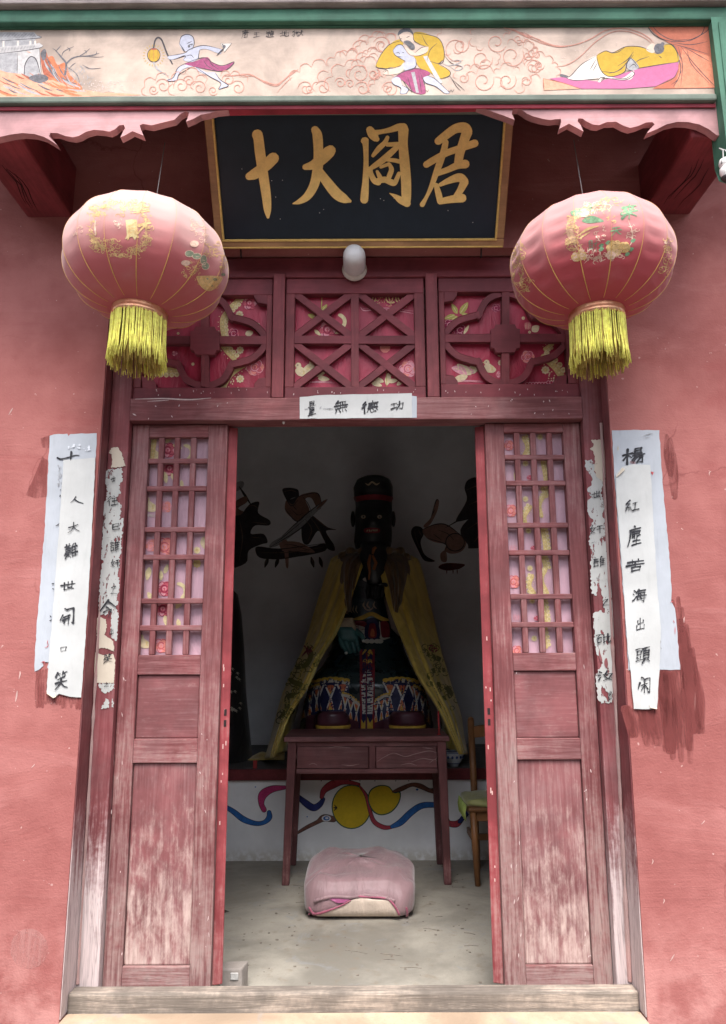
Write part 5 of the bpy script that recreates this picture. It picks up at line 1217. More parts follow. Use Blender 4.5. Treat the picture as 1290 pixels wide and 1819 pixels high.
for a in (((300, 262), (335, 258)), ((310, 320), (330, 330)), ((280, 655), (298, 675)), ((275, 720), (305, 705))): d.line(list(a), 14, INK)
for a in (((165, 1240), (205, 1225), (220, 1250)), ((215, 1050), (250, 1040), (262, 1000)), ((245, 1010), (255, 960))): d.line(list(a), 9, paint('red_fleck', (.42, .09, .10)))
o = d.build('ink_trace', tl_); o['kind'] = 'stuff'
t = thing('couplet_strip', 'newer cream paper strip left of the door with the lower seven brush characters', 'paper strip', on_wall(135, 1000), 'couplet papers beside the door')
sheet('paper', t, on_wall, [jag([(250,262),(345,256),(440,250),(434,420),(405,950),(375,1420),(355,1680),(290,1676),(222,1658),(208,1672),(148,1645),(165,1430),(200,1000),(236,500)], 1.2, r, 25)], M_PAPER, .0065, 3.368, 40, 740, .0018, 8, seed=2)
write(t, on_wall, .0106, [('人', 138, 890, 26, 19), ('大', 133, 937.5, 23, 19), ('難', 128.5, 979, 26, 27), ('世', 122.6, 1041, 29, 18), ('開', 120.4, 1094.7, 28, 31), ('口', 114.6, 1153, 18, 13), ('笑', 110.4, 1209, 26, 32)], 9.0)
mb = MB(); q = [on_wall(x, y, l) for x, y, l in ((85, 1227, .008), (100, 1231, .009), (103, 1238, .016), (98, 1240, .018), (86, 1232, .014))]
mb.add(q, [(0, 1, 2, 3, 4)], M_PAPERY); mb.build('curled_corner', t, solid=.0006)
t = thing('couplet_strip', 'old bluish paper strip on the right wall whose character shows above a newer strip', 'paper strip', on_wall(1150, 980), 'couplet papers beside the door')
sheet('paper', t, on_wall, [jag([(694,73),(830,70),(941,72),(950,250),(985,640),(1005,900),(1002,960),(1022,1000),(1036,1150),(1050,1318),(920,1319),(780,1320),(760,1000),(725,560),(705,280)], 1.4, r, 22)], M_PAPERB, .0025, 2.932, 850, 740, .0014, 8, seed=3)
write(t, on_wall, .0062, [('楊', 1123.9, 811, 41, 29)], 10)
d = Draw(on_wall, .0062).frame(6.45, 1020, 760)
d.fill([(632, 385), (700, 378), (705, 412), (635, 418)], M_BRUSH, False); d.fill([(868, 505), (905, 512), (895, 545), (885, 540)], paint('red_fleck', (.42, .09, .10)), False); d.line([(780, 100), (840, 80), (895, 70)], 10, INKG); d.line([(785, 125), (870, 110)], 6, INKG); d.line([(497, 215), (497, 265)], 12, paint('brown_stain', (.45, .38, .27)))
d.frame(6.45, 1020, 1020)
for a in (((1095, 325), (1130, 310)), ((1130, 530), (1142, 560)), ((1150, 600), (1148, 690)), ((985, 760), (985, 790)), ((985, 840), (998, 855))): d.line(list(a), 9, INKG if a[0][0] < 1000 else paint('red_fleck', (.42, .09, .10)))
o = d.build('ink_trace', t); o['kind'] = 'stuff'
t = thing('couplet_strip', 'newer cream paper strip right of the door tapering at its foot with seven brush characters', 'paper strip', on_wall(1135, 1040), 'couplet papers beside the door')
sheet('paper', t, on_wall, [jag([(712,302),(745,265),(800,250),(890,255),(905,500),(930,900),(946,1100),(940,1320),(925,1520),(865,1524),(805,1522),(790,1330),(772,1200),(750,850),(730,600),(714,400)], 1.2, r, 25)], M_PAPER, .0065, 2.932, 850, 740, .0018, 8, seed=4)
write(t, on_wall, .0106, [('紅', 1121, 899.9, 27, 22), ('塵', 1126, 953, 27, 36), ('苦', 1127, 1005, 35, 23), ('海', 1134, 1058, 27, 25), ('出', 1136, 1108.7, 18, 22), ('頭', 1140, 1164, 27, 29), ('閑', 1142.5, 1218, 25, 32)], 9.0)
mb = MB(); mb.add([on_wall(x, y, l) for x, y, l in ((1153, 1252, .009), (1166, 1258, .010), (1164, 1259.5, .016), (1152, 1257, .018))], [(0, 1, 2, 3)], M_PAPERY)
mb.add([on_wall(x, y, l) for x, y, l in ((1092, 850, .009), (1104, 832, .010), (1108, 836, .017), (1098, 846, .016))], [(0, 1, 2, 3)], M_PAPERY); o = mb.build('curled_corner', t, solid=.0006); o['kind'] = 'stuff'
# banner above the doorway
t = thing('doorway_banner', 'white paper banner with four brush characters pasted on the door lintel', 'paper banner', at(635, 724, 2.905), 'couplet papers beside the door'); del t['group']
pj = on_Y(2.905)
sheet('paper', t, pj, [jag([(372,44),(490,34),(700,30),(930,25),(932,147),(700,149),(500,151),(372,152)], .8, r, 30)], M_PAPER, .003, 2.804, 400, 690, .001, 8, seed=5)
sheet('tail_paper', t, pj, [jag([(920,36),(954,40),(955,146),(920,148)], .8, r, 20)], M_PAPERB, .0016, 2.804, 400, 690, .0004, 8, seed=6)
write(t, pj, .0062, [('量', 554.4, 726.4, 15, 27), ('無', 606, 722.8, 24, 23), ('德', 656.8, 724, 32, 22), ('功', 705.6, 721.4, 23, 17)], 9.0)
d = Draw(pj, .0062).frame(2.804, 400, 690); d.line([(395, 105), (415, 104)], 4, INKG); d.line([(490, 102), (540, 103)], 4, INKG); d.disc(475, 97, 3, INKG); d.disc(480, 92, 2, INKG); o = d.build('ink_trace', t); o['kind'] = 'stuff'
# torn strips on the two posts
pj = on_Y(2.915)
def torn(label, loc, rows, frs, seed):
    t = thing('torn_paper', label, 'torn paper', loc, 'torn papers on the door posts'); r = random.Random(seed); k = 0
    for m, fr, q, amp, lf in frs:
        k += 1; sheet('paper_scrap', t, pj, [jag(q, amp, r, 16)], m, .0012+lf, fr[0], fr[1], fr[2], .0012, 7, .0005, seed+k)
    write(t, pj, .0062, rows, 9)
    return t
c1, c2 = (7.167, 50, 760), (6.994, 50, 1000)
t = torn('ragged torn paper strip on the left door post with a beige flap at its top', at(195, 1020, 2.915), [('往', 201.5, 890, 20, 18), ('已', 207, 936, 17, 15), ('今', 193, 1082, 30, 34), ('笑', 192, 1170, 19, 17), ('一', 194, 955, 8, 4), ('世', 202, 852, 9, 12), ('之', 203, 1047, 12, 22), ('奸', 206, 1000, 16, 16), ('出', 199, 1122, 9, 11), ('誰', 205, 970, 17, 22), ('之', 190, 1216, 10, 9)], [
 (M_PAPERY, c1, [(1060,262),(1100,250),(1140,246),(1190,310),(1245,490),(1160,505),(1060,512),(1075,420),(1070,340),(1030,320)], 4, .0016),
 (M_PAPERT, c1, [(985,542),(1060,530),(1200,517),(1205,680),(1150,730),(1185,820),(1120,880),(1140,930),(1190,980),(1180,1080),(1160,1170),(1215,1150),(1210,1260),(1195,1400),(1185,1450),(1190,1580),(1165,1640),(1160,1790),(1080,1792),(1040,1760),(980,1735),(930,1660),(945,1400),(950,1160),(975,960),(1010,880),(1010,760),(975,690)], 9, 0),
 (M_PAPERT, c2, [(925,5),(1010,0),(1040,60),(1130,70),(1135,320),(1110,420),(1120,500),(1090,560),(1122,640),(1110,900),(1100,970),(1040,930),(1030,840),(1040,640),(1010,560),(980,640),(885,640),(888,300),(905,120)], 9, .0002),
 (M_PAPERY, c2, [(862,680),(920,678),(972,700),(985,800),(950,890),(1060,970),(1072,1100),(990,1062),(870,1058),(850,800)], 5, .0008),
 (M_PAPERY, c2, [(835,1112),(930,1145),(1060,1130),(1087,1200),(1070,1490),(950,1489),(830,1490),(820,1300)], 4, .0010),
 (M_PAPERT, c2, [(880,1502),(1060,1494),(1080,1560),(960,1622),(890,1600)], 10, 0),
 (M_PAPERT, c2, [(965,1682),(1010,1725),(1060,1680),(1062,1795),(905,1812),(950,1760)], 10, 0)], 40)
c3, c4 = (6.45, 1020, 760), (6.45, 1020, 1020)
t = torn('ragged torn paper strip on the right door post with a long red gap in it', at(1065, 1020, 2.915), [('一', 1056, 825, 12, 5), ('世', 1059, 879, 18, 15), ('奸', 1059, 940, 24, 17), ('誰', 1064, 998, 24, 19), ('之', 1075, 1069, 13, 17), ('砒', 1071, 1134, 28, 19), ('汝', 1076, 1200, 30, 18), ('一', 1053, 964, 6, 8), ('出', 1083, 1235, 7, 18)], [
 (M_PAPERY, c3, [(190,142),(340,136),(355,380),(362,640),(310,600),(292,590),(250,560),(230,470),(240,385),(210,262),(178,240),(222,200)], 6, .0010),
 (M_PAPERT, c3, [(240,520),(310,600),(330,660),(310,700),(300,760),(330,800),(345,900),(320,1000),(360,1100),(355,1220),(320,1270),(370,1320),(370,1400),(382,1470),(430,1650),(430,1744),(190,1744),(190,1500),(210,1440),(170,1330),(170,1250),(200,1190),(180,1140),(220,1060),(150,960),(150,850),(200,790),(150,720),(200,640),(210,580),(165,500),(120,450),(120,372),(200,360),(235,420)], 8, 0),
 (M_PAPERT, c4, [(188,-4),(430,-4),(440,120),(470,300),(470,450),(465,600),(480,750),(470,900),(440,980),(450,1180),(482,1250),(440,1290),(430,1470),(310,1482),(265,1420),(250,1200),(268,1090),(300,1070),(330,1020),(270,930),(245,850),(225,700),(215,450),(290,415),(350,442),(322,250),(290,120),(262,110),(258,245),(200,225)], 8, .0002)], 60)
d = Draw(pj, .0040).frame(*c4); d.fill([(345,985),(370,960),(385,1030),(370,1078),(345,1040)], W_POST); d.fill([(285,850),(295,900),(320,985),(300,1000),(280,930)], W_POST); d.build('torn_hole', t)

# ------------------------------------------------------------------ INSIDE: altar platform
AY = 4.986; AH = Z(1367, AY-.03)
alt = thing('altar_platform', 'low white altar platform with a red lip and painted peaches and ribbons', 'altar', (0, AY, 0))
mb = MB(); mb.box(-2.29, 2.29, AY, BACKY-.002, .001, AH-.012, M_LIME); mb.build('base_wall', alt)
mb = MB(); mb.box(-2.29, 2.29, AY-.02, BACKY-.002, AH-.0115, AH, M_LEDGE); mb.build('ledge_top', alt)
lip0 = Z(1386, AY-.03)
mb = MB(); mb.box(-2.29, 2.29, AY-.032, AY-.0005, lip0, AH+.003, M_LIP); mb.build('lip_board', alt, bevel=.006)
A_YEL = paint('mural_yellow', (.66, .46, .025), .7, .12, 8); A_BLUE = paint('mural_blue', (.03, .13, .38), .6, .35, 14); A_NAVY = paint('mural_navy', (.025, .035, .16), .6, .3, 14); A_MAG = paint('mural_magenta', (.46, .04, .15), .6, .3, 14); A_RED = paint('mural_red', (.40, .05, .07), .6, .3, 14)
A_BRN = paint('mural_brown', (.17, .075, .055), .7, .35, 30); A_GREEN = paint('mural_green_line', (.03, .10, .07), .7); A_BLK = paint('mural_black', (.018, .018, .022), .7, .3, 30)
d = Draw(on_Y(AY), .001).frame(2.58, 390, 1270)
def ribbon(pts, m): d.line([(x, y, w+5) for x, y, w in pts], 0, A_BLK); d.line(pts, 0, m)
ribbon([(0, 405, 10), (60, 440, 20), (110, 478, 24), (165, 497, 18), (205, 492, 16), (228, 470, 22), (228, 445, 16)], A_BLUE); ribbon([(205, 436, 20), (192, 405, 22), (200, 365, 36), (240, 340, 28), (300, 332, 14)], A_MAG)
ribbon([(360, 372, 14), (390, 400, 26), (430, 425, 28), (460, 410, 22), (476, 385, 14)], A_NAVY); ribbon([(468, 378, 14), (480, 345, 24), (520, 318, 34), (570, 306, 22), (640, 318, 10)], A_RED)
d.line([(350, 545, 12), (400, 515, 18), (450, 490, 20), (480, 472, 34), (525, 478, 28)], 0, A_BLK); d.line([(350, 545, 8), (400, 515, 14), (450, 490, 16), (480, 472, 29), (525, 478, 23)], 0, A_BRN); d.disc(490, 474, 22, M_LIME, 14); d.disc(490, 474, 15, A_BLUE, 10); d.disc(492, 473, 8, M_LIME, 5)
d.disc(605, 421, 91, A_GREEN, 102, 32); d.disc(605, 421, 86, A_YEL, 97, 32); d.line([(526, 412), (536, 425), (524, 440)], 6, A_BLK); d.line([(522, 425), (540, 425)], 5, A_BLK)
d.line([(640, 322, 8), (672, 370, 16), (690, 440, 18), (710, 490, 22), (755, 515, 22), (800, 512, 14)], 0, A_BLK); d.line([(640, 322, 4), (672, 370, 11), (690, 440, 13), (710, 490, 17), (755, 515, 17), (800, 512, 10)], 0, A_RED)
ribbon([(790, 512, 14), (830, 492, 26), (880, 445, 26), (930, 415, 24), (1000, 412, 20)], A_BLUE)
d.fill([(680, 390), (690, 345), (730, 322), (775, 326), (800, 352), (830, 352), (825, 400), (790, 445), (740, 460), (700, 440)], A_GREEN); d.fill([(685, 390), (695, 348), (732, 327), (772, 330), (800, 358), (825, 358), (820, 398), (787, 440), (740, 455), (705, 436)], A_YEL)
d.line([(795, 352, 10), (830, 340, 22), (880, 320, 18), (920, 326, 24), (960, 345, 20), (990, 350, 28), (1000, 372, 16)], 0, A_BLK); d.line([(795, 352, 6), (830, 340, 17), (880, 320, 13), (920, 326, 19), (960, 345, 15), (990, 350, 23)], 0, A_BRN); d.disc(905, 342, 11, M_LIME, 8); d.disc(906, 342, 6, A_BLUE, 5)
ribbon([(1040, 470, 14), (1050, 495, 22), (1085, 500, 26), (1110, 480, 16)], A_RED); ribbon([(1100, 490, 14), (1125, 460, 20), (1150, 425, 26), (1180, 410, 20)], A_NAVY)
ribbon([(1180, 410, 18), (1260, 440, 22), (1340, 400, 22), (1420, 430, 14)], A_BLUE); ribbon([(-10, 400, 10), (-90, 360, 22), (-180, 400, 24), (-260, 380, 14)], A_RED)
for i in range(8): d.disc(380 + i*70 + rnd.uniform(-20, 20), 302, 4, A_BLK, 2, 6)
for x, y in ((165, 330), (402, 466)): d.disc(x, y, 3, A_BLUE)
o = d.build('painted_mural', alt); o['kind'] = 'stuff'
mb = MB(); q = at(454, 1360, AY+.05); mb.box(q.x-.012, q.x+.012, AY+.02, AY+.04, AH+.0005, AH+.05, paint('red_stub', (.35, .04, .04))); o = mb.build('red_stub', None, bevel=.003); tag(o, 'small red stub standing on the altar edge by the cape hem', 'stub')
# murals on the end wall, faint figures of demons with saws and clubs
B_SKIN = paint('wall_mural_brown_skin', (.25, .14, .11), .8, .25, 20); B_DARK = paint('wall_mural_dark', (.05, .042, .045), .8, .3, 20); B_GREY = paint('wall_mural_grey', (.34, .34, .35), .8, .25, 20); B_PALE = paint('wall_mural_pale_skin', (.36, .21, .17), .8, .2, 20); B_RED = paint('wall_mural_dark_red', (.12, .03, .03), .8, .3, 20)
d = Draw(on_Y(BACKY), .001).frame(2.6875, 390, 740)
d.fill([(300, 350), (320, 340), (355, 342), (378, 355), (375, 400), (340, 425), (318, 395)], B_DARK); d.fill([(380, 380), (420, 365), (465, 365), (490, 420), (470, 445), (440, 390), (410, 395), (430, 450), (400, 490), (370, 500), (330, 470), (312, 440), (320, 400), (350, 420)], B_SKIN)
d.fill([(395, 490), (430, 465), (480, 500), (520, 530), (558, 540), (510, 545), (525, 580), (545, 610), (550, 640), (515, 630), (500, 590), (470, 545), (425, 610), (395, 590)], B_DARK); d.fill([(300, 570), (350, 520), (410, 470), (500, 400), (512, 405), (440, 480), (380, 540), (290, 610), (240, 625), (250, 600)], B_GREY); d.line([(465, 440), (510, 398)], 14, B_SKIN)
d.fill([(172, 640), (185, 620), (280, 630), (440, 620), (500, 605), (505, 640), (400, 665), (250, 680), (190, 672)], B_DARK); d.fill([(290, 600), (380, 600), (450, 640), (440, 650), (330, 640), (300, 640)], B_PALE); d.fill([(295, 600), (325, 595), (330, 710), (318, 718), (310, 650)], B_PALE)
for x in (225, 275, 430, 470): d.line([(x+8, 672), (x-8 if x < 400 else x+20, 718)], 18, B_DARK)
d.fill([(60, 330), (100, 308), (118, 318), (105, 345), (70, 358)], B_GREY); d.line([(95, 335), (150, 420)], 12, B_DARK); d.fill([(40, 430), (110, 385), (132, 385), (130, 410), (90, 440), (150, 470), (40, 480)], B_SKIN); d.fill([(125, 440), (150, 415), (190, 408), (185, 460), (240, 495), (235, 520), (170, 520), (150, 560), (210, 560), (230, 600), (200, 610), (140, 640), (125, 700), (30, 710), (30, 500), (100, 470)], B_DARK)
d.fill([(915, 560), (930, 525), (965, 530), (975, 560), (960, 600), (980, 660), (1030, 690), (980, 688), (950, 640)], B_DARK); d.fill([(1010, 480), (1035, 400), (1048, 405), (1040, 450), (1010, 510), (985, 530), (975, 520)], B_PALE); d.fill([(970, 540), (1030, 515), (1090, 520), (1140, 560), (1180, 590), (1160, 640), (1110, 655), (1075, 640), (1080, 610), (1030, 600), (990, 580)], B_PALE); d.fill([(1055, 655), (1080, 640), (1085, 690), (1060, 690)], B_PALE); d.ring(1125, 600, 45, 5, B_DARK, ry=42)
d.fill([(1170, 340), (1190, 300), (1250, 290), (1330, 330), (1330, 420), (1250, 470), (1150, 500), (1130, 490), (1180, 400)], B_DARK); d.fill([(1150, 540), (1230, 460), (1330, 450), (1330, 600), (1200, 630), (1185, 610)], B_DARK); d.line([(1080, 530), (1150, 490), (1230, 440)], 7, B_DARK); d.fill([(1045, 720), (1080, 700), (1170, 705), (1150, 725), (1130, 730), (1085, 735)], B_RED)
for x in (1085, 1115, 1135): d.line([(x, 728), (x, 750)], 5, B_RED)
for a in ([(300, 350), (340, 425), (375, 400)], [(380, 380), (465, 365), (490, 420)], [(312, 440), (370, 500), (430, 450)], [(300, 570), (410, 470), (500, 400)], [(240, 625), (380, 540), (440, 480)], [(172, 640), (300, 632), (505, 605)], [(190, 672), (300, 678), (505, 640)], [(1010, 480), (1035, 400), (1048, 405)], [(970, 540), (1030, 515), (1090, 520), (1180, 590)], [(990, 580), (1080, 610), (1075, 640)]): d.line(a, 5, B_DARK)
d.line([(338, 395), (362, 385)], 5, B_GREY)
B_LINE = paint('wall_mural_brown_line', (.17, .115, .095), .8, .3, 20)
for a in ([(410, 490), (440, 540), (420, 600)], [(430, 475), (470, 530), (500, 590)], [(450, 480), (520, 535)], [(190, 650), (330, 648), (490, 625)], [(305, 360), (340, 352), (372, 362)], [(60, 500), (70, 600), (60, 700)], [(95, 490), (110, 580), (95, 690)], [(135, 430), (165, 425), (185, 440)], [(160, 505), (225, 512)], [(150, 575), (200, 580)], [(1180, 350), (1240, 330), (1300, 350)], [(1190, 420), (1250, 400), (1310, 410)], [(1180, 540), (1250, 500), (1310, 520)], [(930, 545), (945, 600), (975, 660)], [(950, 540), (965, 570)], [(1215, 600), (1260, 540)], [(225, 680), (215, 712)], [(440, 672), (450, 710)]): d.line(a, 4.5, B_LINE)
for a in ([(400, 385), (425, 420), (440, 460)], [(340, 440), (375, 470), (400, 460)], [(350, 425), (372, 450)], [(1040, 540), (1090, 560), (1120, 590)], [(1020, 560), (1060, 590)], [(1015, 470), (1030, 440)], [(310, 610), (360, 615), (430, 640)], [(60, 440), (110, 420)], [(265, 605), (330, 555), (420, 480)]): d.line(a, 3.5, B_DARK)
for k in range(3):   # figures further along the wall, half hidden from here
    x = 1500 + k*330; d.fill([(x, 330), (x+60, 320), (x+70, 380), (x+130, 400), (x+150, 520), (x+120, 700), (x-20, 700), (x-40, 520), (x-30, 400)], [B_SKIN, B_DARK, B_PALE][k]); x = -250 - k*330; d.fill([(x, 330), (x+60, 320), (x+70, 380), (x+130, 400), (x+150, 520), (x+120, 700), (x-20, 700), (x-40, 520), (x-30, 400)], [B_DARK, B_SKIN, B_DARK][k])
o = d.build('painted_mural', room); o['kind'] = 'stuff'

# ------------------------------------------------------------------ TABLE
TYF = 4.47; TTH = Z(1308, TYF)
tab = thing('altar_table', 'worn dark red altar table with two drawers in front of the large statue', 'table', (0, 4.7, 0))
xl, xr = X(505, TYF, 1305), X(798, TYF, 1305)
pbox('table_top', tab, xl, xr, TYF-.02, 4.955, TTH-.028, TTH, W_TAB, .005)
zc0, zc1 = Z(1374, TYF+.01), TTH-.029
bl, br = X(511, TYF, 1340), X(793, TYF, 1340)
lw = .050
def leg(xa, ya, sx, nm='leg'):
    mb = MB(); mb.hexa([(xa+sx*.022, ya-.004, .001), (xa+sx*.022+.040, ya-.004, .001), (xa+sx*.022+.040, ya+.036, .001), (xa+sx*.022, ya+.036, .001), (xa, ya, zc1), (xa+lw, ya, zc1), (xa+lw, ya+lw, zc1), (xa, ya+lw, zc1)], W_TABV); mb.build(nm, tab, bevel=.004)
leg(bl, TYF, -1); leg(br-lw, TYF, 1); leg(bl, 4.885, -1); leg(br-lw, 4.885, 1)
pbox('apron_rail', tab, bl+lw, br-lw, TYF+.006, TYF+.04, zc0, zc0+.026, W_TAB); pbox('apron_rail', tab, bl+lw, br-lw, TYF+.006, TYF+.04, zc1-.026, zc1-.001, W_TAB)
mid = (bl+br)/2 + .03
pbox('divider', tab, mid-.018, mid+.018, TYF+.007, TYF+.04, zc0+.026, zc1-.026, W_TABV)
pbox('drawer_front', tab, bl+lw+.003, mid-.021, TYF+.010, TYF+.03, zc0+.029, zc1-.029, W_TAB); pbox('drawer_front', tab, mid+.021, br-lw-.003, TYF+.010, TYF+.03, zc0+.029, zc1-.029, W_TAB)
for xx in (bl+.006, br-.026): pbox('side_panel', tab, xx, xx+.02, TYF+lw, 4.885, zc0, zc1-.001, W_TAB)
pbox('back_panel', tab, bl+lw, br-lw, 4.91, 4.93, zc0, zc1-.001, W_TAB)
pbox('drawer_bottom', tab, bl+lw, br-lw, TYF+.041, 4.909, zc0+.002, zc0+.012, paint('dark_wood', (.05, .025, .022)))
d = Draw(on_Y(TYF+.010), .0008).frame(2.58, 390, 1270); M_SCR = paint('pale_scratch', (.30, .20, .185), .8)
for a in ([(720, 215), (760, 190), (800, 175), (850, 190), (900, 178), (960, 165), (1000, 175)], [(880, 215), (930, 200), (985, 205), (1005, 180)], [(830, 230), (870, 222), (905, 232)], [(960, 222), (985, 205), (1005, 215)], [(410, 228), (430, 222), (448, 230)], [(350, 170), (352, 200)], [(560, 228), (600, 232), (640, 225)], [(500, 150), (540, 146), (600, 150)], [(930, 150), (980, 155)]): d.line(a, 3, M_SCR)
o = d.build('scratch', tab); o['kind'] = 'stuff'
t = thing('incense_stick', 'thick red incense stick standing on the right end of the table', 'incense stick', at(780, 1305, TYF+.1))
q = at(780, 1303, TYF+.06); q.z = TTH
mb = MB(); mb.tube([q + Vector((0, 0, .001)), q + Vector((0, 0, .06)), q + Vector((-.001, 0, .132))], [.0055, .005, .0045], paint('red_incense', (.42, .045, .05), .7), 8); mb.build('stick', t, True)
mb = MB(); mb.lathe(q, [(.010, .0005), (.0105, .004), (.007, .007)], paint('red_incense', (.42, .045, .05), .7), 'Z', 12); mb.build('foot', t, True)

# bowl on the ledge
q = at(806, 1352, AY+.10); q.z = AH
t = thing('bowl', 'blue and white porcelain bowl on the altar ledge beside the table', 'bowl', q)
M_PORC = paint('bowl_porcelain', (.55, .58, .62), .2, .06, 30, .5); M_COB = paint('cobalt_glaze', (.04, .07, .22), .3)
prof = [(.030, .001), (.032, .012), (.046, .028), (.060, .052), (.068, .080), (.071, .092)]
mb = MB(); mb.lathe(q, prof + [(.068, .092), (.064, .078), (.045, .034), (.004, .026)], M_PORC, 'Z', 28); mb.build('porcelain', t, True)
mb = MB()
for k in range(14):
    a = 2*math.pi*k/14; mb.ball(q + Vector((.0625*math.cos(a), .0625*math.sin(a), .060)), (.008, .008, .010), M_COB, 6, 5)
for h, rr in ((.086, .0705), (.020, .0405)): mb.lathe(q, [(rr, h-.002), (rr+.0012, h), (rr, h+.002)], M_COB, 'Z', 28)
o = mb.build('glaze_pattern', t, True); o['kind'] = 'stuff'

# ------------------------------------------------------------------ CHAIR, half hidden by the door
ch = thing('chair', 'varnished wooden chair with a green cushion pad behind the open right door leaf', 'chair', (.80, 4.6, 0))
cxl, cy0 = X(842, 4.47, 1500), 4.45
SEATZ = Z(1436, 4.47, 850)
def post(x, y, z0, z1, dx=0, dy=0, rr=.019, nm='leg'):
    mb = MB(); mb.tube([(x, y, z0), (x+dx*.5, y+dy*.5, (z0+z1)/2), (x+dx, y+dy, z1)], [rr*.82, rr, rr], W_CHAIR, 10); mb.build(nm, ch, True)
cw = .40
backtop = Z(1280, 4.78, 842)
post(cxl+.012, cy0, .001, SEATZ-.012, -.014, 0); post(cxl+cw, cy0, .001, SEATZ-.012)
for xx, dx in ((X(843, 4.80, 1400)+.006, -.012), (cxl+cw+.02, 0)):
    post(xx, 4.80, .001, backtop, dx, .03, .020, 'back_post')
    mb = MB(); mb.ball((xx+dx, 4.83, backtop), .0195, W_CHAIR); mb.build('post_cap', ch, True)
bx = X(843, 4.80, 1400)
mb = MB(); 
mb.prism([Vector((bx+.01, 4.815, backtop-.10)), Vector((bx+.20, 4.815, backtop-.085)), Vector((cxl+cw+.02, 4.815, backtop-.10)), Vector((cxl+cw+.02, 4.815, backtop-.04)), Vector((bx+.20, 4.815, backtop-.012)), Vector((bx+.01, 4.815, backtop-.04))], (0, .018, 0), W_CHAIR); mb.build('top_rail', ch, bevel=.004)
for k in range(3): pbox('slat', ch, bx+.09+k*.09, bx+.13+k*.09, 4.812, 4.826, SEATZ+.02, backtop-.09, W_CHAIR)
pbox('seat', ch, cxl-.03, cxl+cw+.03, cy0-.03, 4.80, SEATZ-.010, SEATZ+.012, W_CHAIR, .008)
pbox('seat_rail', ch, cxl+.01, cxl+cw-.01, cy0+.002, cy0+.022, SEATZ-.065, SEATZ-.0105, W_CHAIR); pbox('seat_rail', ch, cxl-.002, cxl+.018, cy0+.03, 4.78, SEATZ-.065, SEATZ-.0105, W_CHAIR)
pbox('stretcher', ch, cxl+.01, cxl+cw, 4.60, 4.62, .20, .235, W_CHAIR); pbox('stretcher', ch, cxl+.003, cxl+.021, cy0+.01, 4.79, .20, .235, W_CHAIR)
M_PAD = cloth_mat('olive_green_pad', (.34, .34, .12)); M_PADT = paint('lime_trim', (.45, .55, .15), .8)
mb = MB(); rings = []
for h, s in ((0, .97), (.012, 1.0), (.026, .98), (.034, .9), (.036, .5)):
    rings.append([Vector((cxl+cw/2-.005 + s*(cw/2+.035)*(abs(math.cos(a))**.35)*math.copysign(1, math.cos(a)), 4.61 + s*.175*(abs(math.sin(a))**.35)*math.copysign(1, math.sin(a)), SEATZ+.0125+h + .004*math.sin(5*a))) for a in [2*math.pi*k/40 for k in range(40)]])
mb.loft(rings, M_PAD); o = mb.build('cushion_pad', None, True); tag(o, 'flat olive green cushion pad lying on the chair seat', 'cushion')
mb = MB()
for k in range(26):
    y = 4.44 + k*.013; mb.tube([(cxl-.04, y, SEATZ+.02), (cxl-.047, y+.002, SEATZ-.02), (cxl-.044, y, SEATZ-.05-.02*((k*7) % 5)/5)], .0022, M_PADT, 4)
p_ = mb.build('fringe', o, True); p_['kind'] = 'stuff'

# ------------------------------------------------------------------ KNEELING CUSHION
M_QUILT = cloth_mat('dusty_pink_quilt', (.30, .185, .197), .4); M_LINING = cloth_mat('cream_lining', (.60, .49, .40), .2); M_PIPE = cloth_mat('deep_rose_piping', (.38, .10, .16), .2); M_HOT = cloth_mat('hot_pink_fold', (.36, .08, .20), .2)
q0, q1 = atz(552, 1636, 0), atz(720, 1636, 0)
cx_, cyf, cw_, cd, chh = (q0.x+q1.x)/2+.008, q0.y, .268, .50, .235
kc = thing('kneeling_cushion', 'folded dusty pink quilt kneeling cushion with a cream front on the floor', 'cushion', (cx_, cyf+cd/2, 0))
def sq(v, e): return math.copysign(abs(v)**e, v)
NU, NV = 120, 44; rings = []; r = random.Random(8)
folds = [(r.uniform(0, 6.3), r.uniform(3, 9), r.uniform(-5, 5), r.uniform(.0010, .0026)) for _ in range(9)]
for j in range(NV+1):
    ph = -math.pi/2 + math.pi*j/NV; ring = []
    for k in range(NU):
        a = 2*math.pi*k/NU
        ex, ez = .26, .30
        X_ = cw_*sq(math.cos(a), ex)*sq(math.cos(ph), .30); Y_ = cd/2*sq(math.sin(a), ex)*sq(math.cos(ph), .30); Z_ = sq(math.sin(ph), ez)
        v = (Y_/(cd/2)+1)/2
        top = .172 + .048*min(1, v*1.7)**.8      # plump towards the back
        top *= 1 - .30*min(1, abs(X_)/cw_)**5*max(0, Y_/(cd/2))**5
        z = .002 + (Z_*.5+.5)*top
        w = sum(A*math.sin(f*X_*6 + g*Y_*6 + p) for p, f, g, A in folds)
        zf_ = Z_*.5+.5
        if Z_ > .2:
            z += w*1.3; xx = X_/cw_
            for v0, sl, am, wd in ((.16, .05, .010, .030), (.30, -.06, .008, .025), (.44, .04, .006, .030), (.62, -.03, .004, .03)):
                z -= am*math.exp(-((v - v0 - sl*math.sin(xx*2.2+v0*9))/wd)**2)*(.5+.5*math.sin(xx*3+v0*20))*min(1, v/.1)
            z -= .020*max(0, abs(xx)-.75)*4*(1-.3*v)
        X_ *= 1 + .05*math.sin(v*3.1) - .05*v - .045*(1-zf_)*(1-v)
        if v < .5: Y_ -= .030*math.sin(math.pi*min(1, zf_*1.15))*(1-2*v) - .012
        ring.append(Vector((cx_ + X_ + (w*.8 if abs(math.cos(a)) > .8 else 0), cyf + cd/2 + Y_ + (w*.9 if v < .2 else 0), z)))
    rings.append(ring)
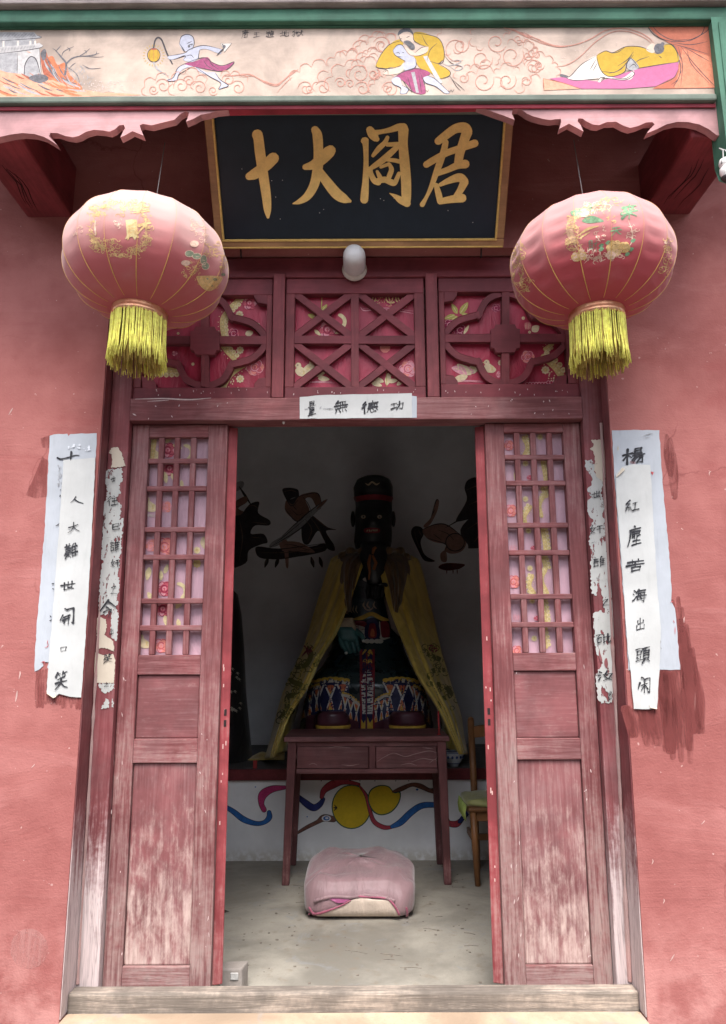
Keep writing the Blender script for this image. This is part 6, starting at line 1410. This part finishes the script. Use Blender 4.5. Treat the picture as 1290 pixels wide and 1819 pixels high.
body = MB(); body.loft(rings, M_QUILT); body.build('quilt_body', kc, True)
pj = on_mesh(body)
d = Draw(pj, .004, 2.58, 390, 1270, grid=5)
d.fill([(420, 940), (416, 920), (500, 895), (580, 860), (650, 832), (700, 845), (785, 850), (815, 895), (838, 945), (700, 938), (560, 948)], M_LINING, False); o = d.build('cream_lining', kc, True); o.modifiers.new('s', 'SOLIDIFY').thickness = .003
d = Draw(pj, .006, 2.58, 390, 1270, grid=5)
d.line([(440, 850, 14), (520, 832, 16), (600, 836, 14), (680, 826, 16), (760, 838, 15), (800, 850, 14)], 0, M_QUILT); d.line([(416, 878, 6), (440, 905, 8), (520, 885, 7), (600, 850, 6)], 0, M_PIPE); d.line([(415, 905, 8), (418, 945, 9)], 0, M_PIPE); d.line([(640, 832, 8), (780, 848, 8), (838, 940, 9)], 0, M_PIPE); d.line([(420, 945, 6), (560, 952, 6), (680, 942, 6), (838, 949, 6)], 0, M_LINING); d.line([(690, 936, 5), (740, 943, 6)], 0, M_PIPE)
d.line([(852, 880, 6), (856, 910, 8), (845, 948, 10)], 0, M_PIPE)
o = d.build('piping', kc, True); o['kind'] = 'stuff'; o.modifiers.new('s', 'SOLIDIFY').thickness = .006
d = Draw(pj, .007, 2.58, 390, 1270, grid=5); d.line([(500, 832, 12), (530, 845, 22), (570, 848, 20), (600, 838, 8)], 0, M_HOT); o = d.build('bright_fold', kc, True)

# ------------------------------------------------------------------ STONE DOORSTOP
q = atz(415, 1742, 0)
t = thing('doorstop_stone', 'small grey stone block with a pale square mark holding the left door leaf open', 'stone block', (q.x, 3.15, 0))
sx0, sx1 = X(391, 3.13, 1730), X(436, 3.13, 1730)
mb = MB(); r = random.Random(4); jv = lambda: r.uniform(-.004, .004)
zt = .092
mb.hexa([(sx0+jv(), 3.10, .001), (sx1-.006, 3.10+jv(), .001), (sx1+.006, 3.17, .001), (sx0, 3.17, .001), (sx0+jv(), 3.105, zt-.008), (sx1-.010, 3.105, zt-.006), (sx1+.006, 3.168, zt), (sx0+.004, 3.17, zt-.004)], M_BRICK); mb.build('block', t, bevel=.006)
mb = MB(); xm = (sx0+sx1)/2+.012; mb.box(xm-.016, xm+.014, 3.0965, 3.104, .048, zt-.018, paint('pale_mortar_mark', (.46, .45, .43), .9, .2, 60)); mb.build('square_mark', t, bevel=.004)
# crumbs and straw on the cement
mb = MB(); r = random.Random(12); M_CRUMB = paint('floor_crumbs', (.20, .17, .14), .9, .4, 80)
for i in range(150):
    x, y = r.uniform(-.55, .55), 3.1 + 1.8*r.random()**.8; s = r.uniform(.002, .006) * (2 if r.random() < .06 else 1)
    if abs(x-cx_) < .3 and cyf-.02 < y < cyf+.62: continue
    mb.box(x-s, x+s*r.uniform(.5, 1.5), y-s, y+s*r.uniform(.4, 1.6), .0005, s*.5, M_CRUMB)
for i in range(16):
    x, y, a, L = r.uniform(-.45, .5), r.uniform(3.3, 4.6), r.uniform(-.5, .5), r.uniform(.03, .10)
    if abs(x-cx_) < .32 and cyf-.05 < y < cyf+.65: continue
    mb.tube([(x, y, .0012), (x+L*.5, y+a*L*.5+.004, .002), (x+L, y+a*L, .0012)], .0011, M_CRUMB, 4)
o = mb.build('floor_crumbs'); o['kind'] = 'stuff'; o['label'] = 'crumbs of dirt and straw scattered on the cement floor'; o['category'] = 'litter'
for (x, y), lab in (((398, 1621), 'curled dead leaf on the floor by the left door leaf'),):
    q = atz(x, y, 0); o = None; mb = MB(); mb.add([q+Vector(v) for v in ((-.03, 0, .002), (-.01, .012, .012), (.025, .004, .004), (.01, -.012, .010))], [(0, 1, 2, 3)], paint('dead_leaf', (.05, .04, .03), .8)); o = mb.build('dead_leaf', None, solid=.001); tag(o, lab, 'leaf')
mb = MB(); q = at(504, 749, 2.93); mb.ball(q, (.006, .006, .012), paint('white_plug', (.66, .6, .57))); mb.tube([q+Vector((0, 0, .01)), q+Vector((0, .004, .03))], .0015, paint('grey_wire', (.35, .34, .33), .5), 5); o = mb.build('lintel_plug', None, True); tag(o, 'tiny white plug hanging under the lintel left of the banner', 'plug')

# ------------------------------------------------------------------ STATUE seated on the altar
def gloss(name, col, rough=.45, var=.25):
    t = NT(name); v = t.coord(rnd_=False); n = t.noise(v, 9, 5, .6); n2 = t.noise(v, 70, 3)
    return t.done(t.mix(t.rng(n, .3, .7), sc_(col, 1-var), sc_(col, 1+var)), t.rng(n, .3, .7, rough*.7, rough*1.5), t.bump(n2, .1, .001), .5)
S_BLACK = gloss('statue_black_lacquer', (.014, .015, .016)); S_ROBE = gloss('statue_dark_green_robe', (.012, .026, .028), .25); S_MAROON = gloss('statue_maroon', (.085, .022, .035), .4); S_TEAL = gloss('statue_teal_hand', (.045, .13, .125), .35)
S_CREAM = paint('statue_cream', (.54, .50, .42), .5, .12, 30); S_OCHRE = paint('statue_ochre', (.60, .38, .06), .5, .2, 30); S_ORG = paint('statue_orange', (.52, .14, .06), .5, .2, 30); S_NAVY = paint('statue_navy', (.022, .024, .07), .4, .3, 30); S_DRED = paint('statue_deep_red', (.22, .025, .035), .45, .25, 30); S_WHITE = paint('statue_white', (.58, .56, .51), .5, .08, 30)
S_TAN = paint('statue_tan', (.42, .33, .22), .6, .2, 30)
def ring_px(y, xl, xr, Yf, Yb, n=40, e=.75):
    """an oval section whose outline meets xl..xr as seen, between depths Yf and Yb"""
    Yc = (Yf+Yb)/2; a, b = at(xl, y, Yc), at(xr, y, Yc); c = (a+b)/2; rx = (b.x-a.x)/2; ry = (Yb-Yf)/2
    return [Vector((c.x + rx*sq(math.cos(t), e), Yc + ry*sq(math.sin(t), e), c.z)) for t in [2*math.pi*k/n for k in range(n)]]
def zline(y, Y): return at(655, y, Y).z
st = thing('seated_statue', 'large black faced seated deity statue in a dark robe with painted hem bands', 'statue', at(655, 1330, 5.6) * Vector((1, 1, 0)) if False else (at(655, 1300, 5.6).x, 5.6, AH))
# robe and lap
rows = [(1352, 520, 790, 5.14, 6.15), (1300, 532, 770, 5.12, 6.15), (1255, 540, 762, 5.10, 6.15), (1212, 552, 750, 5.12, 6.15), (1195, 562, 740, 5.18, 6.12), (1180, 575, 728, 5.28, 6.1), (1150, 590, 716, 5.42, 6.1), (1110, 596, 712, 5.52, 6.1), (1070, 597, 714, 5.53, 6.1), (1030, 598, 718, 5.52, 6.1), (1000, 602, 722, 5.56, 6.08), (984, 622, 702, 5.64, 6.02), (976, 640, 690, 5.70, 5.98)]
rw = []
for i in range(len(rows)-1):
    for k in range(4): rw.append(tuple(a + (b-a)*k/4 for a, b in zip(rows[i], rows[i+1])))
rw.append(rows[-1])
rings = []
for y, xl, xr, yf, yb in rw:
    R_ = ring_px(y, xl, xr, yf, yb)
    if y > 1175:       # two knees push the skirt forward, a valley runs between them
        for p in R_:
            u = (p.x - at(655, y, 5.6).x)/.45
            if p.y < 5.55: p.y += .10*math.exp(-(u/.28)**2)*min(1, (y-1175)/60) + .02*math.sin(u*22)*min(1, (y-1195)/80 if y > 1195 else 0)
    rings.append(R_)
robe = MB(); robe.loft(rings, S_ROBE); robe.build('robe', st, True)
pj = on_mesh(robe)
d = Draw(pj, .004, 3.638, 560, 820, grid=3)
# hem bands: scalloped gold edge, white strapwork, tri-coloured flames (coordinates read off the picture)
def hem(cx, cy, w, h, tilt):
    P = lambda u, v: (cx + u*w, cy + v*h + u*tilt)
    d.fill([P(-.56, .02), P(0, -.12), P(.56, .02), P(.62, 1.0), P(0, .98), P(-.62, 1.0)], S_NAVY, False)
    for k in range(7):
        u = -.5 + k/6; d.disc(*P(u, -.02 - .08*math.cos(u*3)), w*.11, S_OCHRE, h*.07, 8)
    d.line([P(-.55, .06), P(0, -.04), P(.55, .06)], h*.13, S_CREAM, taper=(1, 1))
    for u0 in (-.38, 0, .38):
        d.line([P(u0-.16, .10), P(u0, .5), P(u0+.10, .92)], h*.055, S_WHITE, taper=(1, .6)); d.line([P(u0+.17, .10), P(u0+.02, .5), P(u0-.12, .92)], h*.055, S_WHITE, taper=(1, .6))
        d.fill([P(u0-.10, .12), P(u0+.10, .12), P(u0+.06, .28), P(u0, .38), P(u0-.06, .28)], S_ORG); d.fill([P(u0-.05, .28), P(u0+.05, .28), P(u0, .40)], S_OCHRE)
        d.fill([P(u0, .52), P(u0+.11, .90), P(u0-.11, .90)], S_ORG, False); d.fill([P(u0, .68), P(u0+.06, .92), P(u0-.06, .92)], S_OCHRE, False)
    d.line([P(-.62, 1.0), P(0, .97), P(.62, 1.0)], h*.05, S_NAVY, taper=(1, 1))
hem(100, 1425, 205, 195, -10); hem(560, 1425, 205, 200, 10); hem(-30, 1480, 110, 170, -60); hem(228, 1530, 95, 150, 60); hem(430, 1530, 95, 150, -50); hem(690, 1500, 100, 170, 90)
d.fill([(-60, 1640), (60, 1630), (160, 1640), (280, 1680), (280, 1800), (-60, 1800)], S_MAROON, False); d.fill([(380, 1690), (480, 1650), (600, 1630), (760, 1640), (760, 1800), (380, 1800)], S_MAROON, False)
# sash down the middle with tablet
d.fill([(288, 1215), (385, 1215), (385, 1800), (288, 1800)], S_DRED, False); d.fill([(303, 1215), (370, 1215), (372, 1800), (300, 1800)], S_NAVY, False)
d.line([(305, 1250), (325, 1225), (340, 1255), (355, 1225), (370, 1250)], 18, S_OCHRE); d.line([(305, 1308), (322, 1285), (340, 1300), (355, 1285), (368, 1308)], 14, S_OCHRE)
d.fill([(295, 1420), (378, 1420), (374, 1630), (304, 1630)], S_WHITE, False); d.fill([(310, 1425), (308, 1390), (325, 1360), (350, 1350), (364, 1375), (370, 1425)], S_WHITE); d.ring(340, 1395, 16, 5, S_TAN, 0, 300)
d.fill([(295, 1800), (296, 1665), (312, 1690), (336, 1640), (355, 1690), (374, 1662), (376, 1800)], S_OCHRE, False)
for ch_, x, y in (('楚', 338, 1465), ('江', 334, 1535), ('王', 340, 1598)): glyph(d, ch_, x, y, 54, 56, S_BLACK, 7)
# belt, breast ornament
d.line([(245, 1020), (300, 1010), (365, 985), (430, 1015), (480, 1025)], 26, S_OCHRE); d.fill([(250, 1035), (330, 1040), (320, 1140), (270, 1120), (245, 1080)], S_DRED); d.fill([(250, 1060), (330, 1080), (318, 1150), (280, 1120)], S_CREAM); d.fill([(420, 1040), (470, 1040), (480, 1130), (430, 1130)], S_DRED); d.line([(415, 1035), (425, 1140), (480, 1140)], 16, S_CREAM)
d.fill([(325, 1140), (330, 1040), (365, 1010), (405, 1040), (415, 1140)], S_NAVY); d.fill([(345, 1135), (350, 1060), (368, 1040), (390, 1060), (395, 1135)], S_DRED); d.fill([(358, 1130), (360, 1095), (370, 1080), (382, 1095), (384, 1130)], S_ORG)
for x in (335, 365, 400, 420): d.disc(x, 1163, 20, S_CREAM, 15)
for x in (235, 252, 270): d.line([(x, 930), (x-6, 960), (x+6, 980)], 9, S_TAN)
for x in (320, 345, 385): d.line([(x, 905), (x-8, 930), (x+10, 950)], 12, S_TAN)
d.ring(345, 930, 30, 8, S_TAN, 20, 160); d.fill([(310, 755), (365, 738), (420, 752), (415, 772), (365, 780), (320, 772)], S_CREAM)
o = d.build('painted_ornament', st, True); o['kind'] = 'stuff'
# head with tall hat and full beard
hy = [(985, 634, 692, 5.50, 5.86), (962, 629, 696, 5.47, 5.88), (940, 631, 696, 5.46, 5.90), (915, 631, 697, 5.48, 5.92), (900, 632, 697, 5.50, 5.92), (890, 631, 697, 5.50, 5.92), (884, 629, 698, 5.47, 5.95), (868, 628, 698, 5.46, 5.96), (857, 633, 694, 5.50, 5.93), (851, 644, 684, 5.58, 5.86)]
hw = []
for i in range(len(hy)-1):
    for k in range(3): hw.append(tuple(a + (b-a)*k/3 for a, b in zip(hy[i], hy[i+1])))
hw.append(hy[-1])
head = MB(); rr_ = [ring_px(*q, n=36, e=.85) for q in hw]
for (y, *_), R_ in zip(hw, rr_):
    for p in R_:
        if p.y < 5.6:
            u = (p.x - at(663, y, 5.5).x)
            p.y -= .035*math.exp(-((u/.045)**2) - ((y-929)/9)**2)                       # nose
            for s in (-1, 1): p.y -= .018*math.exp(-(((u-s*.06)/.05)**2) - ((y-908)/6)**2); p.y += .012*math.exp(-(((u-s*.065)/.035)**2) - ((y-918)/5)**2); p.y -= .014*math.exp(-(((u-s*.07)/.04)**2) - ((y-932)/8)**2)
            p.y -= .015*math.exp(-((u/.09)**2) - ((y-940)/4)**2)
head.loft(rr_, S_BLACK); head.build('head', st, True)
pj = on_mesh(head); d = Draw(pj, .003, 3.638, 560, 820, grid=2.5)
d.line([(255, 245), (320, 232), (370, 228), (440, 232), (495, 245)], 36, S_DRED, taper=(1, 1)); d.disc(368, 232, 15, S_OCHRE); d.line([(325, 140), (345, 150), (368, 132), (395, 148), (415, 138)], 10, S_TAN)
for x in (313, 415): d.disc(x, 358, 16, S_TAN, 13); d.disc(x, 357, 11, S_CREAM, 9); d.disc(x+1, 357, 7, S_BLACK)
d.line([(275, 335), (310, 322), (340, 340)], 9, S_BLACK); d.line([(390, 340), (420, 322), (455, 335)], 9, S_BLACK)
d.fill([(318, 435), (365, 425), (415, 435), (412, 458), (365, 462), (322, 458)], S_DRED); d.fill([(328, 440), (405, 438), (402, 450), (332, 452)], S_TAN, False)
for x in (345, 358, 372, 386): d.line([(x, 438), (x, 451)], 2, S_BLACK)
d.line([(290, 450), (320, 420), (365, 412), (410, 420), (440, 450)], 8, S_BLACK)
d.build('painted_face', st, True)
for s in (-1, 1):
    mb = MB(); e = at(663 + s*36, 922, 5.70); mb.ball(e, (.018, .03, .065), S_BLACK, 10, 8); mb.build('ear', st, True)
mb = MB(); mb.loft([ring_px(y, a, b, f, g, 24) for y, a, b, f, g in ((968, 640, 688, 5.44, 5.7), (985, 638, 688, 5.42, 5.6), (1010, 645, 686, 5.43, 5.56), (1035, 652, 682, 5.46, 5.55), (1050, 660, 674, 5.48, 5.54))], S_BLACK); mb.build('beard', st, True)
# right fist raised at the chest, left hand resting on the belt
def finger(mb, pts, r0, m): mb.tube([p for p in cr(pts, 4)], [r0*(1-.35*i/(4*(len(pts)-1))) for i in range(4*(len(pts)-1)+1)], m, 8)
mb = MB(); Yh = 5.47; c = at(668, 1050, Yh); mb.ball(c, (.062, .045, .055), gloss('statue_dark_fist', (.035, .04, .042), .3), 14, 10)
for k in range(4):
    a = at(655+k*8.5, 1042, Yh-.03); b = at(653+k*8.5, 1052, Yh-.055); e = at(654+k*8, 1062, Yh-.03); finger(mb, [a, b, e], .0165, S_BLACK)
finger(mb, [at(688, 1044, Yh-.01), at(684, 1038, Yh-.05), at(672, 1039, Yh-.062)], .016, S_BLACK); mb.build('right_hand', st, True)
mb = MB(); Yh = 5.42
mb.loft([ring_px(y, a, b, Yh-.035, Yh+.05, 20) for y, a, b in ((1098, 596, 628), (1110, 594, 632), (1122, 598, 636))], S_TAN); mb.build('cuff', st, True)
mb = MB(); p = [at(x, y, Yh-.01) for x, y in ((606, 1116), (618, 1118), (630, 1122))]
mb.loft([ring_px(y, a, b, Yh-.04, Yh+.03, 20) for y, a, b in ((1114, 601, 628), (1122, 598, 634), (1132, 600, 639), (1141, 604, 640))], S_TEAL)
nl = MB()
for k, (x0, x1, x2, y2) in enumerate(((605, 608, 615, 1160), (614, 617, 624, 1166), (623, 627, 632, 1166), (632, 634, 639, 1161))):
    finger(mb, [at(x0, 1134, Yh-.01), at(x1, 1146, Yh-.03), at(x2-2, y2-8, Yh-.03), at(x2, y2, Yh-.01)], .021, S_TEAL); nl.ball(at(x2, y2, Yh-.026), (.012, .010, .013), S_WHITE, 8, 6)
finger(mb, [at(632, 1120, Yh), at(642, 1128, Yh-.035), at(646, 1138, Yh-.03)], .021, S_TEAL); nl.ball(at(646, 1138.5, Yh-.045), (.011, .008, .011), S_WHITE, 8, 6)
mb.build('left_hand', st, True); o = nl.build('fingernails', st, True); o['kind'] = 'stuff'
# shoes
for nm, xa, xb in (('shoe', 690, 755), ('shoe', 560, 622)):
    mb = MB(); mb.loft([ring_px(y, a, b, 5.02, 5.35, 24) for y, a, b in ((1289, xa+2, xb), (1280, xa, xb+1), (1270, xa+1, xb-1), (1263, xa+8, xb-8))], S_MAROON)
    mb.loft([ring_px(y, a, b, 5.005, 5.35, 24) for y, a, b in ((1296, xa+3, xb-1), (1289.5, xa, xb+2), (1286, xa+1, xb+1))], S_OCHRE); mb.build(nm, st, True)
# raised hand sleeve lining on the right side
mb = MB(); mb.tube([at(688, 1060, 5.46), at(698, 1085, 5.42), at(706, 1112, 5.44), at(712, 1128, 5.46)], [.03, .045, .05, .02], paint('sleeve_lining', (.22, .18, .15), .8), 10); mb.build('sleeve_fold', st, True)

# gold satin cape hung over the shoulders
t = NT('gold_satin'); v = t.coord((1, 1, .15), rnd_=False); n = t.noise(v, 16, 5, .6, .5); n2 = t.noise(t.coord(rnd_=False), 22, 4)
M_SATIN = t.done(t.mix(t.rng(n, .3, .7), (.52, .36, .055), (.76, .56, .12)), t.rng(n2, .3, .7, .30, .5), t.bump(n, .5, .012, t.bump(n2, .3, .005)), .5, Sheen_Weight=.3)
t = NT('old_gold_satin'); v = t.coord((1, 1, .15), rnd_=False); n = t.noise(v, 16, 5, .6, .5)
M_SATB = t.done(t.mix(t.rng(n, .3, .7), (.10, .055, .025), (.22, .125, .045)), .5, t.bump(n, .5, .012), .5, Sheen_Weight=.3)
cape = thing('statue_cape', 'gold satin cape embroidered with dragons hanging open from the statue shoulders', 'cape', at(655, 980, 5.6))
def drape(inner, outer, seed, side):
    r = random.Random(seed); A = cr([(x, y, Y) for x, y, Y in inner], 7); B = cr([(x, y, Y) for x, y, Y in outer], 7); NU_ = 30; vs = []; mb = MB(); grid_ = []
    for i, (p, q) in enumerate(zip(A, B)):
        v = i/(len(A)-1); row = []
        for k in range(NU_+1):
            u = k/NU_; x = p.x + (q.x-p.x)*u; y = p.y + (q.y-p.y)*u; Y = p.z + (q.z-p.z)*u**1.4
            Y -= (.018+.05*v)*math.sin(math.pi*min(1, u*1.1))*1.0 + (.010 + .030*v)*(math.sin(u*19 + v*2.5 + seed) * .6 + .4*math.sin(u*31 - v*3 + seed*2)) * math.sin(math.pi*min(1, .15+u))
            row.append(at(x, y, Y))
        # carry on round the back of the figure
        for k in range(1, 7): row.append(at(q.x, q.y, q.z) + Vector((-side*.05*k*k/10*.6, .06*k, 0)))
        grid_.append(row)
    n = len(grid_[0])
    mb.add([p for r_ in grid_ for p in r_], [[i*n+k, i*n+k+1, (i+1)*n+k+1, (i+1)*n+k] for i in range(len(grid_)-1) for k in range(n-1)], M_SATIN)
    return mb
inL = [(654, 982, 5.60), (646, 1003, 5.48), (639, 1022, 5.455), (617, 1082, 5.39), (598, 1126, 5.30), (572, 1167, 5.16), (550, 1216, 5.06), (516, 1268, 5.045), (500, 1310, 5.04), (490, 1345, 5.035)]
ouL = [(622, 978, 5.72), (592, 990, 5.72), (583, 1007, 5.70), (557, 1090, 5.62), (539, 1149, 5.52), (520, 1190, 5.46), (502, 1231, 5.42), (488, 1280, 5.36), (479, 1316, 5.30), (470, 1347, 5.22)]
inR = [(666, 982, 5.60), (672, 1003, 5.48), (677, 1025, 5.455), (690, 1076, 5.39), (710, 1126, 5.30), (727, 1167, 5.17), (744, 1205, 5.08), (777, 1257, 5.05), (798, 1300, 5.045), (816, 1340, 5.04)]
ouR = [(702, 978, 5.72), (734, 990, 5.72), (747, 1007, 5.70), (770, 1100, 5.60), (784, 1160, 5.50), (794, 1192, 5.46), (803, 1223, 5.42), (818, 1271, 5.36), (824, 1310, 5.28), (830, 1340, 5.20)]
C_EMB = paint('embroidery_olive', (.20, .18, .05), .6, .3, 60); C_EMBG = paint('embroidery_gold', (.74, .60, .20), .45, .2, 60); C_EMBR = paint('embroidery_red', (.26, .04, .05), .6, .3, 60)
for inn, out, seed, side in ((inL, ouL, 1, -1), (inR, ouR, 4, 1)):
    mb = drape(inn, out, seed, side); o = mb.build('cape_front', cape, True); o.modifiers.new('s', 'SOLIDIFY').thickness = .006
    pj = on_mesh(mb); d = Draw(pj, .006, 2.6875, 390, 1000, grid=4); r = random.Random(seed)
    if side < 0: body_ = [(425, 400), (440, 440), (415, 490), (370, 500), (345, 560), (400, 590), (385, 630), (330, 640), (325, 700), (290, 740)]
    else: body_ = [(1010, 400), (1000, 440), (1060, 470), (1070, 510), (1010, 520), (1000, 570), (1070, 590), (1100, 630), (1050, 660), (1080, 700)]
    d.line(body_, 24, C_EMB); 
    for k in range(60):
        i = r.randrange(len(body_)-1); w = r.random(); x = body_[i][0]*(1-w)+body_[i+1][0]*w + r.uniform(-34, 34); y = body_[i][1]*(1-w)+body_[i+1][1]*w + r.uniform(-26, 26)
        d.ring(x, y, r.uniform(6, 16), 4, r.choice([C_EMB, C_EMB, C_EMBG]), r.uniform(0, 360), r.uniform(360, 600))
    for k in range(7):
        x, y = body_[0]; d.line([(x+r.uniform(-20, 20), y+r.uniform(-10, 30)), (x+r.uniform(-30, 30), y+r.uniform(-10, 50))], 8, C_EMBR)
    edge = [((p[0]-390)*2.6875 + (6 if side < 0 else -6)*-1, (p[1]-1000)*2.6875) for p in inn[3:]]
    d.line(edge, 8, C_EMBG, taper=(1, 1))
    o = d.build('embroidery', cape, True); o['kind'] = 'stuff'
# folded collar and the tied cord
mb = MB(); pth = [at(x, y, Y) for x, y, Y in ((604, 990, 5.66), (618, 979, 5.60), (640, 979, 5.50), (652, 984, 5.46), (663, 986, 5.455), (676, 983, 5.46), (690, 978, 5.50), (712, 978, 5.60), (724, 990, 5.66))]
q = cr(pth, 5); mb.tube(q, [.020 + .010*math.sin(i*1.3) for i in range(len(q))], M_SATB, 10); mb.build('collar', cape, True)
mb = MB(); 
for pts in (((658, 985), (655, 1000), (657, 1015), (655, 1030)), ((662, 984), (664, 975), (668, 972)), ((662, 986), (668, 1000), (664, 1012))): mb.tube([at(x, y, 5.40) for x, y in pts], [.008, .012, .010, .006][:len(pts)], paint('cord_orange', (.34, .13, .05), .7), 6)
mb.build('tie_cord', cape, True)
# soot-browned shoulder yoke of the cape
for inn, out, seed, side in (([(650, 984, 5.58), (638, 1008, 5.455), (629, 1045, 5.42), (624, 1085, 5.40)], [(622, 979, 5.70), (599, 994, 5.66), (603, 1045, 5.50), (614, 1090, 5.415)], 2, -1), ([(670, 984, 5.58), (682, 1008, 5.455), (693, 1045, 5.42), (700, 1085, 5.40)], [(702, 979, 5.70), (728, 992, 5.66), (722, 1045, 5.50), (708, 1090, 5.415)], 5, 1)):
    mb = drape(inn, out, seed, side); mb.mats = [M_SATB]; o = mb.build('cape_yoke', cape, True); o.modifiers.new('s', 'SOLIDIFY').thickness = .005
for side, a in ((-1, ((640, 988), (612, 988), (596, 1000), (600, 1040), (622, 1050), (634, 1020))), (1, ((682, 988), (712, 986), (724, 996), (712, 1040), (704, 1062), (690, 1030)))): pass
# hem trailing on the ledge
mb = MB(); g_ = []
for i in range(9):
    u = i/8; row = []
    for k in range(9):
        v = k/8; x = 440 + 66*u; base = atz(x, 1352 - 16*v*(.3+u), AH); base.z = AH + .004 + .028*math.sin(u*math.pi)*math.sin(v*math.pi)*(1+.6*math.sin(u*14+v*5)) + .10*max(0, u-.7)*v; row.append(base)
    g_.append(row)
mb.add([p for r_ in g_ for p in r_], [[i*9+k, i*9+k+1, (i+1)*9+k+1, (i+1)*9+k] for i in range(8) for k in range(8)], M_SATIN); o = mb.build('trailing_hem', cape, True); o.modifiers.new('s', 'SOLIDIFY').thickness = .004; o.modifiers.new('u', 'SUBSURF').levels = 1

# neighbouring statue, mostly behind the left leaf
S2X = X(372, 5.45, 1300)
s2 = thing('attendant_statue', 'black robed attendant statue with small white flower prints half hidden by the left door', 'statue', (S2X, 5.5, AH))
r2 = lambda z, rx, ry, n=36, e=.85: [Vector((S2X + rx*sq(math.cos(a), e), 5.5 + ry*sq(math.sin(a), e) - .0, z)) for a in [2*math.pi*k/n for k in range(n)]]
S_CLOAK = cloth_mat('black_cloak', (.014, .013, .015), .1)
mb = MB(); hh = 1.60; mb.loft([r2(AH+.002, .29, .30), r2(AH+.12, .275, .29), r2(AH+.45, .235, .25), r2(AH+.75, .215, .22), r2(AH+1.0, .19, .18), r2(AH+1.14, .16, .14), r2(AH+1.22, .07, .08)], S_CLOAK); mb.build('cloak', s2, True)
pj = on_mesh(mb); d = Draw(pj, .003, 2.6875, 390, 1000, grid=3); r = random.Random(2)
for i in range(30):
    x, y = r.uniform(-60, 100), r.choice([r.uniform(505, 560), r.uniform(590, 640), r.uniform(670, 710)]); d.line([(x-9, y), (x, y-6), (x+9, y+2)], 3, S_CREAM); d.disc(x, y, 4, S_CREAM, n=5); d.line([(x-4, y-8), (x+5, y+9)], 2.5, S_CREAM)
o = d.build('flower_print', s2, True); o['kind'] = 'stuff'
mb = MB(); mb.loft([r2(AH+1.20, .055, .06), r2(AH+1.26, .085, .10), r2(AH+1.34, .10, .12), r2(AH+1.43, .095, .115), r2(AH+1.48, .08, .10), r2(AH+1.50, .03, .03)], gloss('attendant_face', (.10, .05, .04), .4)); mb.build('head', s2, True)
mb = MB(); mb.loft([r2(AH+1.41, .108, .125), r2(AH+1.44, .112, .13), r2(AH+1.52, .10, .115), r2(AH+1.60, .07, .08), r2(AH+1.63, .02, .02)], S_BLACK); mb.build('cap', s2, True)

# ------------------------------------------------------------------ flecks of bare primer on the joinery
r = random.Random(77); M_FL = paint('bare_primer_fleck', (.56, .44, .42), .8, .2, 80)
d = Draw(on_Y(2.9045), .0003)
for i in range(26):
    x, y = r.uniform(245, 1025), r.uniform(708, 744)
    if 525 < x < 745: continue
    d.line([(x, y), (x+r.uniform(-2, 2), y+r.uniform(1, 4))], r.uniform(.8, 2.2), M_FL)
d.line([(240, 709), (290, 708), (335, 710), (375, 707)], 2.2, M_FL); d.line([(262, 713), (300, 711)], 1.4, M_FL); d.line([(236, 735), (242, 738)], 2, M_FL)
o = d.build('paint_chip', frame); o['kind'] = 'stuff'
d = Draw(on_Y(TY), .0003)
for x0, x1 in ((245, 475), (515, 748), (790, 1020)):
    for i in range(14): x, y = r.uniform(x0, x1), r.uniform(690, 701); d.line([(x, y), (x+r.uniform(-1, 1), y+r.uniform(1, 4))], r.uniform(.7, 1.8), M_FL)
o = d.build('paint_chip', frame); o['kind'] = 'stuff'
d = Draw(on_Y(DY), .0003)
for x0, x1 in ((195, 225), (352, 372), (905, 930), (1036, 1052)):
    for i in range(9): x, y = r.uniform(x0, x1), r.uniform(1180, 1700); d.line([(x, y), (x+r.uniform(-2, 2), y+r.uniform(2, 9))], r.uniform(.7, 2), M_FL)
o = d.build('paint_chip', frame); o['kind'] = 'stuff'
